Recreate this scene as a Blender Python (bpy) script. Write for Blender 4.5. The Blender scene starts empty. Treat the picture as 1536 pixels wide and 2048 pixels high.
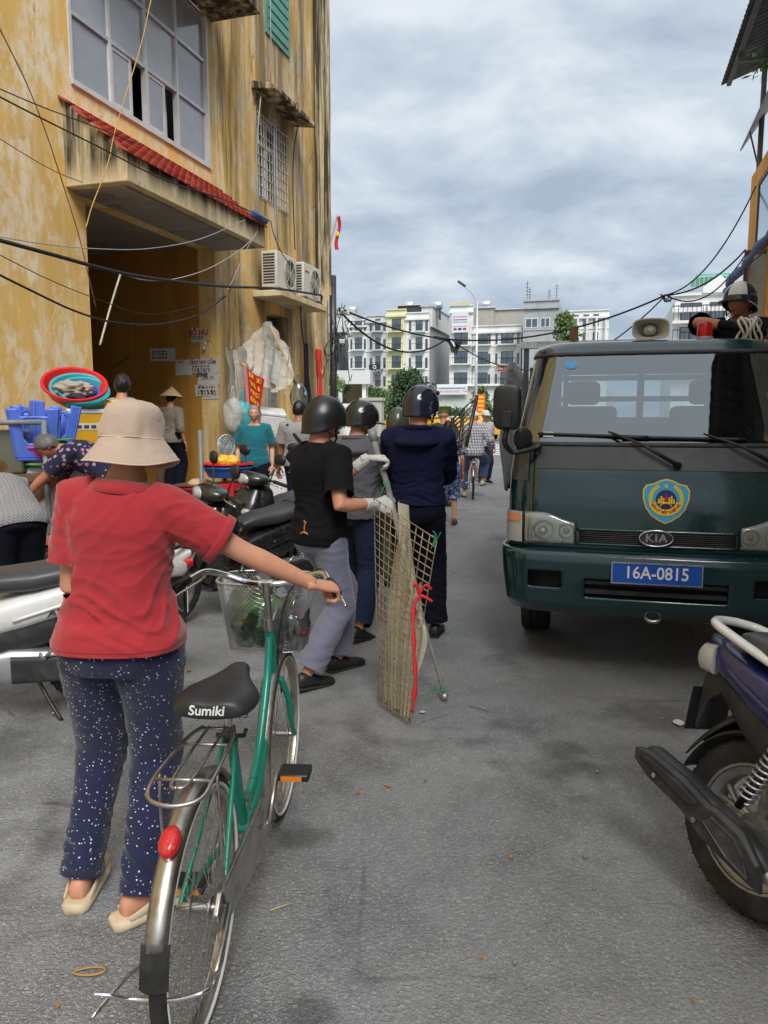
import bpy, bmesh, math, random
import numpy as np
from mathutils import Vector, Matrix, Quaternion, noise as mnoise
random.seed(7)
np.random.seed(7)
SC = bpy.context.scene
COL = SC.collection
rad = math.radians
# ------------------------------------------------------------------ camera
FPX = 1500.0                       # focal length in pixels of the 1536 x 2048 photograph
PITCH = math.atan(192 / 1500)      # horizon lies at y = 832
EYE = 1.55
cam_d = bpy.data.cameras.new('Camera')
cam_d.sensor_fit = 'HORIZONTAL'
cam_d.sensor_width = 36
cam_d.lens = 36 * FPX / 1536
cam_d.clip_start = 0.05
cam_d.clip_end = 3000
cam = bpy.data.objects.new('Camera', cam_d)
cam.location = (0, 0, EYE)
cam.rotation_euler = (rad(90) - PITCH, 0, 0)
COL.objects.link(cam)
SC.camera = cam
# ------------------------------------------------------------------ sky
SUN_EL, SUN_AZ = rad(48), rad(165)   # azimuth clockwise from +Y
world = bpy.data.worlds.new('World')
SC.world = world
world.use_nodes = True
wn, wl = world.node_tree.nodes, world.node_tree.links
wn.clear()
def wnode(t, **k):
  n = wn.new(t)
  for a, b in k.items():
    setattr(n, a, b)
  return n
w_out = wnode('ShaderNodeOutputWorld')
w_add = wnode('ShaderNodeMixShader')
w_sky = wnode('ShaderNodeTexSky', sky_type='NISHITA', sun_disc=False, sun_elevation=SUN_EL, sun_rotation=SUN_AZ)
w_sky.air_density = 1.0; w_sky.dust_density = 2.0
w_bg1 = wnode('ShaderNodeBackground'); w_bg1.inputs['Strength'].default_value = 0.06
wl.new(w_sky.outputs[0], w_bg1.inputs['Color'])
w_tc = wnode('ShaderNodeTexCoord')
w_sep = wnode('ShaderNodeSeparateXYZ'); wl.new(w_tc.outputs['Generated'], w_sep.inputs[0])
def wmath(op, a, b=None):
  n = wnode('ShaderNodeMath', operation=op)
  for i, v in enumerate((a, b)):
    if v is None: continue
    if isinstance(v, (int, float)): n.inputs[i].default_value = v
    else: wl.new(v, n.inputs[i])
  return n.outputs[0]
w_z = wmath('ADD', wmath('MAXIMUM', w_sep.outputs['Z'], 0.0), 0.30)
w_px = wmath('DIVIDE', w_sep.outputs['X'], w_z)
w_py = wmath('DIVIDE', w_sep.outputs['Y'], w_z)
w_cmb = wnode('ShaderNodeCombineXYZ')
wl.new(w_px, w_cmb.inputs[0]); wl.new(w_py, w_cmb.inputs[1])
w_n1 = wnode('ShaderNodeTexNoise'); w_n1.inputs['Scale'].default_value = 2.6
w_n1.inputs['Detail'].default_value = 9; w_n1.inputs['Roughness'].default_value = 0.56
w_n1.inputs['Distortion'].default_value = 0.25
w_map = wnode('ShaderNodeMapping'); w_map.inputs['Scale'].default_value = (1.0, 1.15, 1)
w_map.inputs['Rotation'].default_value = (0, 0, 0.35); w_map.inputs['Location'].default_value = (3.2, 1.4, 0)
wl.new(w_cmb.outputs[0], w_map.inputs[0]); wl.new(w_map.outputs[0], w_n1.inputs['Vector'])
w_ramp = wnode('ShaderNodeValToRGB')
cr = w_ramp.color_ramp
cr.elements[0].position = 0.30; cr.elements[0].color = (0.185, 0.225, 0.28, 1)
cr.elements[1].position = 0.72; cr.elements[1].color = (0.41, 0.43, 0.45, 1)
e = cr.elements.new(0.47); e.color = (0.27, 0.31, 0.355, 1)
e = cr.elements.new(0.57); e.color = (0.345, 0.375, 0.405, 1)
w_el = wmath('MULTIPLY', wmath('SUBTRACT', w_sep.outputs['Z'], 0.40), 0.50)   # cloud deck thins towards the zenith
w_sum = wmath('ADD', w_n1.outputs[0], w_el)
wl.new(w_sum, w_ramp.inputs[0])
w_n2 = wnode('ShaderNodeTexNoise'); w_n2.inputs['Scale'].default_value = 0.7; w_n2.inputs['Detail'].default_value = 4
wl.new(w_cmb.outputs[0], w_n2.inputs['Vector'])
w_bg2 = wnode('ShaderNodeBackground'); w_bg2.inputs['Strength'].default_value = 1.0
wl.new(w_ramp.outputs[0], w_bg2.inputs['Color'])
w_cov = wnode('ShaderNodeMapRange')
w_cov.inputs['From Min'].default_value = 0.30; w_cov.inputs['From Max'].default_value = 0.52
w_cov.inputs['To Min'].default_value = 0.86; w_cov.inputs['To Max'].default_value = 0.97
wl.new(w_n2.outputs[0], w_cov.inputs[0])
wl.new(w_cov.outputs[0], w_add.inputs[0])
wl.new(w_bg1.outputs[0], w_add.inputs[1]); wl.new(w_bg2.outputs[0], w_add.inputs[2])
wl.new(w_add.outputs[0], w_out.inputs['Surface'])
# ------------------------------------------------------------------ sun (overcast)
sun_d = bpy.data.lights.new('Sun', 'SUN'); sun_d.energy = 1.5; sun_d.angle = rad(28); sun_d.color = (1, 0.975, 0.94)
sun = bpy.data.objects.new('Sun', sun_d); COL.objects.link(sun)
sdir = Vector((math.sin(SUN_AZ) * math.cos(SUN_EL), math.cos(SUN_AZ) * math.cos(SUN_EL), math.sin(SUN_EL)))
sun.rotation_euler = sdir.to_track_quat('Z', 'Y').to_euler()
SC.view_settings.view_transform = 'Standard'
SC.view_settings.look = 'None'
SC.view_settings.exposure = 1.16
SC.view_settings.gamma = 1
SC.render.film_transparent = False
SC.cycles.max_bounces = 7
SC.cycles.transparent_max_bounces = 16
SC.cycles.use_denoising = True

# ------------------------------------------------------------------ geometry helpers
def ray(x, y):
  a = (x - 768) / FPX; b = -(y - 1024) / FPX
  return Vector((a, math.cos(PITCH) + b * math.sin(PITCH), -math.sin(PITCH) + b * math.cos(PITCH)))
def G(x, y, z=0.0):                       # where the line of sight meets a level surface
  d = ray(x, y); t = (z - EYE) / d.z
  return Vector((d.x * t, d.y * t, z))
def P(x, y, Y):                           # point at distance Y in front
  d = ray(x, y); t = Y / d.y
  return Vector((d.x * t, Y, EYE + d.z * t))
STREET = math.atan((1215 - 768) / 1500)   # the street runs this far to the right of the view
SU = Vector((math.sin(STREET), math.cos(STREET), 0)); SN = Vector((math.cos(STREET), -math.sin(STREET), 0))
def SF(u, lat, z=0.0):                    # street frame: u along, lat to the right
  return SU * u + SN * lat + Vector((0, 0, z))
STREET_RZ = math.pi / 2 - STREET          # local X along the street, local Y to its left
def smooth01(x):
  x = max(0.0, min(1.0, x)); return x * x * (3 - 2 * x)
def lerp(a, b, t): return a + (b - a) * t

class MB:
  """collects geometry for one mesh object"""
  def __init__(s): s.v = []; s.f = []; s.m = []; s.cur = 0
  def add(s, vs, fs, mi=None):
    o = len(s.v); s.v += [tuple(v) for v in vs]
    s.f += [tuple(i + o for i in f) for f in fs]
    s.m += [s.cur if mi is None else mi] * len(fs); return s
  def box(s, c, size, rot=None, taper=None):
    hx, hy, hz = size[0] / 2, size[1] / 2, size[2] / 2
    vs = []
    for z in (-hz, hz):
      k = 1 if (taper is None or z < 0) else taper
      for x, y in ((-hx, -hy), (hx, -hy), (hx, hy), (-hx, hy)):
        p = Vector((x * k, y * k, z))
        if rot is not None: p = rot @ p
        vs.append(p + Vector(c))
    return s.add(vs, [(3, 2, 1, 0), (4, 5, 6, 7), (0, 1, 5, 4), (1, 2, 6, 5), (2, 3, 7, 6), (3, 0, 4, 7)])
  def b2(s, x0, x1, y0, y1, z0, z1):
    return s.box(((x0 + x1) / 2, (y0 + y1) / 2, (z0 + z1) / 2), (abs(x1 - x0), abs(y1 - y0), abs(z1 - z0)))
  def rings(s, rings, cap=True, closed=True):
    n = len(rings[0]); vs = [p for r in rings for p in r]; fs = []
    m = n if closed else n - 1
    for i in range(len(rings) - 1):
      for j in range(m):
        k = (j + 1) % n
        fs.append((i * n + j, i * n + k, (i + 1) * n + k, (i + 1) * n + j))
    if cap:
      fs.append(tuple(range(n - 1, -1, -1))); o = (len(rings) - 1) * n
      fs.append(tuple(range(o, o + n)))
    return s.add(vs, fs)
  def tube(s, pts, r, n=8, cap=True, loop=False, up=None):
    pts = [Vector(p) for p in pts]
    if isinstance(r, (int, float)): r = [r] * len(pts)
    L = len(pts); tans = []
    for i in range(L):
      if loop: t = pts[(i + 1) % L] - pts[i - 1]
      elif i == 0: t = pts[1] - pts[0]
      elif i == L - 1: t = pts[-1] - pts[-2]
      else: t = (pts[i + 1] - pts[i]).normalized() + (pts[i] - pts[i - 1]).normalized()
      if t.length < 1e-9: t = Vector((0, 0, 1))
      tans.append(t.normalized())
    nrm = up and Vector(up) or (Vector((0, 0, 1)) if abs(tans[0].z) < 0.9 else Vector((1, 0, 0)))
    rr = []
    for i in range(L):
      nrm = (nrm - tans[i] * nrm.dot(tans[i]))
      if nrm.length < 1e-6: nrm = tans[i].orthogonal()
      nrm.normalize(); bi = tans[i].cross(nrm)
      ri = r[i]
      ra, rb = ri if isinstance(ri, (tuple, list)) else (ri, ri)
      rr.append([pts[i] + nrm * (math.sin(2 * math.pi * k / n) * rb) + bi * (math.cos(2 * math.pi * k / n) * ra) for k in range(n)])
    if loop:
      rr.append(rr[0]); return s.rings(rr, cap=False)
    return s.rings(rr, cap=cap)
  def cyl(s, p0, p1, r0, r1=None, n=16): return s.tube([p0, p1], [r0, r0 if r1 is None else r1], n)
  def lathe(s, prof, n=24, axis='Z', c=(0, 0, 0), sx=1, sy=1, cap=False):
    rr = []
    for (r, h) in prof:
      ring = []
      for k in range(n):
        a = 2 * math.pi * k / n
        x, y = math.cos(a) * r * sx, math.sin(a) * r * sy
        p = (x, y, h) if axis == 'Z' else ((h, x, y) if axis == 'X' else (y, h, x))
        ring.append(Vector(p) + Vector(c))
      rr.append(ring)
    return s.rings(rr, cap=cap)
  def torus(s, c, R, r, n=32, m=8, axis='Y', rb=None):
    pts = []
    for k in range(n):
      a = 2 * math.pi * k / n
      ca, sa = math.cos(a) * R, math.sin(a) * R
      pts.append(Vector(c) + Vector({'Y': (ca, 0, sa), 'X': (0, ca, sa), 'Z': (ca, sa, 0)}[axis]))
    return s.tube(pts, [(r, rb or r)] * n, m, loop=True, up={'Y': (0, 1, 0), 'X': (1, 0, 0), 'Z': (0, 0, 1)}[axis])
  def sphere(s, c, r, nu=16, nv=10, sc=(1, 1, 1), rot=None):
    rr = []
    for i in range(nv + 1):
      ph = -math.pi / 2 + math.pi * i / nv
      ring = []
      for k in range(nu):
        a = 2 * math.pi * k / nu
        p = Vector((math.cos(ph) * math.cos(a) * r * sc[0], math.cos(ph) * math.sin(a) * r * sc[1], math.sin(ph) * r * sc[2]))
        if rot is not None: p = rot @ p
        ring.append(p + Vector(c))
      rr.append(ring)
    return s.rings(rr, cap=False)
  def prism(s, outline, h0, h1, plane='XY'):
    """outline extruded; plane XZ extrudes along Y, YZ along X"""
    def mk(a, b, h):
      return {'XY': (a, b, h), 'XZ': (a, h, b), 'YZ': (h, a, b)}[plane]
    n = len(outline)
    vs = [mk(a, b, h0) for a, b in outline] + [mk(a, b, h1) for a, b in outline]
    fs = [tuple(range(n - 1, -1, -1)), tuple(range(n, 2 * n))]
    fs += [(i, (i + 1) % n, n + (i + 1) % n, n + i) for i in range(n)]
    return s.add(vs, fs)
  def grid(s, fn, nu, nv):
    vs = [fn(i / nu, j / nv) for j in range(nv + 1) for i in range(nu + 1)]
    fs = [(j * (nu + 1) + i, j * (nu + 1) + i + 1, (j + 1) * (nu + 1) + i + 1, (j + 1) * (nu + 1) + i) for j in range(nv) for i in range(nu)]
    return s.add(vs, fs)
  def xform(s, M, start=0):
    s.v = s.v[:start] + [tuple(M @ Vector(v)) for v in s.v[start:]]; return s
  def mesh(s, name, mats, smooth=False, fix=True):
    me = bpy.data.meshes.new(name)
    me.from_pydata(s.v, [], s.f)
    if not isinstance(mats, (list, tuple)): mats = [mats]
    for m in mats: me.materials.append(M(m) if isinstance(m, str) else m)
    if len(mats) > 1: me.polygons.foreach_set('material_index', s.m)
    if fix:
      bm = bmesh.new(); bm.from_mesh(me); bmesh.ops.recalc_face_normals(bm, faces=bm.faces); bm.to_mesh(me); bm.free()
    if smooth:
      me.polygons.foreach_set('use_smooth', [True] * len(me.polygons))
      if smooth is not True: me.set_sharp_from_angle(angle=rad(smooth))
    me.update(); return me
  def build(s, name, mats, parent=None, smooth=False, bevel=0, fix=True, loc=None):
    o = bpy.data.objects.new(name, s.mesh(name, mats, smooth, fix)); COL.objects.link(o)
    if parent is not None: o.parent = parent
    if loc is not None: o.location = loc
    if bevel:
      b = o.modifiers.new('bevel', 'BEVEL'); b.width = bevel; b.segments = 2; b.limit_method = 'ANGLE'; b.angle_limit = rad(35)
      if not smooth:
        o.data.polygons.foreach_set('use_smooth', [True] * len(o.data.polygons)); o.data.set_sharp_from_angle(angle=rad(40))
    return o
def thing(name, label, cat, loc=(0, 0, 0), rz=0.0, group=None):
  o = bpy.data.objects.new(name, None); o.empty_display_size = 0.1; COL.objects.link(o)
  o.location = loc
  if isinstance(rz, (int, float)): o.rotation_euler = (0, 0, rz)
  else: o.rotation_euler = rz
  return tag(o, label, cat, group)
def tag(o, label=None, cat=None, group=None, kind=None):
  if label: o['label'] = label
  if cat: o['category'] = cat
  if group: o['group'] = group
  if kind: o['kind'] = kind
  return o
def copy_part(o, parent, loc=None, rot=None, scale=None):
  c = o.copy(); COL.objects.link(c); c.parent = parent
  if loc is not None: c.location = loc
  if rot is not None: c.rotation_euler = rot
  if scale is not None: c.scale = scale
  return c
def curve_pts(pts, k=8):
  """Catmull-Rom through points"""
  pts = [Vector(p) for p in pts]; out = []
  q = [pts[0] * 2 - pts[1]] + pts + [pts[-1] * 2 - pts[-2]]
  for i in range(1, len(q) - 2):
    for j in range(k):
      t = j / k
      p0, p1, p2, p3 = q[i - 1], q[i], q[i + 1], q[i + 2]
      out.append(0.5 * ((2 * p1) + (p2 - p0) * t + (2 * p0 - 5 * p1 + 4 * p2 - p3) * t * t + (3 * p1 - p0 - 3 * p2 + p3) * t ** 3))
  out.append(pts[-1]); return out
def text_mesh(txt, size, mat, name='lettering', parent=None, M4=None, extrude=0.001, bold=0.0, align='CENTER', space=1.0, shear=0.0, sx=1.0):
  cu = bpy.data.curves.new(name, 'FONT'); cu.body = txt; cu.size = size; cu.extrude = extrude; cu.offset = bold
  cu.align_x = align; cu.align_y = 'CENTER'; cu.resolution_u = 3; cu.space_character = space; cu.shear = shear
  to = bpy.data.objects.new('tmp', cu); COL.objects.link(to)
  dg = bpy.context.evaluated_depsgraph_get()
  me = bpy.data.meshes.new_from_object(to.evaluated_get(dg))
  bpy.data.objects.remove(to); bpy.data.curves.remove(cu)
  me.name = name
  if sx != 1: me.transform(Matrix.Diagonal((sx, 1, 1, 1)))
  me.materials.clear(); me.materials.append(M(mat) if isinstance(mat, str) else mat)
  o = bpy.data.objects.new(name, me); COL.objects.link(o)
  if M4 is not None: me.transform(M4)
  if parent is not None: o.parent = parent
  return o
def frame_m(origin, xaxis, yaxis):
  x = Vector(xaxis).normalized(); y = Vector(yaxis); y = (y - x * y.dot(x)).normalized(); z = x.cross(y)
  return Matrix(((x.x, y.x, z.x, origin[0]), (x.y, y.y, z.y, origin[1]), (x.z, y.z, z.z, origin[2]), (0, 0, 0, 1)))

# ------------------------------------------------------------------ materials
MATS = {}
def M(n): return MATS[n]
class NT:
  def __init__(s, name):
    s.m = bpy.data.materials.new(name); s.m.use_nodes = True
    s.t = s.m.node_tree; s.n = s.t.nodes; s.l = s.t.links
    s.b = s.n['Principled BSDF']; s.tc = s.n.new('ShaderNodeTexCoord'); MATS[name] = s.m
  def node(s, t, **k):
    n = s.n.new(t)
    for a, b in k.items(): setattr(n, a, b)
    return n
  def inp(s, sock, v):
    if v is None: return
    if hasattr(v, 'is_output') or isinstance(v, bpy.types.NodeSocket): s.l.new(v, sock)
    elif isinstance(v, (tuple, list)) and sock.type == 'RGBA': sock.default_value = (*v[:3], 1)
    else: sock.default_value = v
  def mapped(s, scale=(1, 1, 1), loc=(0, 0, 0), rot=(0, 0, 0), src='Object'):
    mp = s.node('ShaderNodeMapping'); s.l.new(s.tc.outputs[src], mp.inputs[0])
    mp.inputs['Scale'].default_value = scale; mp.inputs['Location'].default_value = loc; mp.inputs['Rotation'].default_value = rot
    return mp.outputs[0]
  def noise(s, scale, detail=4, rough=0.55, vec=None, dist=0.0):
    n = s.node('ShaderNodeTexNoise'); n.inputs['Scale'].default_value = scale; n.inputs['Detail'].default_value = detail
    n.inputs['Roughness'].default_value = rough; n.inputs['Distortion'].default_value = dist
    s.l.new(vec if vec is not None else s.tc.outputs['Object'], n.inputs['Vector']); return n.outputs[0]
  def vor(s, scale, vec=None, feature='F1', out=0, rnd=1.0):
    n = s.node('ShaderNodeTexVoronoi', feature=feature); n.inputs['Scale'].default_value = scale
    if 'Randomness' in n.inputs: n.inputs['Randomness'].default_value = rnd
    s.l.new(vec if vec is not None else s.tc.outputs['Object'], n.inputs['Vector']); return n.outputs[out]
  def ramp(s, v, stops, interp='LINEAR'):
    n = s.node('ShaderNodeValToRGB'); n.color_ramp.interpolation = interp; c = n.color_ramp
    while len(c.elements) < len(stops): c.elements.new(0.5)
    for e, (p, col) in zip(c.elements, stops):
      e.position = p; e.color = (col, col, col, 1) if isinstance(col, (int, float)) else (*col[:3], 1)
    s.l.new(v, n.inputs[0]); return n.outputs[0]
  def mix(s, f, a, b, mode='MIX'):
    n = s.node('ShaderNodeMix', data_type='RGBA', blend_type=mode)
    s.inp(n.inputs[0], f); s.inp(n.inputs[6], a); s.inp(n.inputs[7], b); return n.outputs[2]
  def math(s, op, a, b=None, clamp=False):
    n = s.node('ShaderNodeMath', operation=op, use_clamp=clamp); s.inp(n.inputs[0], a)
    if b is not None: s.inp(n.inputs[1], b)
    return n.outputs[0]
  def sep(s, vec):
    n = s.node('ShaderNodeSeparateXYZ'); s.l.new(vec, n.inputs[0]); return n.outputs
  def bump(s, h, strength=0.3, dist=0.01):
    n = s.node('ShaderNodeBump'); n.inputs['Strength'].default_value = strength; n.inputs['Distance'].default_value = dist
    s.l.new(h, n.inputs['Height']); s.l.new(n.outputs[0], s.b.inputs['Normal']); return n
  def set(s, **k):
    for a, v in k.items():
      s.inp(s.b.inputs[{'col': 'Base Color', 'rough': 'Roughness', 'metal': 'Metallic', 'trans': 'Transmission Weight', 'coat': 'Coat Weight',
               'spec': 'Specular IOR Level', 'sheen': 'Sheen Weight', 'alpha': 'Alpha', 'ior': 'IOR', 'emit': 'Emission Color', 'estr': 'Emission Strength', 'sss': 'Subsurface Weight'}[a]], v)
    return s
def pbr(name, col, rough=0.5, metal=0.0, var=0.12, vs=6.0, bump=0.0, bs=60.0, coat=0.0, spec=None, dirt=None, dirt_amt=0.5, dscale=3.0, rvar=0.12):
  t = NT(name)
  n = t.noise(vs, 5, 0.6)
  c = t.mix(t.ramp(n, [(0.3, 0.0), (0.7, 1.0)]), tuple(x * (1 - var) for x in col), tuple(min(1, x * (1 + var)) for x in col))
  if dirt is not None:
    d = t.noise(dscale, 7, 0.68)
    c = t.mix(t.math('MULTIPLY', t.ramp(d, [(0.47, 0.0), (0.66, 1.0)]), dirt_amt), c, dirt)
  t.set(col=c, metal=metal, coat=coat)
  r = t.ramp(t.noise(vs * 2.3, 4, 0.6), [(0.3, max(0.02, rough - rvar)), (0.7, min(1, rough + rvar))])
  t.set(rough=r)
  if spec is not None: t.set(spec=spec)
  if bump: t.bump(t.noise(bs, 4, 0.6), bump, 0.004)
  return t.m
def cloth(name, col, rough=0.9, var=0.12, weave=900, fold=0.35, fs=9.0, sheen=0.25):
  t = NT(name)
  n = t.noise(7, 5, 0.6)
  c = t.mix(n, tuple(x * (1 - var) for x in col), tuple(min(1, x * (1 + var)) for x in col))
  t.set(col=c, rough=rough, sheen=sheen if max(col) > 0.15 else 0.01, spec=0.25 if max(col) > 0.15 else 0.10)
  w = t.noise(weave, 2, 0.5); f = t.noise(fs, 5, 0.55, dist=1.2)
  h = t.math('ADD', t.math('MULTIPLY', w, 0.06), f)
  t.bump(h, fold, 0.02)
  return t
def S(r, g, b, k=1.0):
  f = lambda c: (c / 12.92 if c <= 0.04045 else ((c + 0.055) / 1.055) ** 2.4)
  return tuple(min(0.95, f(c / 255) * k) for c in (r, g, b))
# ------------------------------------------------------------------ people
def rotm(yaw=0, lean=0, roll=0):
  return Matrix.Rotation(yaw, 3, 'Z') @ Matrix.Rotation(-lean, 3, 'X') @ Matrix.Rotation(roll, 3, 'Y')
def ik(a, b, l1, l2, pole):
  d = b - a; L = d.length
  if L > (l1 + l2) * 0.999:
    b = a + d.normalized() * (l1 + l2) * 0.999; d = b - a; L = d.length
  x = (l1 * l1 - l2 * l2 + L * L) / (2 * L); hgt = math.sqrt(max(0, l1 * l1 - x * x))
  n = d.normalized(); p = Vector(pole); p = (p - n * p.dot(n))
  if p.length < 1e-6: p = n.orthogonal()
  return a + n * x + p.normalized() * hgt, b
def remeshed(mb, voxel, it=4):
  me = bpy.data.meshes.new('t'); me.from_pydata(mb.v, [], mb.f)
  bm = bmesh.new(); bm.from_mesh(me); bmesh.ops.recalc_face_normals(bm, faces=bm.faces); bm.to_mesh(me); bm.free()
  o = bpy.data.objects.new('t', me); COL.objects.link(o)
  r = o.modifiers.new('r', 'REMESH'); r.mode = 'VOXEL'; r.voxel_size = voxel
  if it:
    sm = o.modifiers.new('s', 'SMOOTH'); sm.factor = 0.6; sm.iterations = it
  dg = bpy.context.evaluated_depsgraph_get()
  out = bpy.data.meshes.new_from_object(o.evaluated_get(dg))
  bpy.data.objects.remove(o); bpy.data.meshes.remove(me)
  return out
def cut(me, cuts):
  bm = bmesh.new(); bm.from_mesh(me)
  for (co, no, r, near) in cuts:
    co, no = Vector(co), Vector(no).normalized()
    fs = []
    for f in bm.faces:
      d = f.calc_center_median() - co; h = d.dot(no)
      if h > -near and h < 0.095 and (d - no * h).length < r: fs.append(f)
    if not fs: continue
    geo = set(fs)
    for f in fs: geo.update(f.edges); geo.update(f.verts)
    bmesh.ops.bisect_plane(bm, geom=list(geo), plane_co=co, plane_no=no, clear_outer=True)
  bm.to_mesh(me); bm.free()
def displace(me, fn):
  me.update()
  n = len(me.vertices); co = np.empty(n * 3); me.vertices.foreach_get('co', co); co = co.reshape(-1, 3)
  no = np.empty(n * 3); me.vertex_normals.foreach_get('vector', no); no = no.reshape(-1, 3)
  d = np.array([fn(Vector(c)) for c in co]); co = co + no * d[:, None]
  me.vertices.foreach_set('co', co.ravel()); me.update()
def link_mesh(name, me, mats, parent):
  me.name = name; me.materials.clear()
  for m in (mats if isinstance(mats, (list, tuple)) else [mats]): me.materials.append(M(m) if isinstance(m, str) else m)
  me.polygons.foreach_set('use_smooth', [True] * len(me.polygons))
  o = bpy.data.objects.new(name, me); COL.objects.link(o); o.parent = parent; return o
def head_pt(th, ph, k=1.0):
  """surface of a head, face towards +y; th around from +x, ph latitude"""
  x = 0.0755 * math.cos(ph) * math.cos(th); y = 0.097 * math.cos(ph) * math.sin(th); z = 0.117 * math.sin(ph)
  if z < 0.0:
    t = smooth01(-z / 0.117); x *= 1 - 0.30 * t
    if y < 0: y *= 1 - 0.38 * t
    else: y *= 1 - 0.02 * t
  if z < -0.05 and y > 0: z = -0.05 + (z + 0.05) * 0.95
  if y > 0:
    g = lambda cx, cz, sx, sz: math.exp(-((x - cx) / sx) ** 2 - ((z - cz) / sz) ** 2)
    y += 0.021 * g(0, -0.030, 0.012, 0.017) + 0.010 * g(0, -0.008, 0.009, 0.022) + 0.005 * g(0, 0.026, 0.045, 0.012)
    y -= 0.010 * (g(0.031, 0.003, 0.016, 0.011) + g(-0.031, 0.003, 0.016, 0.011))
    y += 0.007 * g(0, -0.064, 0.022, 0.011) + 0.010 * g(0, -0.100, 0.025, 0.014) + 0.004 * (g(0.045, -0.028, 0.02, 0.02) + g(-0.045, -0.028, 0.02, 0.02))
    y -= 0.004 * g(0, -0.082, 0.03, 0.006)
  return Vector((x * k, y * k, z * k))
def head_grid(fn, nu=40, nv=28):
  return [[fn(2 * math.pi * j / nu, -math.pi / 2 + math.pi * (i + 0.001) / (nv + 0.002)) for j in range(nu)] for i in range(nv + 1)]
def hand(mb, wrist, fwd, back, thumb, curl=0.5, s=1.0, spread=0.1, fat=1.0):
  Y = Vector(fwd).normalized(); Z = Vector(back); Z = (Z - Y * Z.dot(Y)).normalized(); X = Y.cross(Z)
  T = lambda x, y, z: wrist + X * x * s + Y * y * s + Z * z * s
  rr = []
  for (y, w, h) in ((-0.03, 0.026, 0.020), (0.0, 0.027, 0.019), (0.03, 0.036, 0.0175), (0.06, 0.041, 0.0155), (0.088, 0.040, 0.013), (0.098, 0.036, 0.009)):
    rr.append([T(math.cos(a) * w * fat, y, math.sin(a) * h * fat) for a in (2 * math.pi * k / 12 for k in range(12))])
  mb.rings(rr)
  def chain(p, d, ax, lens, bends, rads):
    pts = [p - d * 0.014 * s, p]; q = p.copy()
    for l, b in zip(lens, bends):
      d = Matrix.Rotation(b, 3, ax) @ d; q = q + d * l * s; pts.append(q.copy())
    pts.append(q + d * 0.003 * s)
    mb.tube(pts, [r * s * fat for r in rads], 8)
  for i, (x, l) in enumerate(((-0.0305, 0.92), (-0.0105, 1.0), (0.0100, 0.95), (0.0295, 0.78))):
    if thumb > 0: x = -x
    d = (Y + X * (x * spread * 30)).normalized()
    ax = -X
    chain(T(x, 0.088, 0.0), d, ax, (0.042 * l, 0.026 * l, 0.021 * l), (curl * 1.1, curl * 1.35, curl * 0.9), (0.0095, 0.0098, 0.0092, 0.0085, 0.0075, 0.003))
  d = (X * thumb * 0.75 + Y * 0.72 - Z * 0.25).normalized()
  chain(T(thumb * 0.024, 0.022, -0.006), d, Z * thumb, (0.042, 0.032, 0.026), (0.05 + curl * 0.2, curl * 0.45 + 0.1, curl * 0.5), (0.0125, 0.0125, 0.0112, 0.0100, 0.0085, 0.0035))
def shoe_rings(ank, yaw, pitch, s, k=1.0, low=False):
  Rm = Matrix.Rotation(yaw, 3, 'Z') @ Matrix.Rotation(-pitch, 3, 'X')
  rr = []
  secs = [(-0.068, 0.018, 0.055, 0.0), (-0.058, 0.030, 0.080, 0.0), (-0.02, 0.035, 0.092, 0), (0.03, 0.036, 0.082, 0), (0.07, 0.041, 0.062, 0), (0.115, 0.046, 0.048, 0), (0.155, 0.043, 0.040, 0.002), (0.182, 0.030, 0.032, 0.006), (0.193, 0.012, 0.022, 0.010)]
  for (y, w, h, z0) in secs:
    ring = []
    for a in range(14):
      an = 2 * math.pi * a / 14
      x = math.copysign(abs(math.cos(an)) ** 0.75, math.cos(an)) * w * k; z = (math.sin(an) + 1) / 2
      zz = z0 + (h * k - z0) * z
      ring.append(ank + Rm @ Vector((x * s, y * s * k, (zz - 0.085) * s)))
    rr.append(ring)
  return rr
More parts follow.
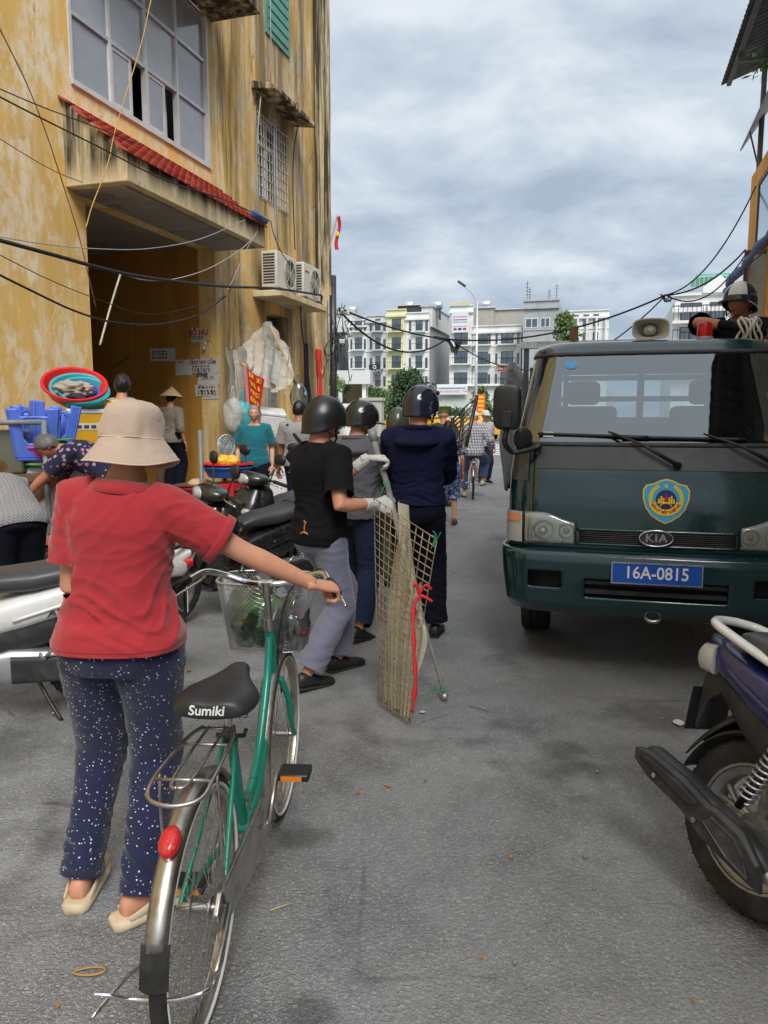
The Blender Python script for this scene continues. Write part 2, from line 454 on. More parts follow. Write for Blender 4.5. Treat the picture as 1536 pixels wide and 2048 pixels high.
def person(label, loc, yaw=0.0, h=1.68, sex='m', fat=1.0, plean=0.0, lean=0.0, roll=0.0, twist=0.0, hyaw=0.0, hpitch=0.0, hroll=0.0, pelvis=None,
     feet=None, foot_yaw=(0.06, -0.06), foot_pitch=(0, 0), hands=None, poles=None, hand_dir=None, curl=(0.35, 0.35), fwdback=None,
     shirt=None, pants=None, shoes=None, hair=None, skin='skin', gloves=None, helmet=None, hat=None, voxel=0.011, extras=None, knee_pole=(0.0, 1, 0.1), sole='rubber', group=None, detail=1, shw=0.178):
  """left side is index 0, right is index 1; the figure faces its local +y"""
  T = thing('person', label, 'person', loc, yaw, group)
  s = h / 1.70; fw = (0.93 if sex == 'f' else 1.0)
  hipw = (1.06 if sex == 'f' else 1.0) * fat; waw = (0.95 if sex == 'f' else 1.0) * fat; chw = (0.90 if sex == 'f' else 1.0) * (0.5 + 0.5 * fat)
  p0 = Vector(pelvis) * 1.0 if pelvis is not None else Vector((0, 0, 0.93 * s))
  Rp = rotm(0, plean, 0); Rc = rotm(twist, lean, roll); qp, qc = Rp.to_quaternion(), Rc.to_quaternion()
  def spine(t):
    n = 12; q = p0.copy(); t0 = 0.0; sg = 1 if t >= 0 else -1
    for i in range(n):
      tm = t * (i + 0.5) / n
      u = smooth01(max(0, tm) / 0.36)
      q = q + (qp.slerp(qc, u) @ Vector((0, 0, 1))) * (t / n) * s
    R = qp.slerp(qc, smooth01(max(0, t) / 0.36)).to_matrix()
    return q, R
  RT = [(-0.115, 0.120 * hipw, 0.095 * hipw, -0.010), (-0.06, 0.163 * hipw, 0.118 * hipw, -0.012), (0.0, 0.172 * hipw, 0.120 * hipw, -0.010), (0.07, 0.158 * lerp(hipw, waw, .6), 0.110 * waw, 0.0),
     (0.14, 0.146 * waw, 0.105 * waw, 0.004), (0.22, 0.150 * lerp(waw, chw, .5), 0.108 * lerp(waw, chw, .5), 0.004), (0.30, 0.162 * chw, 0.116 * chw, 0.0), (0.37, 0.168 * chw, 0.112 * chw, -0.008), (0.43, 0.150 * chw, 0.092 * chw, -0.012),
     (0.47, 0.105, 0.074, -0.010), (0.50, 0.068, 0.062, -0.004), (0.56, 0.056 * fw, 0.060 * fw, 0.008), (0.60, 0.055 * fw, 0.058 * fw, 0.014)]
  def torso(mb, tmin, tmax, off, scale=1.0, flare=0.0):
    ts = [r for r in RT if tmin - 1e-6 <= r[0] <= tmax + 1e-6]
    def at(t):
      for a, b in zip(RT, RT[1:]):
        if a[0] <= t <= b[0]:
          u = (t - a[0]) / (b[0] - a[0]); return tuple(lerp(a[i], b[i], u) for i in range(4))
      return RT[0] if t < RT[0][0] else RT[-1]
    if not ts or ts[0][0] > tmin + 1e-3: r0 = at(tmin); ts = [(tmin, *r0[1:])] + ts
    if ts[-1][0] < tmax - 1e-3: r1 = at(tmax); ts = ts + [(tmax, *r1[1:])]
    rr = []
    for (t, w, d, yo) in ts:
      q, R = spine(t); ring = []
      fl = flare * smooth01((0.15 - t) / 0.25)
      for k in range(28):
        a = 2 * math.pi * k / 28; c, sn = math.cos(a), math.sin(a)
        x = math.copysign(abs(c) ** 0.86, c) * (w * s * scale + off + fl); y = math.copysign(abs(sn) ** 0.86, sn) * (d * s * scale + off + fl)
        ring.append(q + R @ Vector((x, y + yo * s, 0)))
      rr.append(ring)
    mb.rings(rr)
  nb, Rn = spine(0.50)
  Rh = rotm(hyaw, hpitch, hroll)
  hc = nb + (Rc @ Vector((0, 0.012, 0.062)) + Rh @ Vector((0, 0.018, 0.078))) * s
  shp = [None, None]; arms = []; legs = []
  for i, sd in ((0, -1), (1, 1)):
    q, R = spine(0.445); shw_ = shw * (0.93 if sex == 'f' else 1.0) * (0.7 + 0.3 * fat)
    sh = q + R @ Vector((sd * shw_ * s, -0.008 * s, -0.018 * s)); inner = q + R @ Vector((sd * 0.085 * s, -0.012 * s, -0.005 * s))
    tgt = Vector(hands[i]) if hands and hands[i] is not None else sh + Vector((sd * 0.075 * s, 0.03 * s, -0.50 * s))
    pole = Vector(poles[i]) if poles and poles[i] is not None else Vector((sd * 0.35, -1, -0.2))
    el, wr = ik(sh, tgt, 0.285 * s, 0.25 * s, pole); arms.append((inner, sh, el, wr))
    hj = p0 + Rp @ Vector((sd * 0.088 * s * hipw, 0, -0.03 * s))
    an = Vector(feet[i]) if feet and feet[i] is not None else Vector((sd * 0.10 * s, 0, 0.085 * s))
    kp = Vector(knee_pole[i]) if isinstance(knee_pole[0], (tuple, list)) else Vector(knee_pole)
    kn, an = ik(hj, an, 0.425 * s, 0.43 * s, kp); legs.append((hj, kn, an))
  def along(a, b, t): return a + (b - a) * t
  def limb_tube(mb, pts, rads, n=14): mb.tube(pts, rads, n)
  # --- body (one mesh)
  mb = MB(); torso(mb, -0.115, 0.60, -0.004 * s)
  af = (0.90 if sex == 'f' else 1.0) * (0.45 + 0.55 * fat)
  for (inn, sh, el, wr) in arms:
    limb_tube(mb, [inn, sh, along(sh, el, .35), along(sh, el, .8), el, along(el, wr, .25), along(el, wr, .6), wr, wr + (wr - el).normalized() * 0.015],
         [r * s * af for r in (0.062, 0.058, 0.051, 0.043, 0.041, 0.043, 0.036, 0.0275, 0.027)])
  for (hj, kn, an) in legs:
    limb_tube(mb, [along(kn, hj, 1.05), along(hj, kn, .15), along(hj, kn, .5), kn, along(kn, an, .3), along(kn, an, .7), an, an + Vector((0, 0, -0.02))],
         [r * s * (0.5 + 0.5 * fat) for r in (0.080, 0.085, 0.074, 0.055, 0.056, 0.042, 0.035, 0.035)])
  body = remeshed(mb, voxel, 4)
  bm = bmesh.new(); bm.from_mesh(body); bpy.data.meshes.remove(body)
  ext = MB()
  fy = foot_yaw; fp = foot_pitch
  for i in (0, 1): ext.rings(shoe_rings(legs[i][2], fy[i], fp[i], s, 0.93))
  if not gloves:
    for i, th in ((0, 1), (1, -1)):
      inn, sh, el, wr = arms[i]
      fwd = Vector(hand_dir[i]) if hand_dir and hand_dir[i] is not None else (wr - el).normalized() + Vector((0, 0.15, 0))
      bk = Vector(fwdback[i]) if fwdback and fwdback[i] is not None else Vector((-0.9 if i == 0 else 0.9, 0.45, 0.25))
      hand(ext, wr + (wr - el).normalized() * 0.012, fwd, bk, th, curl[i], s * (0.93 if sex == 'f' else 1.0))
  n0 = len(ext.f)
  hm = Matrix.Translation(hc) @ Rh.to_4x4() @ Matrix.Diagonal((s * fw, s * fw, s * fw, 1))
  hs = MB(); hs.rings([[p for p in ring] for ring in head_grid(head_pt)], cap=True)
  for sd in (-1, 1):        # ears
    rr = []
    for (x, k) in ((0.066, 0.75), (0.075, 1.0), (0.081, 1.05), (0.082, 0.8)):
      rr.append([Vector((sd * (x + 0.006 * (math.cos(a) < 0)), -0.008 + math.cos(a) * 0.017 * k, -0.012 + math.sin(a) * 0.031 * k)) for a in (2 * math.pi * j / 12 for j in range(12))])
    hs.rings(rr)
  hs.xform(hm); ext.add(hs.v, hs.f)
  fe = MB()
  for sd in (-1, 1):
    fe.cur = 1; fe.sphere((sd * 0.031, 0.0835, 0.003), 0.0125, 10, 8, (1.15, 0.55, 0.55))
    fe.cur = 2; fe.sphere((sd * 0.030, 0.089, 0.003), 0.0065, 8, 6, (1, 0.5, 0.95))
    fe.tube([(sd * 0.014, 0.0955, 0.020), (sd * 0.030, 0.0945, 0.024), (sd * 0.048, 0.083, 0.019)], [0.0028, 0.0036, 0.002], 6)
    fe.tube([(sd * 0.018, 0.0895, 0.0085), (sd * 0.031, 0.0905, 0.0105), (sd * 0.045, 0.082, 0.006)], [0.0015, 0.002, 0.0012], 5)
    fe.sphere((sd * 0.008, 0.112, -0.042), 0.0035, 6, 5, (1.1, 0.8, 0.6))
  fe.cur = 3; fe.tube([(-0.024, 0.088, -0.0635), (-0.009, 0.0985, -0.061), (0, 0.099, -0.0625), (0.009, 0.0985, -0.061), (0.024, 0.088, -0.0635)], [0.002, 0.0045, 0.0045, 0.0045, 0.002], 6)
  fe.tube([(-0.020, 0.089, -0.068), (0, 0.099, -0.072), (0.020, 0.089, -0.068)], [0.002, 0.0055, 0.002], 6)
  fe.xform(hm)
  vs = [bm.verts.new(v) for v in ext.v]
  for f in ext.f:
    try: bm.faces.new([vs[i] for i in f])
    except ValueError: pass
  vs = [bm.verts.new(v) for v in fe.v]
  for f, mi in zip(fe.f, fe.m):
    nf = bm.faces.new([vs[i] for i in f]); nf.material_index = mi
  bmesh.ops.recalc_face_normals(bm, faces=bm.faces)
  me = bpy.data.meshes.new('body'); bm.to_mesh(me); bm.free()
  link_mesh('body', me, [skin, 'eye_white', 'eye_dark', 'lip'], T)
  # --- trousers
  if pants:
    mb = MB(); o = pants.get('off', 0.012); torso(mb, -0.115, pants.get('top', 0.10), o)
    r1, r2, r3 = pants.get('r', (0.100, 0.082, 0.075)); ln = pants.get('len', 1.95); cuts = []
    for (hj, kn, an) in legs:
      hemp = along(kn, an, ln - 1.0) if ln > 1 else along(hj, kn, ln)
      dirv = (an - kn).normalized() if ln > 1 else (kn - hj).normalized()
      pts = [along(kn, hj, 1.08), along(hj, kn, .12), along(hj, kn, .5)]; rs = [r1 * .98, r1 * 1.03, lerp(r1, r2, .5)]
      if ln > 1:
        pts += [along(hj, kn, .9), kn, along(kn, an, .35 * (ln - 1) + .05), along(kn, hemp, .8), hemp, hemp + dirv * 0.05]
        rs += [r2 * 1.02, r2, lerp(r2, r3, .5), lerp(r2, r3, .9), r3, r3]
      else: pts += [hemp, hemp + dirv * 0.05]; rs += [r2, r2]
      limb_tube(mb, pts, [r * s * (0.4 + 0.6 * fat) for r in rs], 18); cuts.append((hemp, dirv, r3 * s * 2.2 + 0.03, 0.03))
    pm = remeshed(mb, voxel, 5); q, R = spine(pants.get('top', 0.10) - 0.012)
    cut(pm, cuts + [(q, R @ Vector((0, 0, 1)), 0.4, 0.03)])
    amp = pants.get('amp', 0.006); ph = random.uniform(0, 50)
    knz = [(l[1], l[2], l[0]) for l in legs]
    def wr_p(c):
      n1 = mnoise.noise(Vector((c.x * 9 + ph, c.y * 9, c.z * 5))); n2 = mnoise.noise(Vector((c.x * 7, c.y * 7 + ph, c.z * 19 + c.x * 9)))
      w = 0.35
      for (kn, an, hj) in knz:
        w += 0.75 * math.exp(-((c - kn).length / 0.13) ** 2) + 1.1 * math.exp(-((c - an).length / 0.16) ** 2) + 0.5 * math.exp(-((c - hj).length / 0.13) ** 2)
      return amp * (n1 * 0.8 + (1 - 2 * abs(n2)) * w * 0.75)
    displace(pm, wr_p); link_mesh('trousers' if ln > 1.2 else 'shorts', pm, pants['mat'], T)
  # --- shirt
  if shirt:
    mb = MB(); o = shirt.get('off', 0.018); hem = shirt.get('hem', -0.06); torso(mb, max(-0.115, hem - 0.05), shirt.get('neck', 0.487), o, 1.0, shirt.get('flare', 0.0))
    sl = shirt.get('sleeve', 0.62); so = shirt.get('soff', 0.016); cuts = []
    for (inn, sh, el, wr) in arms:
      base = [(inn, 0.070), (sh, 0.064), (along(sh, el, .35), 0.058), (along(sh, el, .75), 0.052)]
      if sl <= 1:
        hp = along(sh, el, sl); dv = (el - sh).normalized()
        pts = [p for p, r in base if (p - sh).length <= (hp - sh).length - 0.01 or p is inn]; rs = [r for p, r in base][:len(pts)]
        pts += [hp, hp + dv * 0.05]; rs += [0.058, 0.058]
      else:
        hp = along(el, wr, sl - 1); dv = (wr - el).normalized()
        pts = [p for p, r in base] + [el, along(el, hp, .5), hp, hp + dv * 0.05]; rs = [r for p, r in base] + [0.050, 0.046, 0.038, 0.037]
      rs = [r * s * af + so * (1.0 if j else 0.6) for j, r in enumerate(rs)]
      limb_tube(mb, pts, rs, 18); cuts.append((hp, dv, 0.058 * s * af + so + 0.016, 0.02))
    sm = remeshed(mb, voxel * shirt.get('vox', 1.0), 5)
    q, R = spine(hem); q2, R2 = spine(shirt.get('neck', 0.487) - 0.01)
    cut(sm, [(q, -(R @ Vector((0, 0, 1))), 0.30, 0.03)] + cuts)
    amp = shirt.get('amp', 0.006); ph = random.uniform(0, 50); q3, R3 = spine(0.09)
    shs = [a[1] for a in arms]; els = [a[2] for a in arms]
    def wr_s(c):
      n1 = mnoise.noise(Vector((c.x * 6 + ph, c.y * 6, c.z * 6)))
      zz = (c - q3).dot(R3 @ Vector((0, 0, 1)))
      n2 = mnoise.noise(Vector((c.x * 4.5 + ph, c.y * 5, c.z * 21 + 2.5 * mnoise.noise(c * 5)))); n4 = mnoise.noise(Vector((c.x * 7 + c.z * 5 + ph, c.y * 6, c.z * 12 - c.x * 8)))
      cr4 = max(0, 1 - 3.2 * abs(n4)) ** 2; cr2 = max(0, 1 - 2.6 * abs(n2)) ** 2
      w = 0.25 + 1.1 * math.exp(-(zz / 0.10) ** 2)
      arm = 0
      for a, b in zip(shs, els):
        arm += math.exp(-((c - (a + Vector((0, 0, -0.09)))).length / 0.11) ** 2) + 1.0 * math.exp(-((c - b).length / 0.12) ** 2)
      n3 = mnoise.noise(Vector(((c.x + c.z) * 17 + ph, c.y * 7, (c.z - c.x) * 5)))
      return amp * (n1 * 0.6 + cr2 * w * 1.25 - 0.3 * w + cr4 * 0.42 + (max(0, 1 - 2.6 * abs(n3)) ** 2 * 1.2 - .3) * arm * 0.8)
    displace(sm, wr_s); link_mesh(shirt.get('name', 'shirt'), sm, shirt['mat'], T)
    if shirt.get('collar'):
      mb = MB(); cn, Rcn = spine(0.468)
      rr = []
      for (t, r, dz) in ((0, 0.078, 0.0), (0.3, 0.074, 0.018), (0.6, 0.077, 0.030), (0.85, 0.093, 0.010), (1, 0.104, -0.012)):
        ring = []
        for k in range(25):
          a = math.pi / 2 + 0.25 + (2 * math.pi - 0.5) * k / 24
          ring.append(cn + Rcn @ Vector((math.cos(a) * r * s * 1.02 * shirt.get('cw', 1), math.sin(a) * r * s * 0.95 * shirt.get('cw', 1) - 0.004, (dz + 0.012 * math.sin(-a) * 0.6 + 0.008) * s)))
        rr.append(ring)
      mb.rings(rr, cap=False, closed=False)
      co = mb.build('collar', shirt.get('cmat', shirt['mat']), T, smooth=True); sd = co.modifiers.new('s', 'SOLIDIFY'); sd.thickness = 0.003
    if shirt.get('hood'):
      mb = MB(); cn, Rcn = spine(0.465)
      for k, (r, dz, yo, th_) in enumerate(((0.105, 0.00, -0.030, 0.036), (0.118, -0.035, -0.065, 0.040), (0.082, 0.032, -0.012, 0.026))):
        pts = []
        for j in range(22):
          a = math.pi / 2 + 0.55 + (2 * math.pi - 1.1) * j / 21
          b = smooth01((math.cos(a + math.pi / 2) * 0 - math.sin(a)) * 0.5 + 0.5)
          pts.append(cn + Rcn @ Vector((math.cos(a) * r * s, math.sin(a) * r * 0.85 * s + yo * s * b, (dz - 0.03 * b * (k != 2)) * s)))
        mb.tube(pts, [(th_ * s * (0.55 + 0.7 * smooth01(0.5 - 0.5 * math.sin(math.pi / 2 + 0.55 + (2 * math.pi - 1.1) * j / 21))), th_ * s * 0.8) for j in range(22)], 8)
      hd = remeshed(mb, voxel * 0.8, 4)
      displace(hd, lambda c: 0.006 * mnoise.noise(c * 18)); link_mesh('hood', hd, shirt['mat'], T)
  # --- shoes
  if shoes:
    for i in (0, 1):
      mb = MB(); k = shoes.get('k', 1.06)
      rr = shoe_rings(legs[i][2], fy[i], fp[i], s, k)
      if shoes.get('type') == 'mule':
        rr2 = rr[4:]; mb.rings(rr2); low = []
        for r in rr: c = sum(r, Vector()) / len(r); b = min(p.z for p in r); low.append([c.lerp(p, 1.04) if True else p for p in r])
        Rm = Matrix.Rotation(fy[i], 3, 'Z') @ Matrix.Rotation(-fp[i], 3, 'X'); up = Rm @ Vector((0, 0, 1))
        rs = []
        for (y, w) in ((-0.098, 0.026), (-0.080, 0.046), (-0.02, 0.052), (0.05, 0.054), (0.12, 0.058), (0.165, 0.050), (0.195, 0.030), (0.205, 0.01)):
          c = legs[i][2] + Rm @ Vector((0, y * s, -0.088 * s))
          x = Rm @ Vector((1, 0, 0))
          rs.append([c + x * w * s * math.copysign(abs(math.cos(a)) ** .6, math.cos(a)) + up * (0.020 * s * math.copysign(abs(math.sin(a)) ** .6, math.sin(a))) for a in (2 * math.pi * j / 14 for j in range(14))])
        mb.rings(rs)
        # side straps to the heel
        for sd in (-1, 1):
          mb.tube([legs[i][2] + Rm @ Vector((sd * 0.043 * s, 0.06 * s, -0.045 * s)), legs[i][2] + Rm @ Vector((sd * 0.046 * s, 0.0, -0.058 * s)), legs[i][2] + Rm @ Vector((sd * 0.042 * s, -0.055 * s, -0.07 * s))], [(0.006, 0.022), (0.006, 0.016), (0.005, 0.010)], 8)
      else: mb.rings(rr)
      so = mb.build('shoe', shoes['mat'], T, smooth=True)
      if shoes.get('type') != 'mule':
        mb = MB(); rs = []
        Rm = Matrix.Rotation(fy[i], 3, 'Z') @ Matrix.Rotation(-fp[i], 3, 'X'); up = Rm @ Vector((0, 0, 1))
        for (y, w) in ((-0.080, 0.022), (-0.066, 0.036), (-0.02, 0.040), (0.03, 0.040), (0.08, 0.047), (0.13, 0.051), (0.17, 0.045), (0.20, 0.024), (0.207, 0.01)):
          c = legs[i][2] + Rm @ Vector((0, y * s, -0.084 * s)); x = Rm @ Vector((1, 0, 0))
          rs.append([c + x * w * s * math.copysign(abs(math.cos(a)) ** .6, math.cos(a)) + up * (0.010 * s * math.copysign(abs(math.sin(a)) ** .6, math.sin(a))) for a in (2 * math.pi * j / 12 for j in range(12))])
        mb.rings(rs).build('sole', shoes.get('sole', sole), so, smooth=True)
  if gloves:
    for i, th in ((0, 1), (1, -1)):
      inn, sh, el, wr = arms[i]; mb = MB()
      fwd = Vector(hand_dir[i]) if hand_dir and hand_dir[i] is not None else (wr - el)
      bk = Vector(fwdback[i]) if fwdback and fwdback[i] is not None else Vector((-0.9 if i == 0 else 0.9, 0.45, 0.25))
      d = (wr - el).normalized()
      mb.tube([wr - d * 0.07, wr - d * 0.03, wr + d * 0.01, wr + d * 0.03], [0.036 * s, 0.034 * s, 0.033 * s, 0.03 * s], 14)
      hand(mb, wr + d * 0.012, fwd, bk, th, curl[i], s * 1.08, fat=1.12)
      gm = remeshed(mb, 0.0042, 2); link_mesh('glove', gm, gloves, T)
  # --- hair
  def hm_v(v): return hm @ Vector(v)
  if hair:
    fr, sdn, bk, th = hair.get('front', 0.060), hair.get('side', -0.005), hair.get('back', -0.075), hair.get('thick', 0.014)
    ph = random.uniform(0, 30)
    def hp(tha, pha):
      p = head_pt(tha, pha); yn = p.y / 0.097
      line = lerp(sdn, fr, smooth01((yn - 0.1) / 0.75)) if yn > 0.1 else lerp(sdn, bk, smooth01((0.1 - yn) / 0.7))
      a = smooth01((p.z - line + 0.012) / 0.028)
      d = Vector((p.x, p.y * 1.0, p.z)).normalized()
      nz = 0.35 * mnoise.noise(Vector((p.x * 60 + ph, p.y * 60, p.z * 18))) + 0.5 * mnoise.noise(p * 25)
      return hm_v(p * lerp(0.93, 1.0, a) + d * th * a * (1 + nz * 0.6) + Vector((0, 0, hair.get('lift', 0.0) * a * max(0, p.z / 0.117))))
    mb = MB(); mb.rings(head_grid(hp, 56, 44)); mb.build('hair', hair.get('mat', 'hair_black'), T, smooth=True)
    if hair.get('bun'):
      mb = MB(); mb.sphere((0, -0.115, -0.02), 0.035, 16, 10, (1.1, 0.8, 1)); mb.xform(hm).build('hair_bun', hair.get('mat', 'hair_black'), T, smooth=True)
  if helmet: make_helmet(T, hm, helmet)
  if hat == 'bucket': make_bucket(T, hm)
  elif hat == 'cone': make_cone(T, hm)
  elif hat in ('cap', 'kepi'): make_cap(T, hm, hat)
  T['_hm'] = 0
  del T['_hm']
  return dict(T=T, hm=hm, arms=arms, legs=legs, spine=spine, s=s, hc=hc)
def make_helmet(T, hm, spec):
  k = spec.get('k', 1.0); a, b, c = 0.117 * k, 0.138 * k, 0.139 * k; low = spec.get('low', -0.034)
  def pt(u, v, g=1.0):
    th = 2 * math.pi * u; ph = v * math.pi / 2
    x = a * g * math.cos(ph) * math.cos(th); y = b * g * math.cos(ph) * math.sin(th) - 0.006; z = c * g * math.sin(ph)
    return x, y, z
  def rim(th):          # rim height round the head: lower behind, raised over the face
    return lerp(low - spec.get('back', 0.045), low + 0.022, smooth01(0.5 + 0.5 * math.sin(th)))
  rr = []
  N = 48
  prof = [(0.965, 0.0), (1.0, -0.003), (1.012, 0.004), (1.008, 0.016), (1.0, 0.022)]
  for (g, dz) in prof:
    ring = []
    for j in range(N):
      th = 2 * math.pi * j / N; z = rim(th); w = 1.0 - 0.10 * smooth01(-z / 0.1)
      ring.append((a * g * w * math.cos(th), b * g * w * math.sin(th) - 0.006, z + dz))
    rr.append(ring)
  for i in range(1, 15):
    v = i / 14; ring = []
    for j in range(N):
      th = 2 * math.pi * j / N; z0 = rim(th) + 0.022
      ph = v * math.pi / 2; zz = z0 + (c - z0) * math.sin(ph); w = (1.0 - 0.10 * smooth01(-(z0 - 0.022) / 0.1))
      w = lerp(w, 1.0, smooth01(v * 3)); g = math.cos(ph) ** 0.92 if v < 1 else 0.001
      ring.append((a * w * g * math.cos(th), b * w * g * math.sin(th) - 0.006, zz))
    rr.append(ring)
  mb = MB(); mb.rings([[Vector(p) for p in r] for r in rr], cap=False); mb.xform(hm)
  sh = mb.build('helmet', spec['mat'], T, smooth=True)
  if spec.get('trim'):
    mb = MB(); mb.tube([hm @ Vector(p) for p in rr[2]], 0.0045, 6, loop=True); mb.build('helmet_trim', spec['trim'], sh, smooth=True)
  if spec.get('peak'):
    L = spec['peak']
    def pk(u, v):
      th = math.pi / 2 + (u - 0.5) * 2.1; z = rim(th) + 0.012
      ext = L * math.cos((u - 0.5) * 2.1 * 0.75) * v
      return hm @ Vector((math.cos(th) * (a + ext * 0.55), math.sin(th) * (b + ext) - 0.006, z - 0.25 * ext))
    mb = MB(); mb.grid(pk, 20, 4); p = mb.build('helmet_peak', spec.get('peak_mat', spec['mat']), sh, smooth=True)
    sd = p.modifiers.new('s', 'SOLIDIFY'); sd.thickness = 0.005
  if spec.get('visor'):
    def vf(u, v):
      th = math.pi / 2 + (u - 0.5) * 2.7; ph = lerp(spec['visor'][0], spec['visor'][1], v)
      g = 1.12 + 0.03 * v
      return hm @ Vector((a * g * math.cos(ph) * math.cos(th), b * g * math.cos(ph) * math.sin(th) + 0.004, c * g * math.sin(ph)))
    mb = MB(); mb.grid(vf, 24, 8); v = mb.build('visor', 'visor_clear', sh, smooth=True); sd = v.modifiers.new('s', 'SOLIDIFY'); sd.thickness = 0.002
    for u in (0.0, 1.0):
      mb = MB(); mb.sphere(hm.inverted() @ vf(u, 0.35), 0.014, 12, 8, (1, 1, 1)); mb.xform(hm); mb.build('visor_hinge', 'black_plastic', sh, smooth=True)
  mb = MB()
  for sd in (-1, 1):
    mb.tube([hm @ Vector(p) for p in ((sd * a * 0.9, 0.03, low), (sd * 0.083, 0.035, -0.055), (sd * 0.062, 0.055, -0.10), (0, 0.075, -0.128))], [(0.007, 0.0022)] * 4, 6)
    mb.tube([hm @ Vector(p) for p in ((sd * a * 0.85, -0.06, low - 0.03), (sd * 0.080, -0.01, -0.07), (sd * 0.062, 0.055, -0.10))], [(0.006, 0.002)] * 3, 6)
  mb.build('helmet_strap', 'strap_black', sh, smooth=True)
  if spec.get('stud'):
    mb = MB(); x, y, z = spec['stud']; mb.sphere((x, y, z), 0.006, 10, 6); mb.xform(hm); mb.build('helmet_stud', 'chrome', sh, smooth=True)
  if spec.get('stripe'):
    def st(u, v):
      th = math.pi / 2 + spec['stripe'][0] + (v - 0.5) * spec['stripe'][1]; ph = lerp(0.12, 1.35, u)
      return hm @ Vector((a * 1.006 * math.cos(ph) ** .92 * math.cos(th), b * 1.006 * math.cos(ph) ** .92 * math.sin(th) - 0.006, 0.012 + (c - 0.010) * math.sin(ph)))
    mb = MB(); mb.grid(st, 14, 10); mb.build('helmet_panel', 'white_plastic', sh, smooth=True)
  if spec.get('band'):
    def bd(u, v):
      th = -math.pi / 2 + (v - 0.5) * 0.16 + 0 * u; ph = lerp(0.1, 1.5, u)
      return hm @ Vector((a * 1.004 * math.cos(ph) ** .92 * math.cos(th), b * 1.004 * math.cos(ph) ** .92 * math.sin(th) - 0.006, 0.0 + (c + 0.001) * math.sin(ph)))
    mb = MB(); mb.grid(bd, 14, 3); mb.build('helmet_panel', 'grey_plastic', sh, smooth=True)
def make_bucket(T, hm):
  prof = [(0.001, 0.138), (0.035, 0.136), (0.062, 0.129), (0.083, 0.115), (0.095, 0.096), (0.101, 0.072), (0.104, 0.045), (0.106, 0.018), (0.107, 0.002), (0.1085, 0.000)]
  n = 8
  for i in range(1, n * 2 + 1):
    t = i / (n * 2); prof.append((0.108 + 0.051 * t + (0.0012 if i % 2 else 0.0), -0.080 * t ** 0.95))
  prof += [(0.1595, -0.083), (0.158, -0.0845), (0.152, -0.076)]
  N = 64; rr = []
  for (r, z) in prof:
    ring = []
    for j in range(N):
      a = 2 * math.pi * j / N
      p = Vector((math.cos(a) * r * 0.97, math.sin(a) * r * 1.08 - 0.004, z))
      w = smooth01((0.13 - abs(z - 0.05)) / 0.13)
      q = p + Vector((math.cos(a), math.sin(a), 0.3)) * (0.009 * mnoise.noise(p * 16) + 0.006 * (1 - 2 * abs(mnoise.noise(Vector((p.x * 20, p.y * 20, p.z * 34)))))) * (w if z > 0.0 else 0.3)
      if z < 0: q.z += 0.010 * math.sin(2 * a + 0.9) * (-z / 0.09) + 0.006 * math.sin(3 * a)
      ring.append(q)
    rr.append(ring)
  mb = MB(); mb.rings(rr, cap=False); mb.xform(hm)
  o = mb.build('bucket_hat', 'hat_beige', T, smooth=True)
  mb = MB(); mb.tube([hm @ p for p in rr[-3]], 0.0028, 6, loop=True); mb.build('hat_brim_edge', 'hat_edge', o, smooth=True)
  mb = MB(); mb.tube([hm @ (p * 1.004) for p in rr[8]], 0.0022, 6, loop=True); mb.build('hat_seam', 'hat_edge', o, smooth=True)
  return o
def make_cone(T, hm):
  prof = [(0.002, 0.215), (0.05, 0.172), (0.10, 0.128), (0.15, 0.082), (0.20, 0.034), (0.205, 0.026), (0.198, 0.030), (0.148, 0.072), (0.09, 0.120), (0.002, 0.19)]
  mb = MB(); mb.lathe(prof, 40, c=(0, -0.005, 0.0)); mb.xform(hm); o = mb.build('conical_hat', 'palm_leaf', T, smooth=30)
  mb = MB()
  for i in range(9):
    t = (i + 1) / 10; mb.torus((0, -0.005, 0.217 - 0.187 * t), 0.004 + 0.197 * t, 0.0013, 36, 5, 'Z')
  mb.xform(hm); mb.build('hat_hoop', 'palm_rib', o, smooth=True)
  return o
def make_cap(T, hm, kind):
  if kind == 'kepi':
    prof = [(0.001, 0.150), (0.12, 0.146), (0.135, 0.138), (0.128, 0.126), (0.094, 0.085), (0.091, 0.050)]
  else:
    prof = [(0.001, 0.139), (0.045, 0.134), (0.075, 0.115), (0.091, 0.08), (0.095, 0.045), (0.094, 0.030)]
  mb = MB(); mb.lathe(prof, 32, c=(0, -0.002, 0), sy=1.15); mb.xform(hm); o = mb.build('cap', 'cap_green' if kind == 'kepi' else 'cap_white', T, smooth=50)
  def pk(u, v):
    th = math.pi / 2 + (u - 0.5) * 1.9; e = 0.065 * v * math.cos((u - 0.5) * 1.5)
    return hm @ Vector((math.cos(th) * (0.093 + e * .5), math.sin(th) * (0.105 + e), 0.038 - 0.35 * e))
  mb = MB(); mb.grid(pk, 14, 4); p = mb.build('cap_peak', 'black_plastic' if kind == 'kepi' else 'cap_white', o, smooth=True); sd = p.modifiers.new('s', 'SOLIDIFY'); sd.thickness = 0.003
  return o
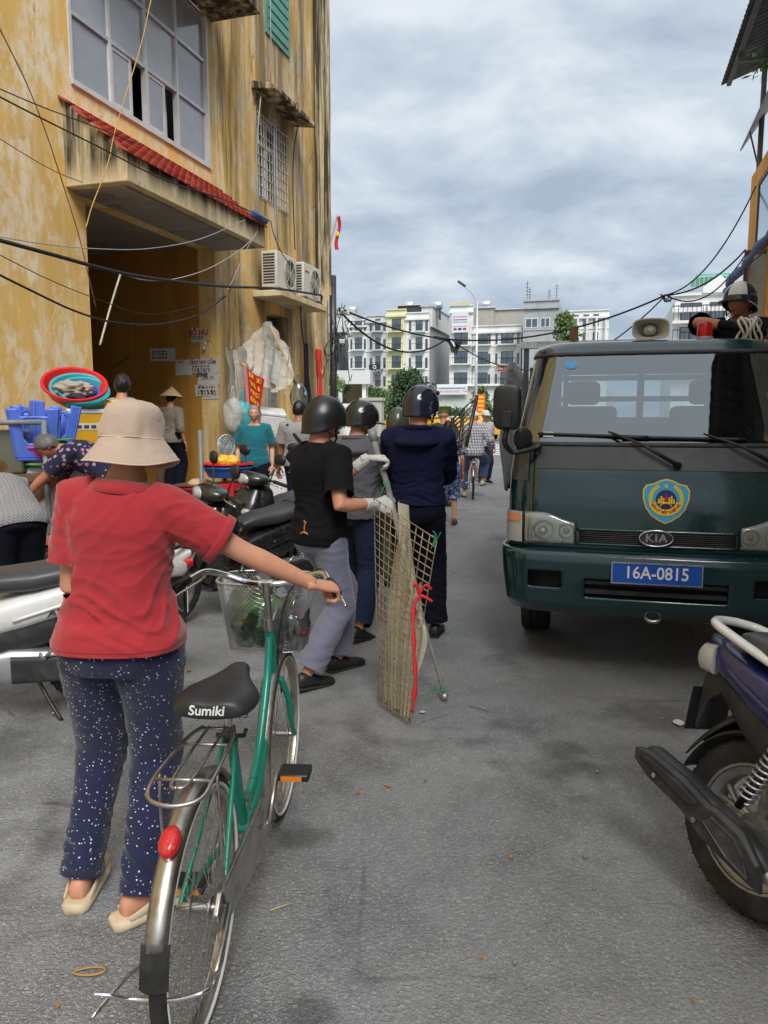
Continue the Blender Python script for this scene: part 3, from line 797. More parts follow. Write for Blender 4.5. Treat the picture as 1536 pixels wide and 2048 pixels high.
# ------------------------------------------------------------------ material library
def skin_mat(name, col):
  t = NT(name); n = t.noise(18, 4, 0.6); n2 = t.noise(160, 3, 0.6)
  c = t.mix(t.ramp(n, [(0.3, 0.0), (0.7, 1.0)]), tuple(x * 0.86 for x in col), (min(1, col[0] * 1.08), col[1] * 1.02, col[2] * 0.98))
  t.set(col=c, rough=0.52, spec=0.4, sss=0.12); t.b.inputs['Subsurface Radius'].default_value = (0.010, 0.004, 0.002)
  t.bump(n2, 0.12, 0.002)
skin_mat('skin', S(205, 150, 122)); skin_mat('skin_tan', S(178, 122, 94)); skin_mat('skin_pale', S(212, 164, 138))
pbr('eye_white', (0.6, 0.58, 0.54), 0.25, var=0.02); pbr('eye_dark', (0.015, 0.012, 0.01), 0.2, var=0.02); pbr('lip', S(150, 82, 74), 0.45)
for nm, col in (('hair_black', (0.012, 0.011, 0.011)), ('hair_grey', (0.10, 0.098, 0.095)), ('hair_silver', (0.26, 0.25, 0.24))):
  t = NT(nm); n = t.noise(1, 4, 0.6, vec=t.mapped((190, 190, 24)))
  t.set(col=t.mix(n, tuple(x * 0.5 for x in col), tuple(x * 1.5 for x in col)), rough=0.42, spec=0.45); t.bump(n, 0.55, 0.004)
# fabrics
t = cloth('shirt_red', S(164, 46, 52), fold=0.30, fs=7)
z_ = t.sep(t.tc.outputs['Object'])[2]; ln = t.math('LESS_THAN', t.math('ABSOLUTE', t.math('SUBTRACT', z_, 0.868)), 0.0022); old = t.b.inputs['Base Color'].links[0].from_socket; t.set(col=t.mix(t.math('MULTIPLY', ln, .55), old, (0.12, 0.012, 0.016)))
cloth('shirt_black', (0.010, 0.010, 0.012), fold=0.35); cloth('jacket_navy', (0.0085, 0.011, 0.036), fold=0.5, fs=7, rough=0.8); cloth('trousers_black', (0.009, 0.010, 0.018), fold=0.45)
cloth('jacket_grey', (0.105, 0.105, 0.118), fold=0.5); cloth('trousers_navy', (0.018, 0.026, 0.060), fold=0.5); cloth('trousers_grey', S(116, 118, 138, 1.0), fold=0.5, fs=6)
cloth('tee_grey', S(152, 152, 152), fold=0.4); cloth('top_teal', (0.012, 0.150, 0.185), fold=0.4); cloth('jeans_blue', S(72, 88, 122), fold=0.45); cloth('uniform_olive', (0.055, 0.065, 0.045)); cloth('cap_white', (0.75, 0.73, 0.70)); cloth('cap_green', S(120, 150, 70))
cloth('glove_white', (0.62, 0.60, 0.57), weave=260, fold=0.6, fs=40); cloth('glove_black', (0.012, 0.012, 0.013)); cloth('hat_beige', S(182, 162, 144), fold=0.22, fs=16, weave=500); cloth('hat_edge', S(206, 182, 158)); cloth('lanyard_blue', (0.03, 0.06, 0.30)); cloth('flag_red', S(205, 45, 35)); cloth('cloth_dark', (0.02, 0.02, 0.03)); cloth('flag_yellow', S(250, 200, 40)); cloth('sock_dark', (0.02, 0.02, 0.03)); cloth('rag_grey', S(170, 160, 145), fold=0.8); cloth('tarp_blue', S(70, 95, 150), fold=0.9, fs=12); cloth('tarp_grey', (0.16, 0.18, 0.18), fold=0.8, fs=6)
def dots(name, base, spot, sc, r0, r1, rough=0.9):
  t = NT(name); v = t.vor(sc); col = t.vor(sc, out=1)
  thr = t.math('MULTIPLY', t.sep(col)[0], r1)
  k = t.math('LESS_THAN', v, t.math('ADD', thr, r0))
  keep = t.math('GREATER_THAN', t.sep(col)[1], 0.25)
  t.set(col=t.mix(t.math('MULTIPLY', k, keep), base, spot), rough=rough, sheen=0.2, spec=0.25)
  t.bump(t.math('ADD', t.math('MULTIPLY', t.noise(900, 2), 0.05), t.noise(7, 5, 0.55, dist=1.0)), 0.42, 0.02); return t
dots('trousers_stars', (0.018, 0.022, 0.062), (0.62, 0.62, 0.68), 92, 0.09, 0.18)
t = NT('blouse_floral'); v = t.vor(24); c = t.vor(24, out=1); pet = t.noise(75, 3); k = t.math('MULTIPLY', t.math('LESS_THAN', t.math('ADD', v, t.math('MULTIPLY', pet, 0.5)), 0.60), t.math('GREATER_THAN', t.sep(c)[2], 0.45))
t.set(col=t.mix(k, (0.012, 0.013, 0.042), t.mix(t.sep(c)[0], (0.42, 0.12, 0.26), (0.30, 0.27, 0.32))), rough=0.9); t.bump(t.noise(8, 5, dist=1), 0.4, 0.02)
t = NT('shorts_floral'); v = t.noise(26, 3, 0.5, dist=1.4)
t.set(col=t.mix(t.ramp(v, [(0.5, 0.0), (0.56, 1.0)]), (0.018, 0.045, 0.19), (0.34, 0.42, 0.62)), rough=0.9); t.bump(t.noise(8, 5, dist=1), 0.4, 0.02)
def weave_pat(name, a, b, scale):
  t = NT(name); w = t.node('ShaderNodeTexBrick'); w.offset = 0.5; w.inputs['Scale'].default_value = scale; w.inputs['Mortar Size'].default_value = 0.018
  w.inputs['Brick Width'].default_value = 0.5; w.inputs['Row Height'].default_value = 0.16
  xx = t.sep(t.tc.outputs['Object']); cb = t.node('ShaderNodeCombineXYZ'); t.l.new(t.math('ADD', t.math('ADD', xx[0], xx[1]), t.math('MULTIPLY', xx[2], 0.9)), cb.inputs[0]); t.l.new(t.math('SUBTRACT', t.math('ADD', xx[2], t.math('MULTIPLY', xx[1], .5)), t.math('MULTIPLY', xx[0], 0.7)), cb.inputs[1]); t.l.new(cb.outputs[0], w.inputs['Vector']); w.inputs['Color1'].default_value = (*a, 1); w.inputs['Color2'].default_value = (*a, 1); w.inputs['Mortar'].default_value = (*b, 1)
  t.set(col=w.outputs[0], rough=0.9); t.bump(t.noise(8, 5, dist=1), 0.4, 0.02)
weave_pat('shirt_basket', (0.30, 0.29, 0.29), (0.03, 0.03, 0.035), 9.0)
t = NT('shirt_tweed'); n = t.noise(120, 3, 0.7); n2 = t.vor(70, feature='F1')
t.set(col=t.mix(t.ramp(n, [(0.4, 0.0), (0.6, 1.0)]), S(96, 80, 66), S(176, 164, 146)), rough=0.9); t.bump(t.noise(9, 5, dist=1), 0.5, 0.02)
def plaid(name, c0, c1, c2, f):
  t = NT(name); x = t.sep(t.mapped((f, f, f)))
  def band(s): return t.math('LESS_THAN', t.math('FRACT', s), 0.42)
  a, b = band(t.math('ADD', x[0], x[1])), band(x[2])
  t.set(col=t.mix(t.math('MULTIPLY', a, 0.62), t.mix(t.math('MULTIPLY', b, 0.62), c0, c1), c2), rough=0.9); t.bump(t.noise(9, 5, dist=1), 0.4, 0.02)
plaid('shirt_plaid', (0.62, 0.62, 0.66), (0.07, 0.085, 0.13), (0.09, 0.10, 0.14), 19); plaid('shirt_check', (0.70, 0.70, 0.72), (0.2, 0.2, 0.25), (0.25, 0.25, 0.28), 24)
# plastics / metals
pbr('rubber', (0.014, 0.014, 0.014), 0.72, var=0.3, bump=0.25, bs=90, dirt=(0.10, 0.09, 0.08), dirt_amt=0.30, dscale=9)
pbr('shoe_black', (0.018, 0.017, 0.018), 0.5, bump=0.1); pbr('shoe_beige', S(206, 188, 158), 0.7, bump=0.1, dirt=(0.2, 0.17, 0.12), dirt_amt=0.3, dscale=14); pbr('shoe_white', S(200, 195, 182), 0.6); pbr('sandal_brown', (0.10, 0.05, 0.03), 0.7)
pbr('black_plastic', (0.014, 0.014, 0.015), 0.45, var=0.2, bump=0.15, bs=300); pbr('strap_black', (0.012, 0.012, 0.012), 0.8); pbr('grey_plastic', (0.24, 0.25, 0.26), 0.45); pbr('white_plastic', (0.60, 0.60, 0.58), 0.38, dirt=(0.3, 0.28, 0.24), dirt_amt=0.25)
pbr('helmet_matt', (0.009, 0.009, 0.010), 0.34, var=0.1, rvar=0.05, spec=0.6); pbr('helmet_gloss', (0.012, 0.012, 0.013), 0.20, var=0.1, coat=0.4); pbr('helmet_navy', (0.008, 0.014, 0.030), 0.16, var=0.1, coat=0.5); pbr('helmet_olive', (0.055, 0.065, 0.045), 0.25, coat=0.3)
t = NT('visor_clear'); t.set(col=(0.85, 0.85, 0.85), rough=0.06, alpha=0.22, spec=0.8)
pbr('chrome', (0.72, 0.72, 0.73), 0.16, 1.0, var=0.05, dirt=(0.28, 0.22, 0.16), dirt_amt=0.45, dscale=24); pbr('steel_dull', (0.50, 0.48, 0.45), 0.36, 1.0, var=0.15, dirt=(0.20, 0.13, 0.08), dirt_amt=0.55, dscale=13, bump=0.05)
pbr('steel_dark', (0.10, 0.10, 0.10), 0.45, 0.9, var=0.2, dirt=(0.10, 0.05, 0.03), dirt_amt=0.4, dscale=9); pbr('alu', (0.55, 0.56, 0.57), 0.42, 0.85, var=0.08, dirt=(0.2, 0.18, 0.15), dirt_amt=0.25, dscale=10); pbr('rim_silver', (0.42, 0.41, 0.39), 0.42, 0.7, var=0.1, dirt=(0.12, 0.10, 0.08), dirt_amt=0.6, dscale=10)
pbr('spoke', (0.50, 0.48, 0.46), 0.38, 0.9); pbr('rust', (0.16, 0.07, 0.035), 0.85, 0.2, var=0.3, bump=0.3); pbr('wire_gold', (0.42, 0.35, 0.22), 0.5, 0.5, var=0.25, dirt=(0.24, 0.11, 0.06), dirt_amt=0.7, dscale=14)
t = NT('bike_green'); n = t.noise(42, 6, 0.72); n2 = t.noise(9, 4, 0.6); n3 = t.noise(4, 3)
c = t.mix(n3, (0.005, 0.215, 0.150), (0.010, 0.27, 0.19)); chip = t.math('MULTIPLY', t.ramp(n, [(0.56, 0.0), (0.60, 1.0)]), t.ramp(n2, [(0.45, 0.0), (0.56, 1.0)]))
t.set(col=t.mix(chip, c, (0.09, 0.055, 0.035)), rough=t.mix(chip, (0.28,) * 3, (0.8,) * 3), coat=0.25); t.bump(chip, -0.3, 0.002)
pbr('saddle_black', (0.020, 0.021, 0.023), 0.42, var=0.1, bump=0.12, bs=260); pbr('seat_vinyl', (0.045, 0.047, 0.052), 0.40, var=0.1, bump=0.14, bs=420, rvar=0.06)
pbr('reflector_red', (0.55, 0.008, 0.012), 0.12, coat=0.6, bump=0.6, bs=320); pbr('reflector_amber', (0.8, 0.22, 0.01), 0.2, coat=0.5, bump=0.4, bs=260)
def paint(name, col, rough=0.22, coat=0.5, dust=0.2):
  t = NT(name); n = t.noise(3, 5, 0.6); d = t.noise(26, 6, 0.7)
  t.set(col=t.mix(t.math('MULTIPLY', t.ramp(d, [(0.45, 0.0), (0.75, 1.0)]), dust), t.mix(n, tuple(x * .92 for x in col), tuple(x * 1.06 for x in col)), (0.20, 0.19, 0.17)), rough=t.ramp(d, [(0.35, rough), (0.75, min(1, rough + 0.25))]), coat=coat)
  t.b.inputs['Coat Roughness'].default_value = 0.08
  t.bump(t.noise(2.2, 2, 0.4), 0.05, 0.02)
paint('paint_truck', (0.0010, 0.027, 0.030), 0.09, 0.8, 0.01); paint('paint_black', (0.010, 0.010, 0.011), 0.2, 0.5); paint('paint_white', (0.70, 0.70, 0.68), 0.25, 0.4, 0.18); paint('paint_silver', (0.34, 0.34, 0.33), 0.3, 0.4); paint('paint_blue', (0.010, 0.014, 0.090), 0.22, 0.6, 0.12); paint('paint_yellow', S(214, 168, 40), 0.3, 0.4); paint('paint_champagne', (0.38, 0.36, 0.29), 0.3, 0.4, 0.2); paint('paint_darkgrey', (0.035, 0.036, 0.040), 0.35, 0.3, 0.25)
pbr('trim_black', (0.022, 0.023, 0.025), 0.55, var=0.15, bump=0.12, bs=200, dirt=(0.12, 0.11, 0.10), dirt_amt=0.35, dscale=8); pbr('trim_band', (0.040, 0.044, 0.052), 0.42, var=0.1)
pbr('plate_blue', S(22, 80, 175), 0.4, var=0.06, dirt=(0.05, 0.06, 0.1), dirt_amt=0.3, dscale=20); pbr('plate_white', (0.75, 0.75, 0.75), 0.45, var=0.04); pbr('plate_frame', (0.55, 0.55, 0.55), 0.3, 0.8)
pbr('em_yellow', S(245, 205, 45), 0.4, var=0.04); pbr('em_cyan', S(60, 165, 205), 0.4, var=0.04); pbr('em_red', S(190, 35, 40), 0.4, var=0.04); pbr('em_navy', S(25, 35, 95), 0.4, var=0.04); pbr('em_gold', S(205, 190, 70), 0.4, var=0.04); pbr('sticker_cyan', S(70, 150, 200), 0.3); pbr('sticker_pale', S(190, 210, 190), 0.4)
pbr('beacon_red', (0.62, 0.010, 0.014), 0.12, coat=0.6); t = NT('beacon_glass'); t.set(col=(0.80, 0.02, 0.03), rough=0.12, trans=0.6, ior=1.4); t.bump(t.noise(60, 3), 0.2, 0.004)
pbr('horn_grey', S(176, 172, 160), 0.5, dirt=(0.2, 0.18, 0.15), dirt_amt=0.4)
def glassy(name, tint, refl, alpha, rough=0.03):
  """thin pane: part of the light is mirrored, the rest passes"""
  t = NT(name); t.n.remove(t.b); out = t.n['Material Output']
  tr = t.node('ShaderNodeBsdfTransparent'); tr.inputs[0].default_value = (*tint, 1)
  gl = t.node('ShaderNodeBsdfGlossy'); gl.inputs['Roughness'].default_value = rough; gl.inputs['Color'].default_value = (0.86, 0.95, 1, 1)
  lw = t.node('ShaderNodeFresnel'); lw.inputs['IOR'].default_value = 1.5
  f = t.math('ADD', t.math('MULTIPLY', lw.outputs[0], alpha), refl, True)
  mx = t.node('ShaderNodeMixShader'); t.l.new(f, mx.inputs[0]); t.l.new(tr.outputs[0], mx.inputs[1]); t.l.new(gl.outputs[0], mx.inputs[2]); t.l.new(mx.outputs[0], out.inputs[0])
glassy('windscreen', (0.30, 0.38, 0.40), 0.17, 1.3, 0.02); glassy('lamp_glass', (0.92, 0.92, 0.90), 0.06, 1.0, 0.05); glassy('pane_dark', (0.10, 0.13, 0.14), 0.20, 1.5, 0.04); glassy('pane_far', (0.16, 0.20, 0.20), 0.22, 1.2, 0.1); glassy('mirror_glass', (0.1, 0.1, 0.1), 0.9, 0.1, 0.02); glassy('bag_clear', (0.86, 0.90, 0.90), 0.10, 1.4, 0.12)
t = NT('pane_frosted'); n = t.noise(5, 4); oi_ = t.node('ShaderNodeObjectInfo'); n = t.math('ADD', t.math('MULTIPLY', n, .5), t.math('MULTIPLY', oi_.outputs['Random'], .55)); t.set(col=t.mix(n, S(126, 134, 144), S(176, 180, 184)), rough=0.12, spec=0.7); t.bump(t.noise(1.5, 2), 0.03, 0.05)  # random tint per pane puts varied reflections into the glass colour
pbr('reflector_lamp', (0.80, 0.80, 0.70), 0.16, 0.25, bump=0.35, bs=45); pbr('lamp_amber', (0.72, 0.28, 0.12), 0.15, coat=0.5, bump=0.3, bs=200); pbr('lamp_clear', (0.42, 0.42, 0.40), 0.12, coat=0.6, bump=0.4, bs=130)
pbr('dash', (0.05, 0.055, 0.055), 0.7); pbr('interior', (0.022, 0.024, 0.025), 0.8); pbr('void_black', (0.004, 0.004, 0.004), 0.9, var=0)
pbr('curtain_white', (0.7, 0.72, 0.72), 0.8)
# building surfaces
def plaster(name, base, pale, dark, grime, seed=0.0, patch=0.45, bias=0.0, mold=(0.48, 0.62), bands=()):
  t = NT(name)
  big = t.noise(0.55, 6, 0.62, vec=t.mapped((1, 1, 0.6), (seed, 3, 1))); streak = t.noise(1.0, 8, 0.7, vec=t.mapped((3.2, 3.2, 0.28), (seed, 0, 0))); fine = t.noise(9, 8, 0.7, vec=t.mapped((1, 1, 0.5)))
  med = t.noise(2.1, 8, 0.68, vec=t.mapped((1.2, 1.2, 0.55), (0, seed, 2)))
  reg0 = t.noise(0.6, 3, 0.5, vec=t.mapped((1, 1, 1), (seed, 2, 9)))
  c = t.mix(t.ramp(big, [(0.35, 0.0), (0.65, 1.0)]), tuple(x * 0.84 for x in base), tuple(x * 1.12 for x in base))
  wp = t.math('MULTIPLY', t.ramp(med, [(0.47, 0.0), (0.56, 1.0)]), t.ramp(fine, [(0.42, 0.1), (0.55, 1.0)]))
  c = t.mix(t.math('MULTIPLY', wp, patch), c, pale)
  c = t.mix(t.math('MULTIPLY', t.math('MULTIPLY', t.ramp(streak, [(0.50, 0.0), (0.62, 1.0)]), t.ramp(fine, [(0.40, 0.3), (0.58, 1.0)])), 0.55), c, pale)
  pl = t.noise(1.4, 9, 0.6, vec=t.mapped((1, 1, .7), (seed * 3, 7, 2), )); c = t.mix(t.math('MULTIPLY', t.ramp(pl, [(0.635, 0.0), (0.645, 1.0)]), .75), c, tuple(x * .78 for x in pale))
  ck = t.vor(.75, vec=t.mapped((1, 1, .6)), feature='DISTANCE_TO_EDGE'); c = t.mix(t.math('MULTIPLY', t.ramp(t.math('ADD', ck, t.math('MULTIPLY', t.math('SUBTRACT', t.noise(5, 6, .7), .5), .09)), [(0.0, 0.7), (0.006, 0.0)]), t.ramp(reg0, [(0.5, 0.0), (0.58, 1.0)])), c, tuple(x * .35 for x in base))
  st2 = t.noise(1.0, 8, 0.72, vec=t.mapped((2.2, 2.2, 0.20), (seed + 9, 4, 0))); reg = t.noise(0.42, 3, 0.5, vec=t.mapped((1, 1, 0.35), (seed + 2, 0, 5)))
  x = t.sep(t.tc.outputs['Object'])[0]
  regb = t.math('ADD', reg, t.math('MULTIPLY', t.ramp(t.math('MULTIPLY', x, 0.06), [(0.48, 0.0), (0.92, 1.0)]), bias))
  g = t.math('MULTIPLY', t.ramp(st2, [(0.40, 0.0), (0.58, 1.0)]), t.ramp(regb, [(mold[0], 0.0), (mold[1], 1.0)]))
  c = t.mix(t.math('MULTIPLY', g, grime), c, dark)
  for (ax, lo, hi, k) in bands:          # run-down stains below ledges and beside the window
    q = t.math('ADD', t.sep(t.tc.outputs['Object'])[ax], t.math('MULTIPLY', t.math('SUBTRACT', t.noise(1.6, 5, .6), .5), .5 if ax == 0 else .22)); r_ = t.node('ShaderNodeMapRange'); t.l.new(q, r_.inputs[0]); r_.inputs[1].default_value = lo; r_.inputs[2].default_value = hi; r_.inputs[3].default_value = 0; r_.inputs[4].default_value = 1
    tri = t.ramp(r_.outputs[0], [(0.0, 0.0), (0.35, 1.0), (0.65, 1.0), (1.0, 0.0)] if ax == 0 else [(0.0, 0.0), (1.0, 1.0)])
    sk = t.ramp(t.noise(1.0, 8, .7, vec=t.mapped((5, 5, .35), (seed, 8, 1))), [(0.40, 0.0), (0.56, 1.0)])
    c = t.mix(t.math('MULTIPLY', t.math('MULTIPLY', tri, sk), k), c, dark)
  spots = t.math('MULTIPLY', t.ramp(t.noise(3.3, 9, 0.75), [(0.58, 0.0), (0.72, 1.0)]), 0.5); c = t.mix(t.math('MULTIPLY', spots, 0.6), c, tuple(x * 0.55 for x in base))
  t.set(col=c, rough=0.92, spec=0.2)
  t.bump(t.math('ADD', t.math('MULTIPLY', fine, 0.5), t.noise(40, 4, 0.7)), 0.35, 0.008); return t
plaster('wall_yellow', S(238, 196, 116), S(240, 230, 208), S(88, 80, 66), 0.80, 1.7, 0.75, bias=0.40, mold=(0.60, 0.74), bands=((0, 10.0, 11.3, .75), (0, 12.9, 14.3, .3)))
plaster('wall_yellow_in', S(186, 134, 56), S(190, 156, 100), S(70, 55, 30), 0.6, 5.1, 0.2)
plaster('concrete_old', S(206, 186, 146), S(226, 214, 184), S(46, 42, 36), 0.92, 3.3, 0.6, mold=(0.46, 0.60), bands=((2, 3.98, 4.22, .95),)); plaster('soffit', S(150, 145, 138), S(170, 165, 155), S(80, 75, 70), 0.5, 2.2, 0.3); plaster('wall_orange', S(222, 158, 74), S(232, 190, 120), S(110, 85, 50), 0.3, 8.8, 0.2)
pbr('conc_grey', (0.26, 0.255, 0.24), 0.9, var=0.2, vs=2, bump=0.3, bs=30, dirt=(0.08, 0.075, 0.07), dirt_amt=0.6, dscale=2.5)
t = NT('roof_tile'); oi_ = t.node('ShaderNodeObjectInfo'); n = t.math('ADD', t.math('MULTIPLY', t.noise(7, 5, 0.6), .5), t.math('MULTIPLY', oi_.outputs['Random'], .6)); d = t.noise(3, 6, 0.7)
t.set(col=t.mix(t.math('MULTIPLY', t.ramp(d, [(0.5, 0.0), (0.68, 1.0)]), 0.6), t.mix(n, S(150, 58, 46), S(196, 92, 74)), (0.06, 0.035, 0.03)), rough=0.85); t.bump(t.noise(60, 4), 0.3, 0.004)
pbr('alu_frame', (0.50, 0.51, 0.52), 0.4, 0.5); pbr('frame_white', (0.62, 0.62, 0.60), 0.5); pbr('grille_white', (0.66, 0.65, 0.60), 0.5, dirt=(0.3, 0.18, 0.1), dirt_amt=0.4, dscale=14); pbr('shutter_green', (0.05, 0.085, 0.065), 0.5); pbr('shutter_teal', (0.10, 0.30, 0.24), 0.55)
pbr('ac_white', S(205, 202, 190), 0.5, dirt=(0.3, 0.26, 0.2), dirt_amt=0.35, dscale=6); pbr('cable_black', (0.012, 0.012, 0.013), 0.6); pbr('cable_grey', (0.36, 0.35, 0.33), 0.6); pbr('cable_yellow', S(196, 150, 70), 0.7); pbr('cable_pale', S(196, 192, 178), 0.7)
pbr('paper_white', S(205, 203, 196), 0.9, var=0.1, dirt=(0.35, 0.33, 0.3), dirt_amt=0.35, dscale=12); pbr('print_dark', (0.05, 0.05, 0.06), 0.9); pbr('print_red', S(190, 40, 40), 0.8); pbr('print_green', S(60, 130, 90), 0.8); pbr('banner_red', S(216, 38, 32), 0.75, var=0.06); pbr('banner_pink', S(226, 150, 160), 0.75); pbr('banner_yellow', S(250, 190, 40), 0.7); pbr('print_blue', S(60, 80, 150), 0.8)
t = NT('sheet_plastic'); n = t.noise(3, 5, 0.6, dist=1); t.set(col=t.mix(n, S(186, 182, 170), S(216, 213, 204)), rough=0.25, spec=0.6, alpha=t.ramp(n, [(0.3, 0.38), (0.7, 0.72)])); t.bump(t.noise(6, 5, 0.6, dist=1.8), 0.7, 0.03)
t = NT('net_sack'); n = t.noise(6, 4, 0.6); st = t.noise(420, 2, 0.5)
t.set(col=t.mix(n, S(176, 166, 138), S(224, 216, 194)), rough=0.85, alpha=t.ramp(t.math('ADD', t.math('MULTIPLY', st, .6), t.math('MULTIPLY', n, .4)), [(0.38, 0.50), (0.60, 0.86)])); t.bump(t.noise(22, 5, .6, dist=1), 0.6, 0.012)
pbr('string_green', S(60, 160, 110), 0.6); pbr('string_red', S(222, 40, 48), 0.5)
# plastics of the market
for nm, col in (('plastic_blue', S(84, 116, 212)), ('plastic_red', S(214, 34, 38)), ('plastic_teal', S(64, 168, 176)), ('plastic_pink', S(220, 50, 150)), ('plastic_green', S(70, 165, 85)), ('plastic_deepblue', S(38, 92, 180)), ('plastic_yellow', S(240, 190, 50)), ('plastic_lilac', S(140, 130, 180)), ('tape_yellow', S(206, 158, 34)), ('foam_white', S(224, 224, 220)), ('metal_grey', S(120, 124, 126)), ('olive_box', S(92, 96, 82))):
  pbr(nm, col, 0.42, var=0.1, bump=0.05, bs=40, dirt=tuple(x * 0.45 + 0.02 for x in col), dirt_amt=0.3, dscale=9)
pbr('freezer_white', S(214, 216, 216), 0.35, dirt=(0.35, 0.33, 0.3), dirt_amt=0.3, dscale=4); pbr('meat', S(186, 120, 100), 0.5, var=0.35, vs=60, bump=0.8, bs=70); pbr('wood_brown', (0.13, 0.075, 0.04), 0.75, var=0.3, vs=9); pbr('bamboo', S(190, 160, 110), 0.6, var=0.2); pbr('palm_leaf', S(206, 176, 134), 0.75, var=0.12, vs=20, bump=0.3, bs=120); pbr('palm_rib', S(176, 140, 96), 0.8); pbr('veg_green', (0.10, 0.22, 0.05), 0.6, var=0.5, vs=30); pbr('tomato_red', (0.55, 0.05, 0.04), 0.35); pbr('leaf_dead', S(176, 120, 60), 0.8, var=0.3); pbr('straw', S(190, 178, 120), 0.8); pbr('rope_white', S(206, 200, 190), 0.85, bump=0.6, bs=150); pbr('elastic', S(170, 130, 80), 0.6)
# ground
t = NT('asphalt'); O = t.tc.outputs['Object']
v1 = t.vor(150); vc = t.vor(150, out=1); v2 = t.vor(62); vc2 = t.vor(62, out=1)
big = t.noise(0.45, 6, 0.62); med = t.noise(2.6, 6, 0.66); fine = t.noise(210, 3, 0.6)
base = t.mix(t.ramp(big, [(0.33, 0.0), (0.68, 1.0)]), (0.165, 0.170, 0.175), (0.285, 0.292, 0.300))
base = t.mix(t.ramp(med, [(0.34, 0.65), (0.55, 0.0)]), base, (0.118, 0.121, 0.124))
st = t.math('MULTIPLY', t.math('LESS_THAN', v1, 0.42), t.ramp(t.sep(vc)[0], [(0.55, 0.0), (0.98, 1.0)]))
base = t.mix(t.math('MULTIPLY', st, 0.7), base, (0.50, 0.50, 0.49))
st2 = t.math('MULTIPLY', t.math('LESS_THAN', v2, 0.40), t.ramp(t.sep(vc2)[1], [(0.70, 0.0), (1.0, 1.0)]))
base = t.mix(t.math('MULTIPLY', st2, 0.55), base, (0.44, 0.43, 0.41))
pit = t.math('MULTIPLY', t.math('LESS_THAN', v2, 0.45), t.math('LESS_THAN', t.sep(vc2)[2], 0.22)); base = t.mix(t.math('MULTIPLY', pit, 0.28), base, (0.03, 0.03, 0.03))
oil = t.ramp(t.noise(1.15, 5, 0.58, vec=t.mapped((1, 1, 1), (4.1, 1.3, 0))), [(0.60, 0.0), (0.70, 0.75)]); base = t.mix(oil, base, (0.060, 0.059, 0.058))
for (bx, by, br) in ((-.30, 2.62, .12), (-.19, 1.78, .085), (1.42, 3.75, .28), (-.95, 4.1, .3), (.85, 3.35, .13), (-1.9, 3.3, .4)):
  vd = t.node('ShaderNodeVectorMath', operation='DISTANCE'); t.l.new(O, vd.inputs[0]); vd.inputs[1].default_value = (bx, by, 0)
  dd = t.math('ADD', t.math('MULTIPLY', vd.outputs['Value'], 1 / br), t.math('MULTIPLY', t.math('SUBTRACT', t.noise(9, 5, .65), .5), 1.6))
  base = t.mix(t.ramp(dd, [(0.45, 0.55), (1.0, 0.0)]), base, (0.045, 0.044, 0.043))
crk = t.vor(0.9, vec=None, feature='DISTANCE_TO_EDGE')
base = t.mix(t.math('MULTIPLY', t.ramp(t.math('ADD', crk, t.math('MULTIPLY', t.math('SUBTRACT', t.noise(6, 6, .7), .5), .06)), [(0.0, 0.55), (0.008, 0.0)]), t.ramp(t.noise(.8, 3), [(0.5, 0.0), (0.6, 1.0)])), base, (0.04, 0.04, 0.04))
dust = t.ramp(t.noise(0.9, 7, 0.7, vec=t.mapped((1, 1, 1), (9, 2, 0))), [(0.5, 0.0), (0.72, 0.5)]); base = t.mix(dust, base, (0.27, 0.265, 0.255))
t.set(col=base, rough=t.ramp(t.math('ADD', med, t.math('MULTIPLY', oil, -0.12)), [(0.3, 0.48), (0.65, 0.78)]), spec=0.5)
t.bump(t.math('ADD', t.math('MULTIPLY', v1, 1.0), t.math('ADD', t.math('MULTIPLY', v2, 1.3), t.math('MULTIPLY', fine, 0.5))), 0.65, 0.006)
pbr('pave_concrete', (0.24, 0.232, 0.215), 0.9, var=0.2, vs=1.4, bump=0.4, bs=22, dirt=(0.07, 0.065, 0.06), dirt_amt=0.6, dscale=1.6); pbr('ground_earth', (0.20, 0.19, 0.165), 0.95, var=0.2, vs=0.4); pbr('road_far', (0.19, 0.19, 0.19), 0.7, var=0.12, vs=0.3, bump=0.3, bs=30); pbr('line_white', (0.72, 0.72, 0.70), 0.7, var=0.06, dirt=(0.3, 0.3, 0.3), dirt_amt=0.5, dscale=3); pbr('grass', (0.06, 0.11, 0.03), 0.95, var=0.4, vs=3)
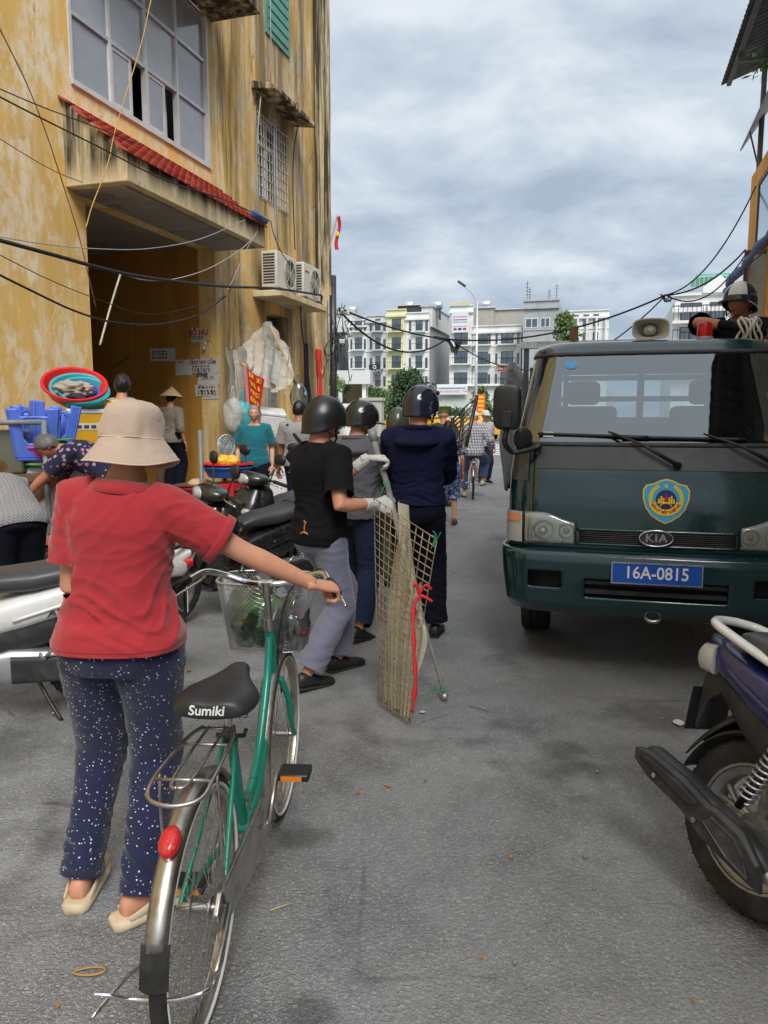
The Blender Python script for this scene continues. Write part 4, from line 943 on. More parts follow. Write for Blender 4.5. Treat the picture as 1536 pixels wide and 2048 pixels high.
# far houses
for nm, col in (('house_white', S(232, 232, 230)), ('house_cream', S(226, 222, 184)), ('house_grey', S(172, 174, 178)), ('house_pale', S(206, 208, 208)), ('house_conc', S(168, 164, 156))):
  pbr(nm, col, 0.9, var=0.05, vs=0.6, dirt=tuple(x * 0.55 for x in col), dirt_amt=0.45, dscale=0.35)
pbr('sign_dark', (0.02, 0.02, 0.025), 0.5); pbr('sign_white', (0.72, 0.73, 0.78), 0.5); pbr('sign_redbrown', S(170, 50, 40), 0.6); pbr('sign_orange', S(228, 84, 40), 0.6); pbr('sign_blue', S(70, 150, 215), 0.6); pbr('railing', (0.06, 0.065, 0.07), 0.5); pbr('door_dark', (0.05, 0.05, 0.055), 0.5); pbr('tank_steel', (0.62, 0.63, 0.64), 0.3, 0.8); pbr('roof_green', S(90, 190, 160), 0.5); pbr('lamp_post', (0.55, 0.57, 0.58), 0.45, 0.4); pbr('cabinet', S(196, 196, 186), 0.5, dirt=(0.3, 0.29, 0.26), dirt_amt=0.3); pbr('corrugated', (0.16, 0.165, 0.17), 0.6, 0.3, var=0.2, dirt=(0.12, 0.07, 0.04), dirt_amt=0.4, dscale=2); pbr('sheet_tin', (0.36, 0.36, 0.36), 0.55, 0.3, var=0.15, dirt=(0.2, 0.15, 0.1), dirt_amt=0.4, dscale=3); pbr('rafter', (0.12, 0.12, 0.125), 0.6); pbr('panel_mesh', S(176, 186, 186), 0.7, bump=0.4, bs=90); pbr('frame_brown', (0.13, 0.07, 0.045), 0.6)
def leafmat(name, a, b):
  t = NT(name); oi = t.node('ShaderNodeObjectInfo'); n = t.noise(2.2, 4, 0.6); n2 = t.noise(23, 2)
  t.set(col=t.mix(t.ramp(n, [(0.3, 0.0), (0.7, 1.0)]), a, t.mix(n2, b, tuple(x * 1.35 for x in b))), rough=0.6, spec=0.3); t.b.inputs['Subsurface Weight'].default_value = 0.0
leafmat('leaf_dark', (0.030, 0.062, 0.026), (0.060, 0.105, 0.045)); leafmat('leaf_mid', (0.055, 0.10, 0.03), (0.12, 0.19, 0.06)); leafmat('leaf_light', (0.09, 0.16, 0.045), (0.18, 0.27, 0.08)); pbr('bark', (0.11, 0.09, 0.07), 0.95, var=0.3, bump=0.5, bs=20)
# ================================================================== ground
D = 5.6                                            # market wall lies this far left of the camera
def FP(x, y, off=0.0):                             # line of sight meets a plane parallel to the market wall
  d = ray(x, y); t = -(D - off) / d.dot(SN); return Vector((0, 0, EYE)) + d * t
def sheet(name, pts, z, mat, parent=None, sub=1):
  mb = MB(); mb.add([(p.x, p.y, z) for p in pts], [tuple(range(len(pts)))]); o = mb.build(name, mat, parent); return o
g = sheet('ground', [Vector((-900, -300, 0)), Vector((900, -300, 0)), Vector((900, 1500, 0)), Vector((-900, 1500, 0))], -0.012, 'ground_earth'); tag(g, kind='structure')
road = sheet('road', [SF(-14, -3.45), SF(-14, 3.3), SF(29, 3.3), SF(29, -3.45)], -0.004, 'asphalt'); tag(road, kind='structure')
xroad = sheet('cross_road', [SF(29.0, -80), SF(29.0, 80), SF(50, 80), SF(50, -80)], -0.004, 'road_far'); tag(xroad, kind='structure')
mb = MB()
mb.add([(0, 0, 0), (0.42, 0, 0), (0.42, 3.6, 0), (0, 3.6, 0)], [(0, 1, 2, 3)])
stripe0 = None
for i in range(7):                                  # zebra crossing at the mouth of the street
  mbs = MB(); u0 = 30.4 + i * 1.7
  p = [SF(u0, -14), SF(u0, 5), SF(u0 + 0.75, 5), SF(u0 + 0.75, -14)]
  mbs.add([(q.x, q.y, 0.001 if i < 3 else 0.001) for q in p], [(0, 1, 2, 3)]); mbs.build('crosswalk_stripe', 'line_white', xroad)
plaza = MB(); q = [SF(50, -80), SF(50, 80), SF(50.3, 80), SF(50.3, -80)]
mbp = MB(); mbp.prism([(p.x, p.y) for p in (SF(50, -80), SF(50, 80), SF(58, 80), SF(58, -80))], -0.01, 0.13); tag(mbp.build('far_pavement', 'pave_concrete'), kind='structure')
mbp = MB(); mbp.prism([(p.x, p.y) for p in (SF(64, -80), SF(64, 80), SF(112, 80), SF(112, -80))], -0.008, 0.06); tag(mbp.build('park_ground', 'grass'), kind='structure')
pv = bpy.data.objects.new('pavement', None); COL.objects.link(pv); pv.location = SF(0, -D); pv.rotation_euler = (0, 0, STREET_RZ)
pv['kind'] = 'structure'
mb = MB(); mb.b2(-13, 17, -2.02, -0.01, -0.02, 0.14); mb.build('paving', 'pave_concrete', pv)
for i in range(30):                                 # kerb stones
  mb = MB(); mb.b2(-13 + i * 1.0 + 0.006, -12 + i * 1.0 - 0.006, -2.16, -2.025, -0.02, 0.135 + random.uniform(-0.006, 0.006)); mb.build('kerb_stone', 'conc_grey', pv, bevel=0.012)
for i, (y0, y1, z) in enumerate(((-0.95, -0.55, 0.26), (-0.55, -0.02, 0.38))):
  mb = MB(); mb.b2(4.6, 10.5, y0, y1, 0.14, z); mb.build('step', 'conc_grey', pv, bevel=0.01)
# ================================================================== market building (left)
bld = thing('market_building', 'yellow weathered plaster market building with dark entrance and tiled canopy', 'building', SF(0, -D), STREET_RZ)
UB = [-13, 7.2, 7.3, 10.05, 10.14, 11.64, 11.85, 12.75, 12.8, 14.8]; ZB = [0, 3.3, 3.97, 5.10, 5.11, 6.44, 8.4, 12.5]
holes = [(7.3, 10.14, 0, 3.97), (7.2, 10.05, 5.10, 8.4), (11.64, 12.8, 5.11, 6.44), (11.85, 12.75, 0, 3.3)]
mb = MB()
for a, b in zip(UB, UB[1:]):
  for c, d in zip(ZB, ZB[1:]):
    if any(h[0] <= (a + b) / 2 <= h[1] and h[2] <= (c + d) / 2 <= h[3] for h in holes): continue
    mb.b2(a, b, 0, 0.28, c, d)
mb.b2(14.52, 14.8, 0.28, 12, 0, 12.5); mb.b2(-13, 14.8, 0.0, 12, 12.5, 12.7)
mb.build('wall', 'wall_yellow', bld)
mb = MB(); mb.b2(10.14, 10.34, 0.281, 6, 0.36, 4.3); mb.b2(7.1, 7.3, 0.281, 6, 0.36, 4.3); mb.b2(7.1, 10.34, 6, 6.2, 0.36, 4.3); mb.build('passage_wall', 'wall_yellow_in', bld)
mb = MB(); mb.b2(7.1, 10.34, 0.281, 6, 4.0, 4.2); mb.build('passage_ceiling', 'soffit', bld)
mb = MB(); mb.b2(7.29, 10.15, -0.015, 6, 0.1, 0.42); mb.build('passage_floor', 'conc_grey', bld)
# canopy with tiled slope
CW = 0.76
mb = MB(); mb.prism([(-0.001, 3.95), (-CW, 3.95), (-CW, 4.24), (-0.001, 4.84)], 7.0, 10.25, 'YZ'); cano = mb.build('canopy', 'concrete_old', bld, bevel=0.012)
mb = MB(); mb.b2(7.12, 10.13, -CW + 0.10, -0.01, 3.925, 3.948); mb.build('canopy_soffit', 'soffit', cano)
slope = math.atan2(0.60, CW); rows, cols = 7, 24; tl = 1.03 / rows; tw = 3.30 / cols
tm = MB()
pts = [(-tw / 2, -0.02), (tw / 2, -0.02)] ; nseg = 6
out2 = [(-tw / 2 * 0.96, tl * 1.15), (-tw / 2 * 0.96, 0.035)] + [(math.cos(math.pi + math.pi * k / nseg) * tw / 2 * 0.96, 0.03 + math.sin(math.pi + math.pi * k / nseg) * 0.035) for k in range(nseg + 1)][1:-1] + [(tw / 2 * 0.96, 0.035), (tw / 2 * 0.96, tl * 1.15)]
tm.prism(out2, 0.0, 0.022); tme = tm.mesh('roof_tile', 'roof_tile')
for r in range(rows):
  for c in range(cols):
    o = bpy.data.objects.new('roof_tile', tme); COL.objects.link(o); o.parent = cano
    s0 = r * tl - 0.06
    yy = -CW + math.cos(slope) * s0; zz = 4.24 + math.sin(slope) * s0 + 0.012
    o.location = (6.98 + (c + 0.5 + (0.5 if r % 2 else 0) - 0.25) * tw, yy, zz + random.uniform(0, .004)); o.rotation_euler = (slope - 0.14 + random.uniform(-.02, .02), 0, random.uniform(-.02, .02))
mb = MB(); mb.tube(curve_pts([(9.75, -0.83, 4.30), (9.95, -0.84, 4.29), (10.15, -0.80, 4.30), (10.28, -0.6, 4.36)], 5), [0.05, 0.06, 0.045, 0.05, 0.06, 0.05, 0.04, 0.05, 0.05, 0.06, 0.05, 0.05, 0.045, 0.05, 0.04, 0.03], 8); rg = mb.build('rag', 'tarp_blue', cano, smooth=True)
# upper canopy, only its end is in view
mb = MB(); mb.b2(7.0, 10.25, -CW, -0.001, 7.08, 7.30); mb.b2(7.0, 10.25, -CW, -CW + 0.1, 7.3, 7.9); mb.build('upper_canopy', 'concrete_old', bld, bevel=0.012)
# big glazed screen
gx = [7.2, 7.89, 8.60, 9.31, 10.05]; gz = [5.10, 5.80, 6.48, 7.07]
mb = MB()
for z in gz: mb.b2(7.2, 10.05, 0.015, 0.085, z - 0.022, z + 0.022)
fr = mb.build('window_frame', 'alu_frame', bld)
mb = MB()
for i, x in enumerate(gx): mb.b2(x - (0.0 if i == 0 else 0.022), x + (0.0 if i == 4 else 0.022) + (0.022 if i == 0 else 0), 0.012, 0.082, 5.10, 7.07)
mb.b2(7.16, 7.20, -0.012, 0.10, 5.05, 7.08); mb.b2(10.05, 10.09, -0.012, 0.10, 5.05, 7.08); mb.b2(7.16, 10.09, -0.03, 0.10, 5.045, 5.10)
mb.build('mullion', 'frame_white', fr)
for i in range(4):
  for j in range(3):
    if j == 0 and i in (1, 2): continue
    mb = MB(); mb.b2(gx[i] + 0.022, gx[i + 1] - 0.022, 0.045, 0.053, gz[j] + 0.022, gz[j + 1] - 0.022); mb.build('pane', 'pane_frosted', fr)
for i in (1, 2):                                   # half open sliding sashes
  x0, x1 = gx[i] + 0.022, gx[i + 1] - 0.022; xm = x0 + (x1 - x0) * 0.60
  mb = MB(); w = 0.045
  mb.b2(x0, xm, 0.030, 0.058, 5.122, 5.122 + w); mb.b2(x0, xm, 0.030, 0.058, 5.778 - w, 5.778); mb.b2(x0, x0 + w, 0.030, 0.058, 5.122 + w, 5.778 - w); mb.b2(xm - w, xm, 0.030, 0.058, 5.122 + w, 5.778 - w)
  sa = mb.build('sash', 'frame_white', fr)
  mb = MB(); mb.b2(x0 + w, xm - w, 0.041, 0.047, 5.122 + w, 5.778 - w); mb.build('pane', 'pane_frosted', sa)
  mb = MB(); mb.grid(lambda u, v: (lerp(xm - 0.02, x1 - 0.30 * (i == 1), u), 0.20 + 0.02 * math.sin(u * 30), lerp(5.1, 5.79, v)), 20, 2); mb.build('curtain', 'curtain_white', fr, smooth=True) if i == 2 else None
mb = MB(); mb.b2(7.1, 10.2, 1.6, 1.7, 5.0, 8.4); mb.b2(7.1, 10.2, 0.29, 1.7, 4.95, 5.05); mb.b2(7.1, 10.2, 0.29, 1.7, 7.2, 7.3); mb.b2(10.2, 10.3, 0.29, 1.7, 4.95, 7.3); mb.b2(7.0, 7.1, 0.29, 1.7, 4.95, 7.3); mb.build('unlit_room_wall', 'void_black', bld)  # darkness of the unlit room is put into these black walls
# small barred window with a slab over it
mb = MB(); mb.b2(11.64, 12.8, 0.20, 0.24, 5.11, 6.44); sw = mb.build('window', 'pane_dark', bld)
mb = MB()
for x in (11.64, 12.18, 12.74): mb.b2(x, x + 0.06, 0.12, 0.19, 5.11, 6.44)
for z in (5.11, 6.02, 6.38): mb.b2(11.64, 12.8, 0.115, 0.185, z, z + 0.06)
mb.build('window_frame', 'grille_white', sw)
mb = MB()
for i in range(12): x = 11.66 + i * 0.102; mb.cyl((x, -0.01, 5.08), (x, -0.01, 6.42), 0.007, n=6)
for i in range(9): z = 5.12 + i * 0.158; mb.cyl((11.62, -0.022, z), (12.82, -0.022, z), 0.007, n=6)
mb.build('grille', 'grille_white', sw)
mb = MB(); mb.prism([(-0.001, 6.68), (-0.42, 6.62), (-0.42, 6.70), (-0.001, 6.80)], 11.45, 13.15, 'YZ'); mb.build('window_canopy', 'concrete_old', bld, bevel=0.012)
mb = MB(); mb.b2(12.0, 12.95, -0.03, 0.0, 7.75, 9.2); us = mb.build('upper_window', 'shutter_teal', bld)
for k in range(8):
  mb = MB(); mb.b2(12.08, 12.87, -0.05, -0.031, 7.85 + k * 0.16, 7.97 + k * 0.16); mb.build('slat', 'shutter_teal', us)
# roller-shuttered doorway
mb = MB(); mb.b2(11.85, 12.75, 0.26, 0.30, 0.1, 3.3); sd_ = mb.build('roller_shutter', 'shutter_green', bld)
for k in range(30):
  mb = MB(); mb.b2(11.86, 12.74, 0.235, 0.259, 0.16 + k * 0.104, 0.25 + k * 0.104); mb.build('slat', 'shutter_green', sd_, bevel=0.006)
mb = MB(); mb.b2(11.35, 13.35, -0.52, -0.001, 3.46, 3.56); mb.build('ledge', 'concrete_old', bld, bevel=0.01)
# tin cladding on the far corner
def clad(u, v):
  x = 14.05 + 0.82 * u; return (x, -0.05 - 0.025 * math.sin(u * 44) - 0.02 * mnoise.noise(Vector((u * 3, v * 5, 0))), lerp(3.85 + 0.15 * math.sin(u * 9), 11.5, v))
mb = MB(); mb.grid(clad, 60, 14); mb.build('tin_cladding', 'concrete_old', bld, smooth=True)
mb = MB(); mb.cyl((14.9, -0.06, 0.1), (14.9, -0.06, 4.4), 0.075, n=14); mb.build('drainpipe', 'steel_dark', bld, smooth=True)
# posters on the passage wall (local x = 10.14, facing -x)
def poster(y0, y1, z0, z1, mat, name='poster', ragged=0.0):
  n = 10; per = []
  for (a, b, cnt) in (((y0, z0), (y1, z0), n), ((y1, z0), (y1, z1), n), ((y1, z1), (y0, z1), n), ((y0, z1), (y0, z0), n)):
    for k in range(cnt):
      t = k / cnt; per.append((lerp(a[0], b[0], t) + random.uniform(-1, 1) * ragged, lerp(a[1], b[1], t) + random.uniform(-1, 1) * ragged))
  mb = MB(); mb.prism(per, 10.132, 10.137 , 'YZ'); return mb.build(name, mat, bld)
def px_wall(x, y):                                 # pixel -> (y,z) on the passage wall
  d = ray(x, y); t = 10.14 / d.dot(SU); p = d * t; return (-p.dot(SN) - D, EYE + p.z)
def wtext(txt, x, y, size, mat, par, bold=0.0, sx=1.0):
  a, b = px_wall(x, y)
  return text_mesh(txt, size, mat, 'lettering', par, frame_m((10.129, a, b), (0, -1, 0), (0, 0, 1)), 0.0006, bold, sx=sx)
def lines(par, x0, x1, ys, mat='print_dark', h=0.02):
  for yy in ys:
    a0, b0 = px_wall(x0, yy); a1, b1 = px_wall(x1, yy); m2 = MB(); t = a0
    while t > a1:
      w = random.uniform(0.015, 0.05); m2.b2(10.129, 10.131, max(a1, t - w), t, b0 - h / 2, b0 + h / 2); t -= w + random.uniform(0.012, 0.03)
    if m2.v: tag(m2.build('print_line', mat, par), kind='stuff')
def ppx(x0, x1, y0, y1, mat, rg=0.004):
  a0, b1 = px_wall(x0, y0); a1, b0 = px_wall(x1, y1); return poster(min(a0, a1), max(a0, a1), b0, b1, mat, 'poster', rg)
p1 = ppx(383, 412, 656, 684, 'paper_white', 0.012); wtext('SỔ HƯ', 398, 666, 0.105, 'print_red', p1, 0.004); lines(p1, 385, 408, (674, 678), 'print_green')
p2 = ppx(300, 351, 697, 722, 'paper_white'); lines(p2, 305, 335, (704, 709, 716), h=0.025)
p3 = ppx(351, 385, 720, 750, 'paper_white', 0.008); lines(p3, 358, 366, (724,)); 
p4 = ppx(387, 438, 718, 745, 'paper_white', 0.010); wtext('CHO VAY CẦM', 406, 725, 0.075, 'print_dark', p4, 0.002, 0.85); lines(p4, 390, 420, (733, 738, 742))
a0 = px_wall(396, 742); p5 = ppx(396, 440, 746, 770, 'paper_white', 0.012); wtext('0948', 405, 750, 0.09, 'print_dark', p5, 0.004); wtext('399.7F', 416, 757, 0.075, 'print_dark', p5)
p6 = ppx(391, 436, 771, 792, 'paper_white', 0.012); lines(p6, 397, 430, (775, 782, 787), h=0.03); wtext('82', 428, 786, 0.085, 'print_dark', p6); p7 = ppx(408, 436, 794, 798, 'paper_white', 0.006)
mb = MB(); a, b = px_wall(411, 697); mb.sphere((10.09, a, b), 0.03, 12, 8); mb.cyl((10.10, a, b + 0.02), (10.10, a - 0.03, b + 0.09), 0.018, n=10); mb.build('light_bulb', 'white_plastic', bld, smooth=True)
# ------------------------------------------------------------------ air conditioners
def aircon(label, u, off, z, rz=0.0):
  o = thing('air_conditioner', label, 'air conditioner', SF(u, -D + off, z), STREET_RZ + rz, 'outdoor units on the wall ledge')
  mb = MB(); mb.b2(-0.40, 0.40, -0.14, 0.14, 0.05, 0.63); mb.build('casing', 'ac_white', o, bevel=0.02)
  mb = MB(); mb.lathe([(0.235, -0.141), (0.245, -0.152), (0.225, -0.152), (0.22, -0.141)], 32, 'Y', (0.12, 0, 0.34)); mb.build('fan_ring', 'ac_white', o, smooth=30)
  mb = MB(); mb.lathe([(0.001, -0.1425), (0.228, -0.1425)], 32, 'Y', (0.12, 0, 0.34)); mb.build('fan_opening', 'void_black', o)
  mb = MB()
  for k in range(7): mb.torus((0.12, -0.150, 0.34), 0.03 + k * 0.031, 0.003, 28, 4, 'Y')
  for k in range(4): a = k * math.pi / 4; mb.cyl((0.12 + math.cos(a) * 0.235, -0.152, 0.34 + math.sin(a) * 0.235), (0.12 - math.cos(a) * 0.235, -0.152, 0.34 - math.sin(a) * 0.235), 0.003, n=4)
  mb.build('fan_guard', 'ac_white', o)
  mb = MB()
  for k in range(11): mb.b2(-0.408, -0.401, -0.10, 0.10, 0.12 + k * 0.044, 0.14 + k * 0.044)
  mb.build('side_vent', 'steel_dark', o)
  for x in (-0.3, 0.3):
    mb = MB(); mb.b2(x - 0.03, x + 0.03, -0.16, 0.16, 0.0, 0.05); mb.build('foot', 'steel_dark', o)
  return o
aircon('cream air conditioner outdoor unit at the shuttered window end of the ledge', 11.83, 0.26, 3.56)
ac2 = aircon('cream air conditioner outdoor unit with red lettering, next to the building corner', 12.80, 0.32, 3.56)
mb = MB(); mb.b2(-0.34, -0.16, -0.1425, -0.1405, 0.47, 0.50); mb.build('lettering', 'print_red', ac2)
# ------------------------------------------------------------------ cables
def cable(label, pts, r=0.008, mat='cable_black', grp='cables strung along the market wall', k=10, name='cable'):
  mb = MB(); mb.tube(curve_pts(pts, k), r, 6); return tag(mb.build(name, mat, None, smooth=True), label, 'cable', grp)
c1 = [FP(x, y, 0.9) for x, y in ((-40, 470), (100, 508), (230, 543), (330, 560), (450, 573), (550, 577), (640, 590))]
cable('thick black cable bundle crossing the dark entrance', c1, 0.018)
cable('black cable sagging deep across the entrance opening', [FP(x, y, 0.9) for x, y in ((-30, 535), (60, 580), (150, 622), (230, 645), (320, 648), (400, 628), (452, 592))], 0.010)
cable('thin dark wire sagging across the entrance below the bundle', [FP(x, y, 0.9) for x, y in ((-30, 495), (100, 560), (200, 600), (290, 628), (370, 618), (450, 592))], 0.004)
cable('pale cable looping from the entrance to the canopy corner', [FP(x, y, 0.9) for x, y in ((240, 546), (290, 560), (350, 558), (420, 536), (480, 500), (512, 470))], 0.006, 'cable_grey')
cable('thin grey wire hanging below the canopy', [FP(x, y, 0.9) for x, y in ((-20, 470), (90, 488), (200, 498), (300, 497), (400, 478), (490, 440))], 0.005, 'cable_grey')
cable('black wire slanting down over the tiled canopy', [FP(x, y, 1.0) for x, y in ((-30, 178), (60, 225), (200, 295), (330, 360), (450, 400), (540, 442))], 0.007)
cable('thin black wire running beside the canopy side wall', [FP(x, y, 1.0) for x, y in ((-30, 165), (80, 212), (180, 250), (280, 290))], 0.005)
cable('brown wire running down the yellow wall from the top corner', [FP(x, y, 0.25) for x, y in ((-20, 20), (50, 160), (90, 260), (120, 350), (150, 445), (165, 500), (193, 620))], 0.006, 'rust')
cable('thin brown wire from the wall to the canopy corner bracket', [FP(x, y, 0.35) for x, y in ((-20, 265), (60, 315), (115, 345), (165, 365))], 0.004, 'rust')
cable('yellow cord hanging over the canopy from the window', [FP(x, y, 1.0) for x, y in ((302, 0), (282, 90), (250, 195), (228, 270), (215, 330), (185, 410), (172, 455))], 0.005, 'cable_yellow')
cable('yellow cord slanting down the yellow wall towards the stools', [FP(x, y, 0.3) for x, y in ((128, 575), (100, 650), (70, 725), (35, 800), (20, 830))], 0.005, 'cable_yellow')
cable('white cord hanging diagonally inside the entrance', [FP(x, y, 0.8) for x, y in ((242, 545), (222, 610), (200, 690))], 0.010, 'cable_pale')
cable('black conduit looping down beside the barred window', [FP(x, y, 0.12) for x, y in ((521, 440), (512, 350), (520, 210), (530, 170), (548, 185), (548, 320), (552, 480))], 0.012, 'cable_grey')
cable('grey cable dropping past the window slab', [FP(x, y, 0.12) for x, y in ((541, -20), (542, 80), (551, 190), (552, 300), (555, 420), (560, 500))], 0.009, 'cable_grey')
cable('dark cable dropping from the slab end to the ledge', [FP(x, y, 0.12) for x, y in ((594, 205), (597, 240), (588, 300), (586, 380), (590, 500))], 0.010)
cable('slack black wire from the ledge down to the doorway', [FP(x, y, 0.35) for x, y in ((600, 590), (604, 660), (614, 730), (622, 800))], 0.012)
cable('thin cable from the canopy corner to the ledge', [FP(x, y, 0.8) for x, y in ((541, 442), (548, 470), (560, 500), (580, 530))], 0.007)
cable('short wire from the canopy end to the cable bracket', [FP(x, y, 0.8) for x, y in ((515, 462), (490, 505), (468, 555), (455, 580))], 0.005, 'cable_grey')
# tangle on the drainpipe
tg = thing('cable_tangle', 'tangle of black cables and white insulators on the building corner', 'cable', SF(14.75, -D + 0.15, 3.6), STREET_RZ)
mb = MB()
for k in range(16):
  pts = [Vector((random.uniform(-.35, .25), random.uniform(-.2, .05), random.uniform(-1.2, .5)))]
  for j in range(4): pts.append(pts[-1] + Vector((random.uniform(-.25, .25), random.uniform(-.1, .08), random.uniform(-.4, .3))))
  mb.tube(curve_pts(pts, 5), 0.009, 5)
mb.build('wires', 'cable_black', tg, smooth=True)
for k in range(5):
  mb = MB(); mb.lathe([(0.001, 0.05), (0.03, 0.045), (0.04, 0.02), (0.03, 0.0), (0.04, -0.02), (0.025, -0.045), (0.001, -0.05)], 12, c=(random.uniform(-.3, .25), -0.22, random.uniform(-0.7, 0.25))); mb.build('insulator', 'white_plastic', tg, smooth=True)
PA = SF(14.9, -D + 0.2, 3.75)
def span(label, a, b, sag, r=0.012, n=16, grp='overhead cables across the street'):
  pts = [a.lerp(b, i / n) - Vector((0, 0, sag * 4 * (i / n) * (1 - i / n))) for i in range(n + 1)]
  mb = MB(); mb.tube(pts, r, 6); return tag(mb.build('overhead_cable', 'cable_black', None, smooth=True), label, 'cable', grp)
KN = P(893, 678, 19.0); KR = P(1332, 590, 17.0); RC = SF(20.3, 2.98, 5.5)
span('upper overhead cable from the market corner to the knot', PA, KN, 0.10, 0.020); span('lower slack overhead cable from the market corner to the knot', PA - Vector((0, 0, 0.05)), KN, 0.55, 0.022)
span('overhead cable from the knot towards the right hand house', KN, KR, 0.35, 0.022); span('overhead cable sagging lower between knot and right hand house', KN + Vector((0.1, 0, 0)), KR, 1.15, 0.016)
span('overhead cable end rising to the corrugated roofed house', KR, RC, 0.25, 0.02); span('second overhead cable end rising to the corrugated roofed house', KR, RC - Vector((0, 0, 0.12)), 0.5, 0.016); span('steep cable rising to the orange wall top', KR, P(1512, 372, 17.8), 0.5, 0.016)
kt = MB()
for k in range(6): kt.tube(curve_pts([KN + Vector((random.uniform(-.35, -.1), 0, random.uniform(-.03, .08))), KN + Vector((0.05, 0, random.uniform(-.12, .05))), KN + Vector((0.2 + random.uniform(-.05, .05), 0, random.uniform(-.45, -.2))), KN + Vector((0.33 + random.uniform(-.08, .08), 0, random.uniform(-.2, .0)))], 6), 0.018, 5)
tag(kt.build('cable_knot', 'cable_black', None, smooth=True), 'drooping loop of bundled black cable over the street', 'cable')
kt = MB()
for k in range(5): kt.tube(curve_pts([KR + Vector((random.uniform(-.15, .0), 0, .02)), KR + Vector((random.uniform(-.1, .1), 0, random.uniform(-.2, -.1))), KR + Vector((random.uniform(0, .2), 0, random.uniform(-.1, .02)))], 6), 0.01, 5)
tag(kt.build('cable_knot', 'cable_black', None, smooth=True), 'small tied cable knot near the man on the truck', 'cable')
# ------------------------------------------------------------------ small national flag on the far corner
fo = thing('flag', 'small red flag on a pole at the market building corner', 'flag', FP(663, 490, 0.3))
mb = MB(); mb.cyl((-0.12, 0, -0.35), (0.12, 0, 0.55), 0.012, n=8); mb.build('flagpole', 'bamboo', fo)
mb = MB(); mb.grid(lambda u, v: (0.10 - 0.02 * v + 0.07 * u + 0.03 * math.sin(v * 6), 0.03 * math.sin(u * 5 + v * 4), 0.52 - 0.62 * v + 0.02 * u), 6, 12); mb.build('cloth', 'flag_red', fo, smooth=True)
mb = MB(); mb.sphere((0.12, -0.03, 0.2), 0.05, 8, 6, (0.8, 0.3, 1)); mb.build('star', 'flag_yellow', fo)
# ================================================================== right-hand house
rh = thing('corner_house', 'orange plastered house with corrugated eaves and tin awning', 'house', SF(0, 3.05), STREET_RZ)
mb = MB(); mb.b2(11.0, 20.5, -6, -0.0, 0, 7.2); mb.build('wall', 'wall_orange', rh)
mb = MB(); mb.b2(-3.0, 11.0, -6, -0.0, 0, 7.2); mb.build('unseen_wall', 'conc_grey', rh)  # unseen stretch of the house, grey so the windscreen mirrors less orange
mb = MB(); mb.b2(-3.0, 20.0, -6, -2.2, 7.2, 9.6); mb.build('terrace_wall', 'house_conc', rh)
mb = MB(); mb.b2(2.0, 20.4, 0.0, 0.14, 3.0, 3.3); mb.build('floor_band', 'house_pale', rh)
def roofc(u, v): return (lerp(-3.5, 22.1, u), lerp(-3.0, 0.62, v), lerp(11.2, 9.95, v) + 0.03 * math.sin(u * 25.6 * 30))
mb = MB(); mb.grid(roofc, 1000, 2); mb.build('roof_sheet', 'corrugated', rh, smooth=True)
for y in (0.45, -0.3, -1.2):
  mb = MB(); zc = lerp(11.2, 9.95, (y + 3) / 3.62); mb.b2(-3.4, 21.9, y - 0.05, y + 0.05, zc - 0.16, zc - 0.05); mb.build('rafter', 'rafter', rh)
for x in (2.5, 7.5, 12.5, 16.5, 20.2):
  mb = MB(); mb.b2(x - 0.05, x + 0.05, -2.8, 0.5, 9.70, 9.84); mb.cyl((x, -0.1, 7.2), (x, -0.1, 9.75), 0.06, n=8); mb.build('roof_post', 'rafter', rh)
mb = MB(); mb.add([(13, 0.30, 8.0), (21.2, 0.20, 8.05), (20.9, -0.5, 9.1), (13, -0.5, 9.1)], [(0, 1, 2, 3)]); aw = mb.build('awning', 'sheet_tin', rh); m_ = aw.modifiers.new('s', 'SOLIDIFY'); m_.thickness = 0.03
for x in (12.4, 15.5, 18.4):
  mb = MB(); mb.cyl((x + 1.4, 0.2, 8.02), (x + 1.4, -0.04, 7.15), 0.02, n=6); mb.build('awning_strut', 'steel_dark', rh)
mb = MB(); mb.b2(12.5, 19.0, 0.0, 0.05, 5.2, 6.6); pn = mb.build('window', 'pane_far', rh)
mb = MB(); mb.b2(12.4, 19.1, 0.0, 0.07, 5.1, 5.2); mb.b2(12.4, 19.1, 0.0, 0.07, 6.6, 6.7); mb.b2(19.0, 19.1, 0, 0.07, 5.2, 6.6); mb.build('window_frame', 'frame_brown', pn)
mb = MB(); mb.tube(curve_pts([(20.6, 0.40, 4.55), (19.6, 0.42, 4.75), (18.6, 0.40, 4.72), (16, 0.42, 4.78), (12, 0.42, 4.75)], 8), [0.075 + 0.03 * math.sin(k * 1.7) for k in range(33)], 9); mb.build('rolled_awning', 'tarp_blue', rh, smooth=True)
for x in (20.2, 17.8):
  mb = MB(); mb.cyl((x, 0.4, 4.68), (x, 0.02, 5.0), 0.02, n=6); mb.cyl((x, 0.4, 4.65), (x, 0.3, 3.9), 0.012, n=6); mb.build('awning_bracket', 'steel_dark', rh)
sg = thing('framed_sign', 'brown framed pale panel standing out from the orange house', 'sign', SF(18.0, 2.70, 0.0), STREET_RZ)
mb = MB(); mb.b2(-0.02, 0.02, -1.4, 0.0, 3.08, 4.95); mb.build('panel', 'panel_mesh', sg)
for (y0, y1, z0, z1) in ((-1.46, 0.07, 4.95, 5.03), (-1.46, 0.07, 3.0, 3.08), (0.0, 0.07, 3.08, 4.95)):
  mb = MB(); mb.b2(-0.035, 0.035, y0, y1, z0, z1); mb.build('frame', 'frame_brown', sg)
mb = MB(); mb.cyl((0, 0.03, 0.0), (0, 0.03, 3.0), 0.035, n=10); mb.build('post', 'frame_brown', sg)
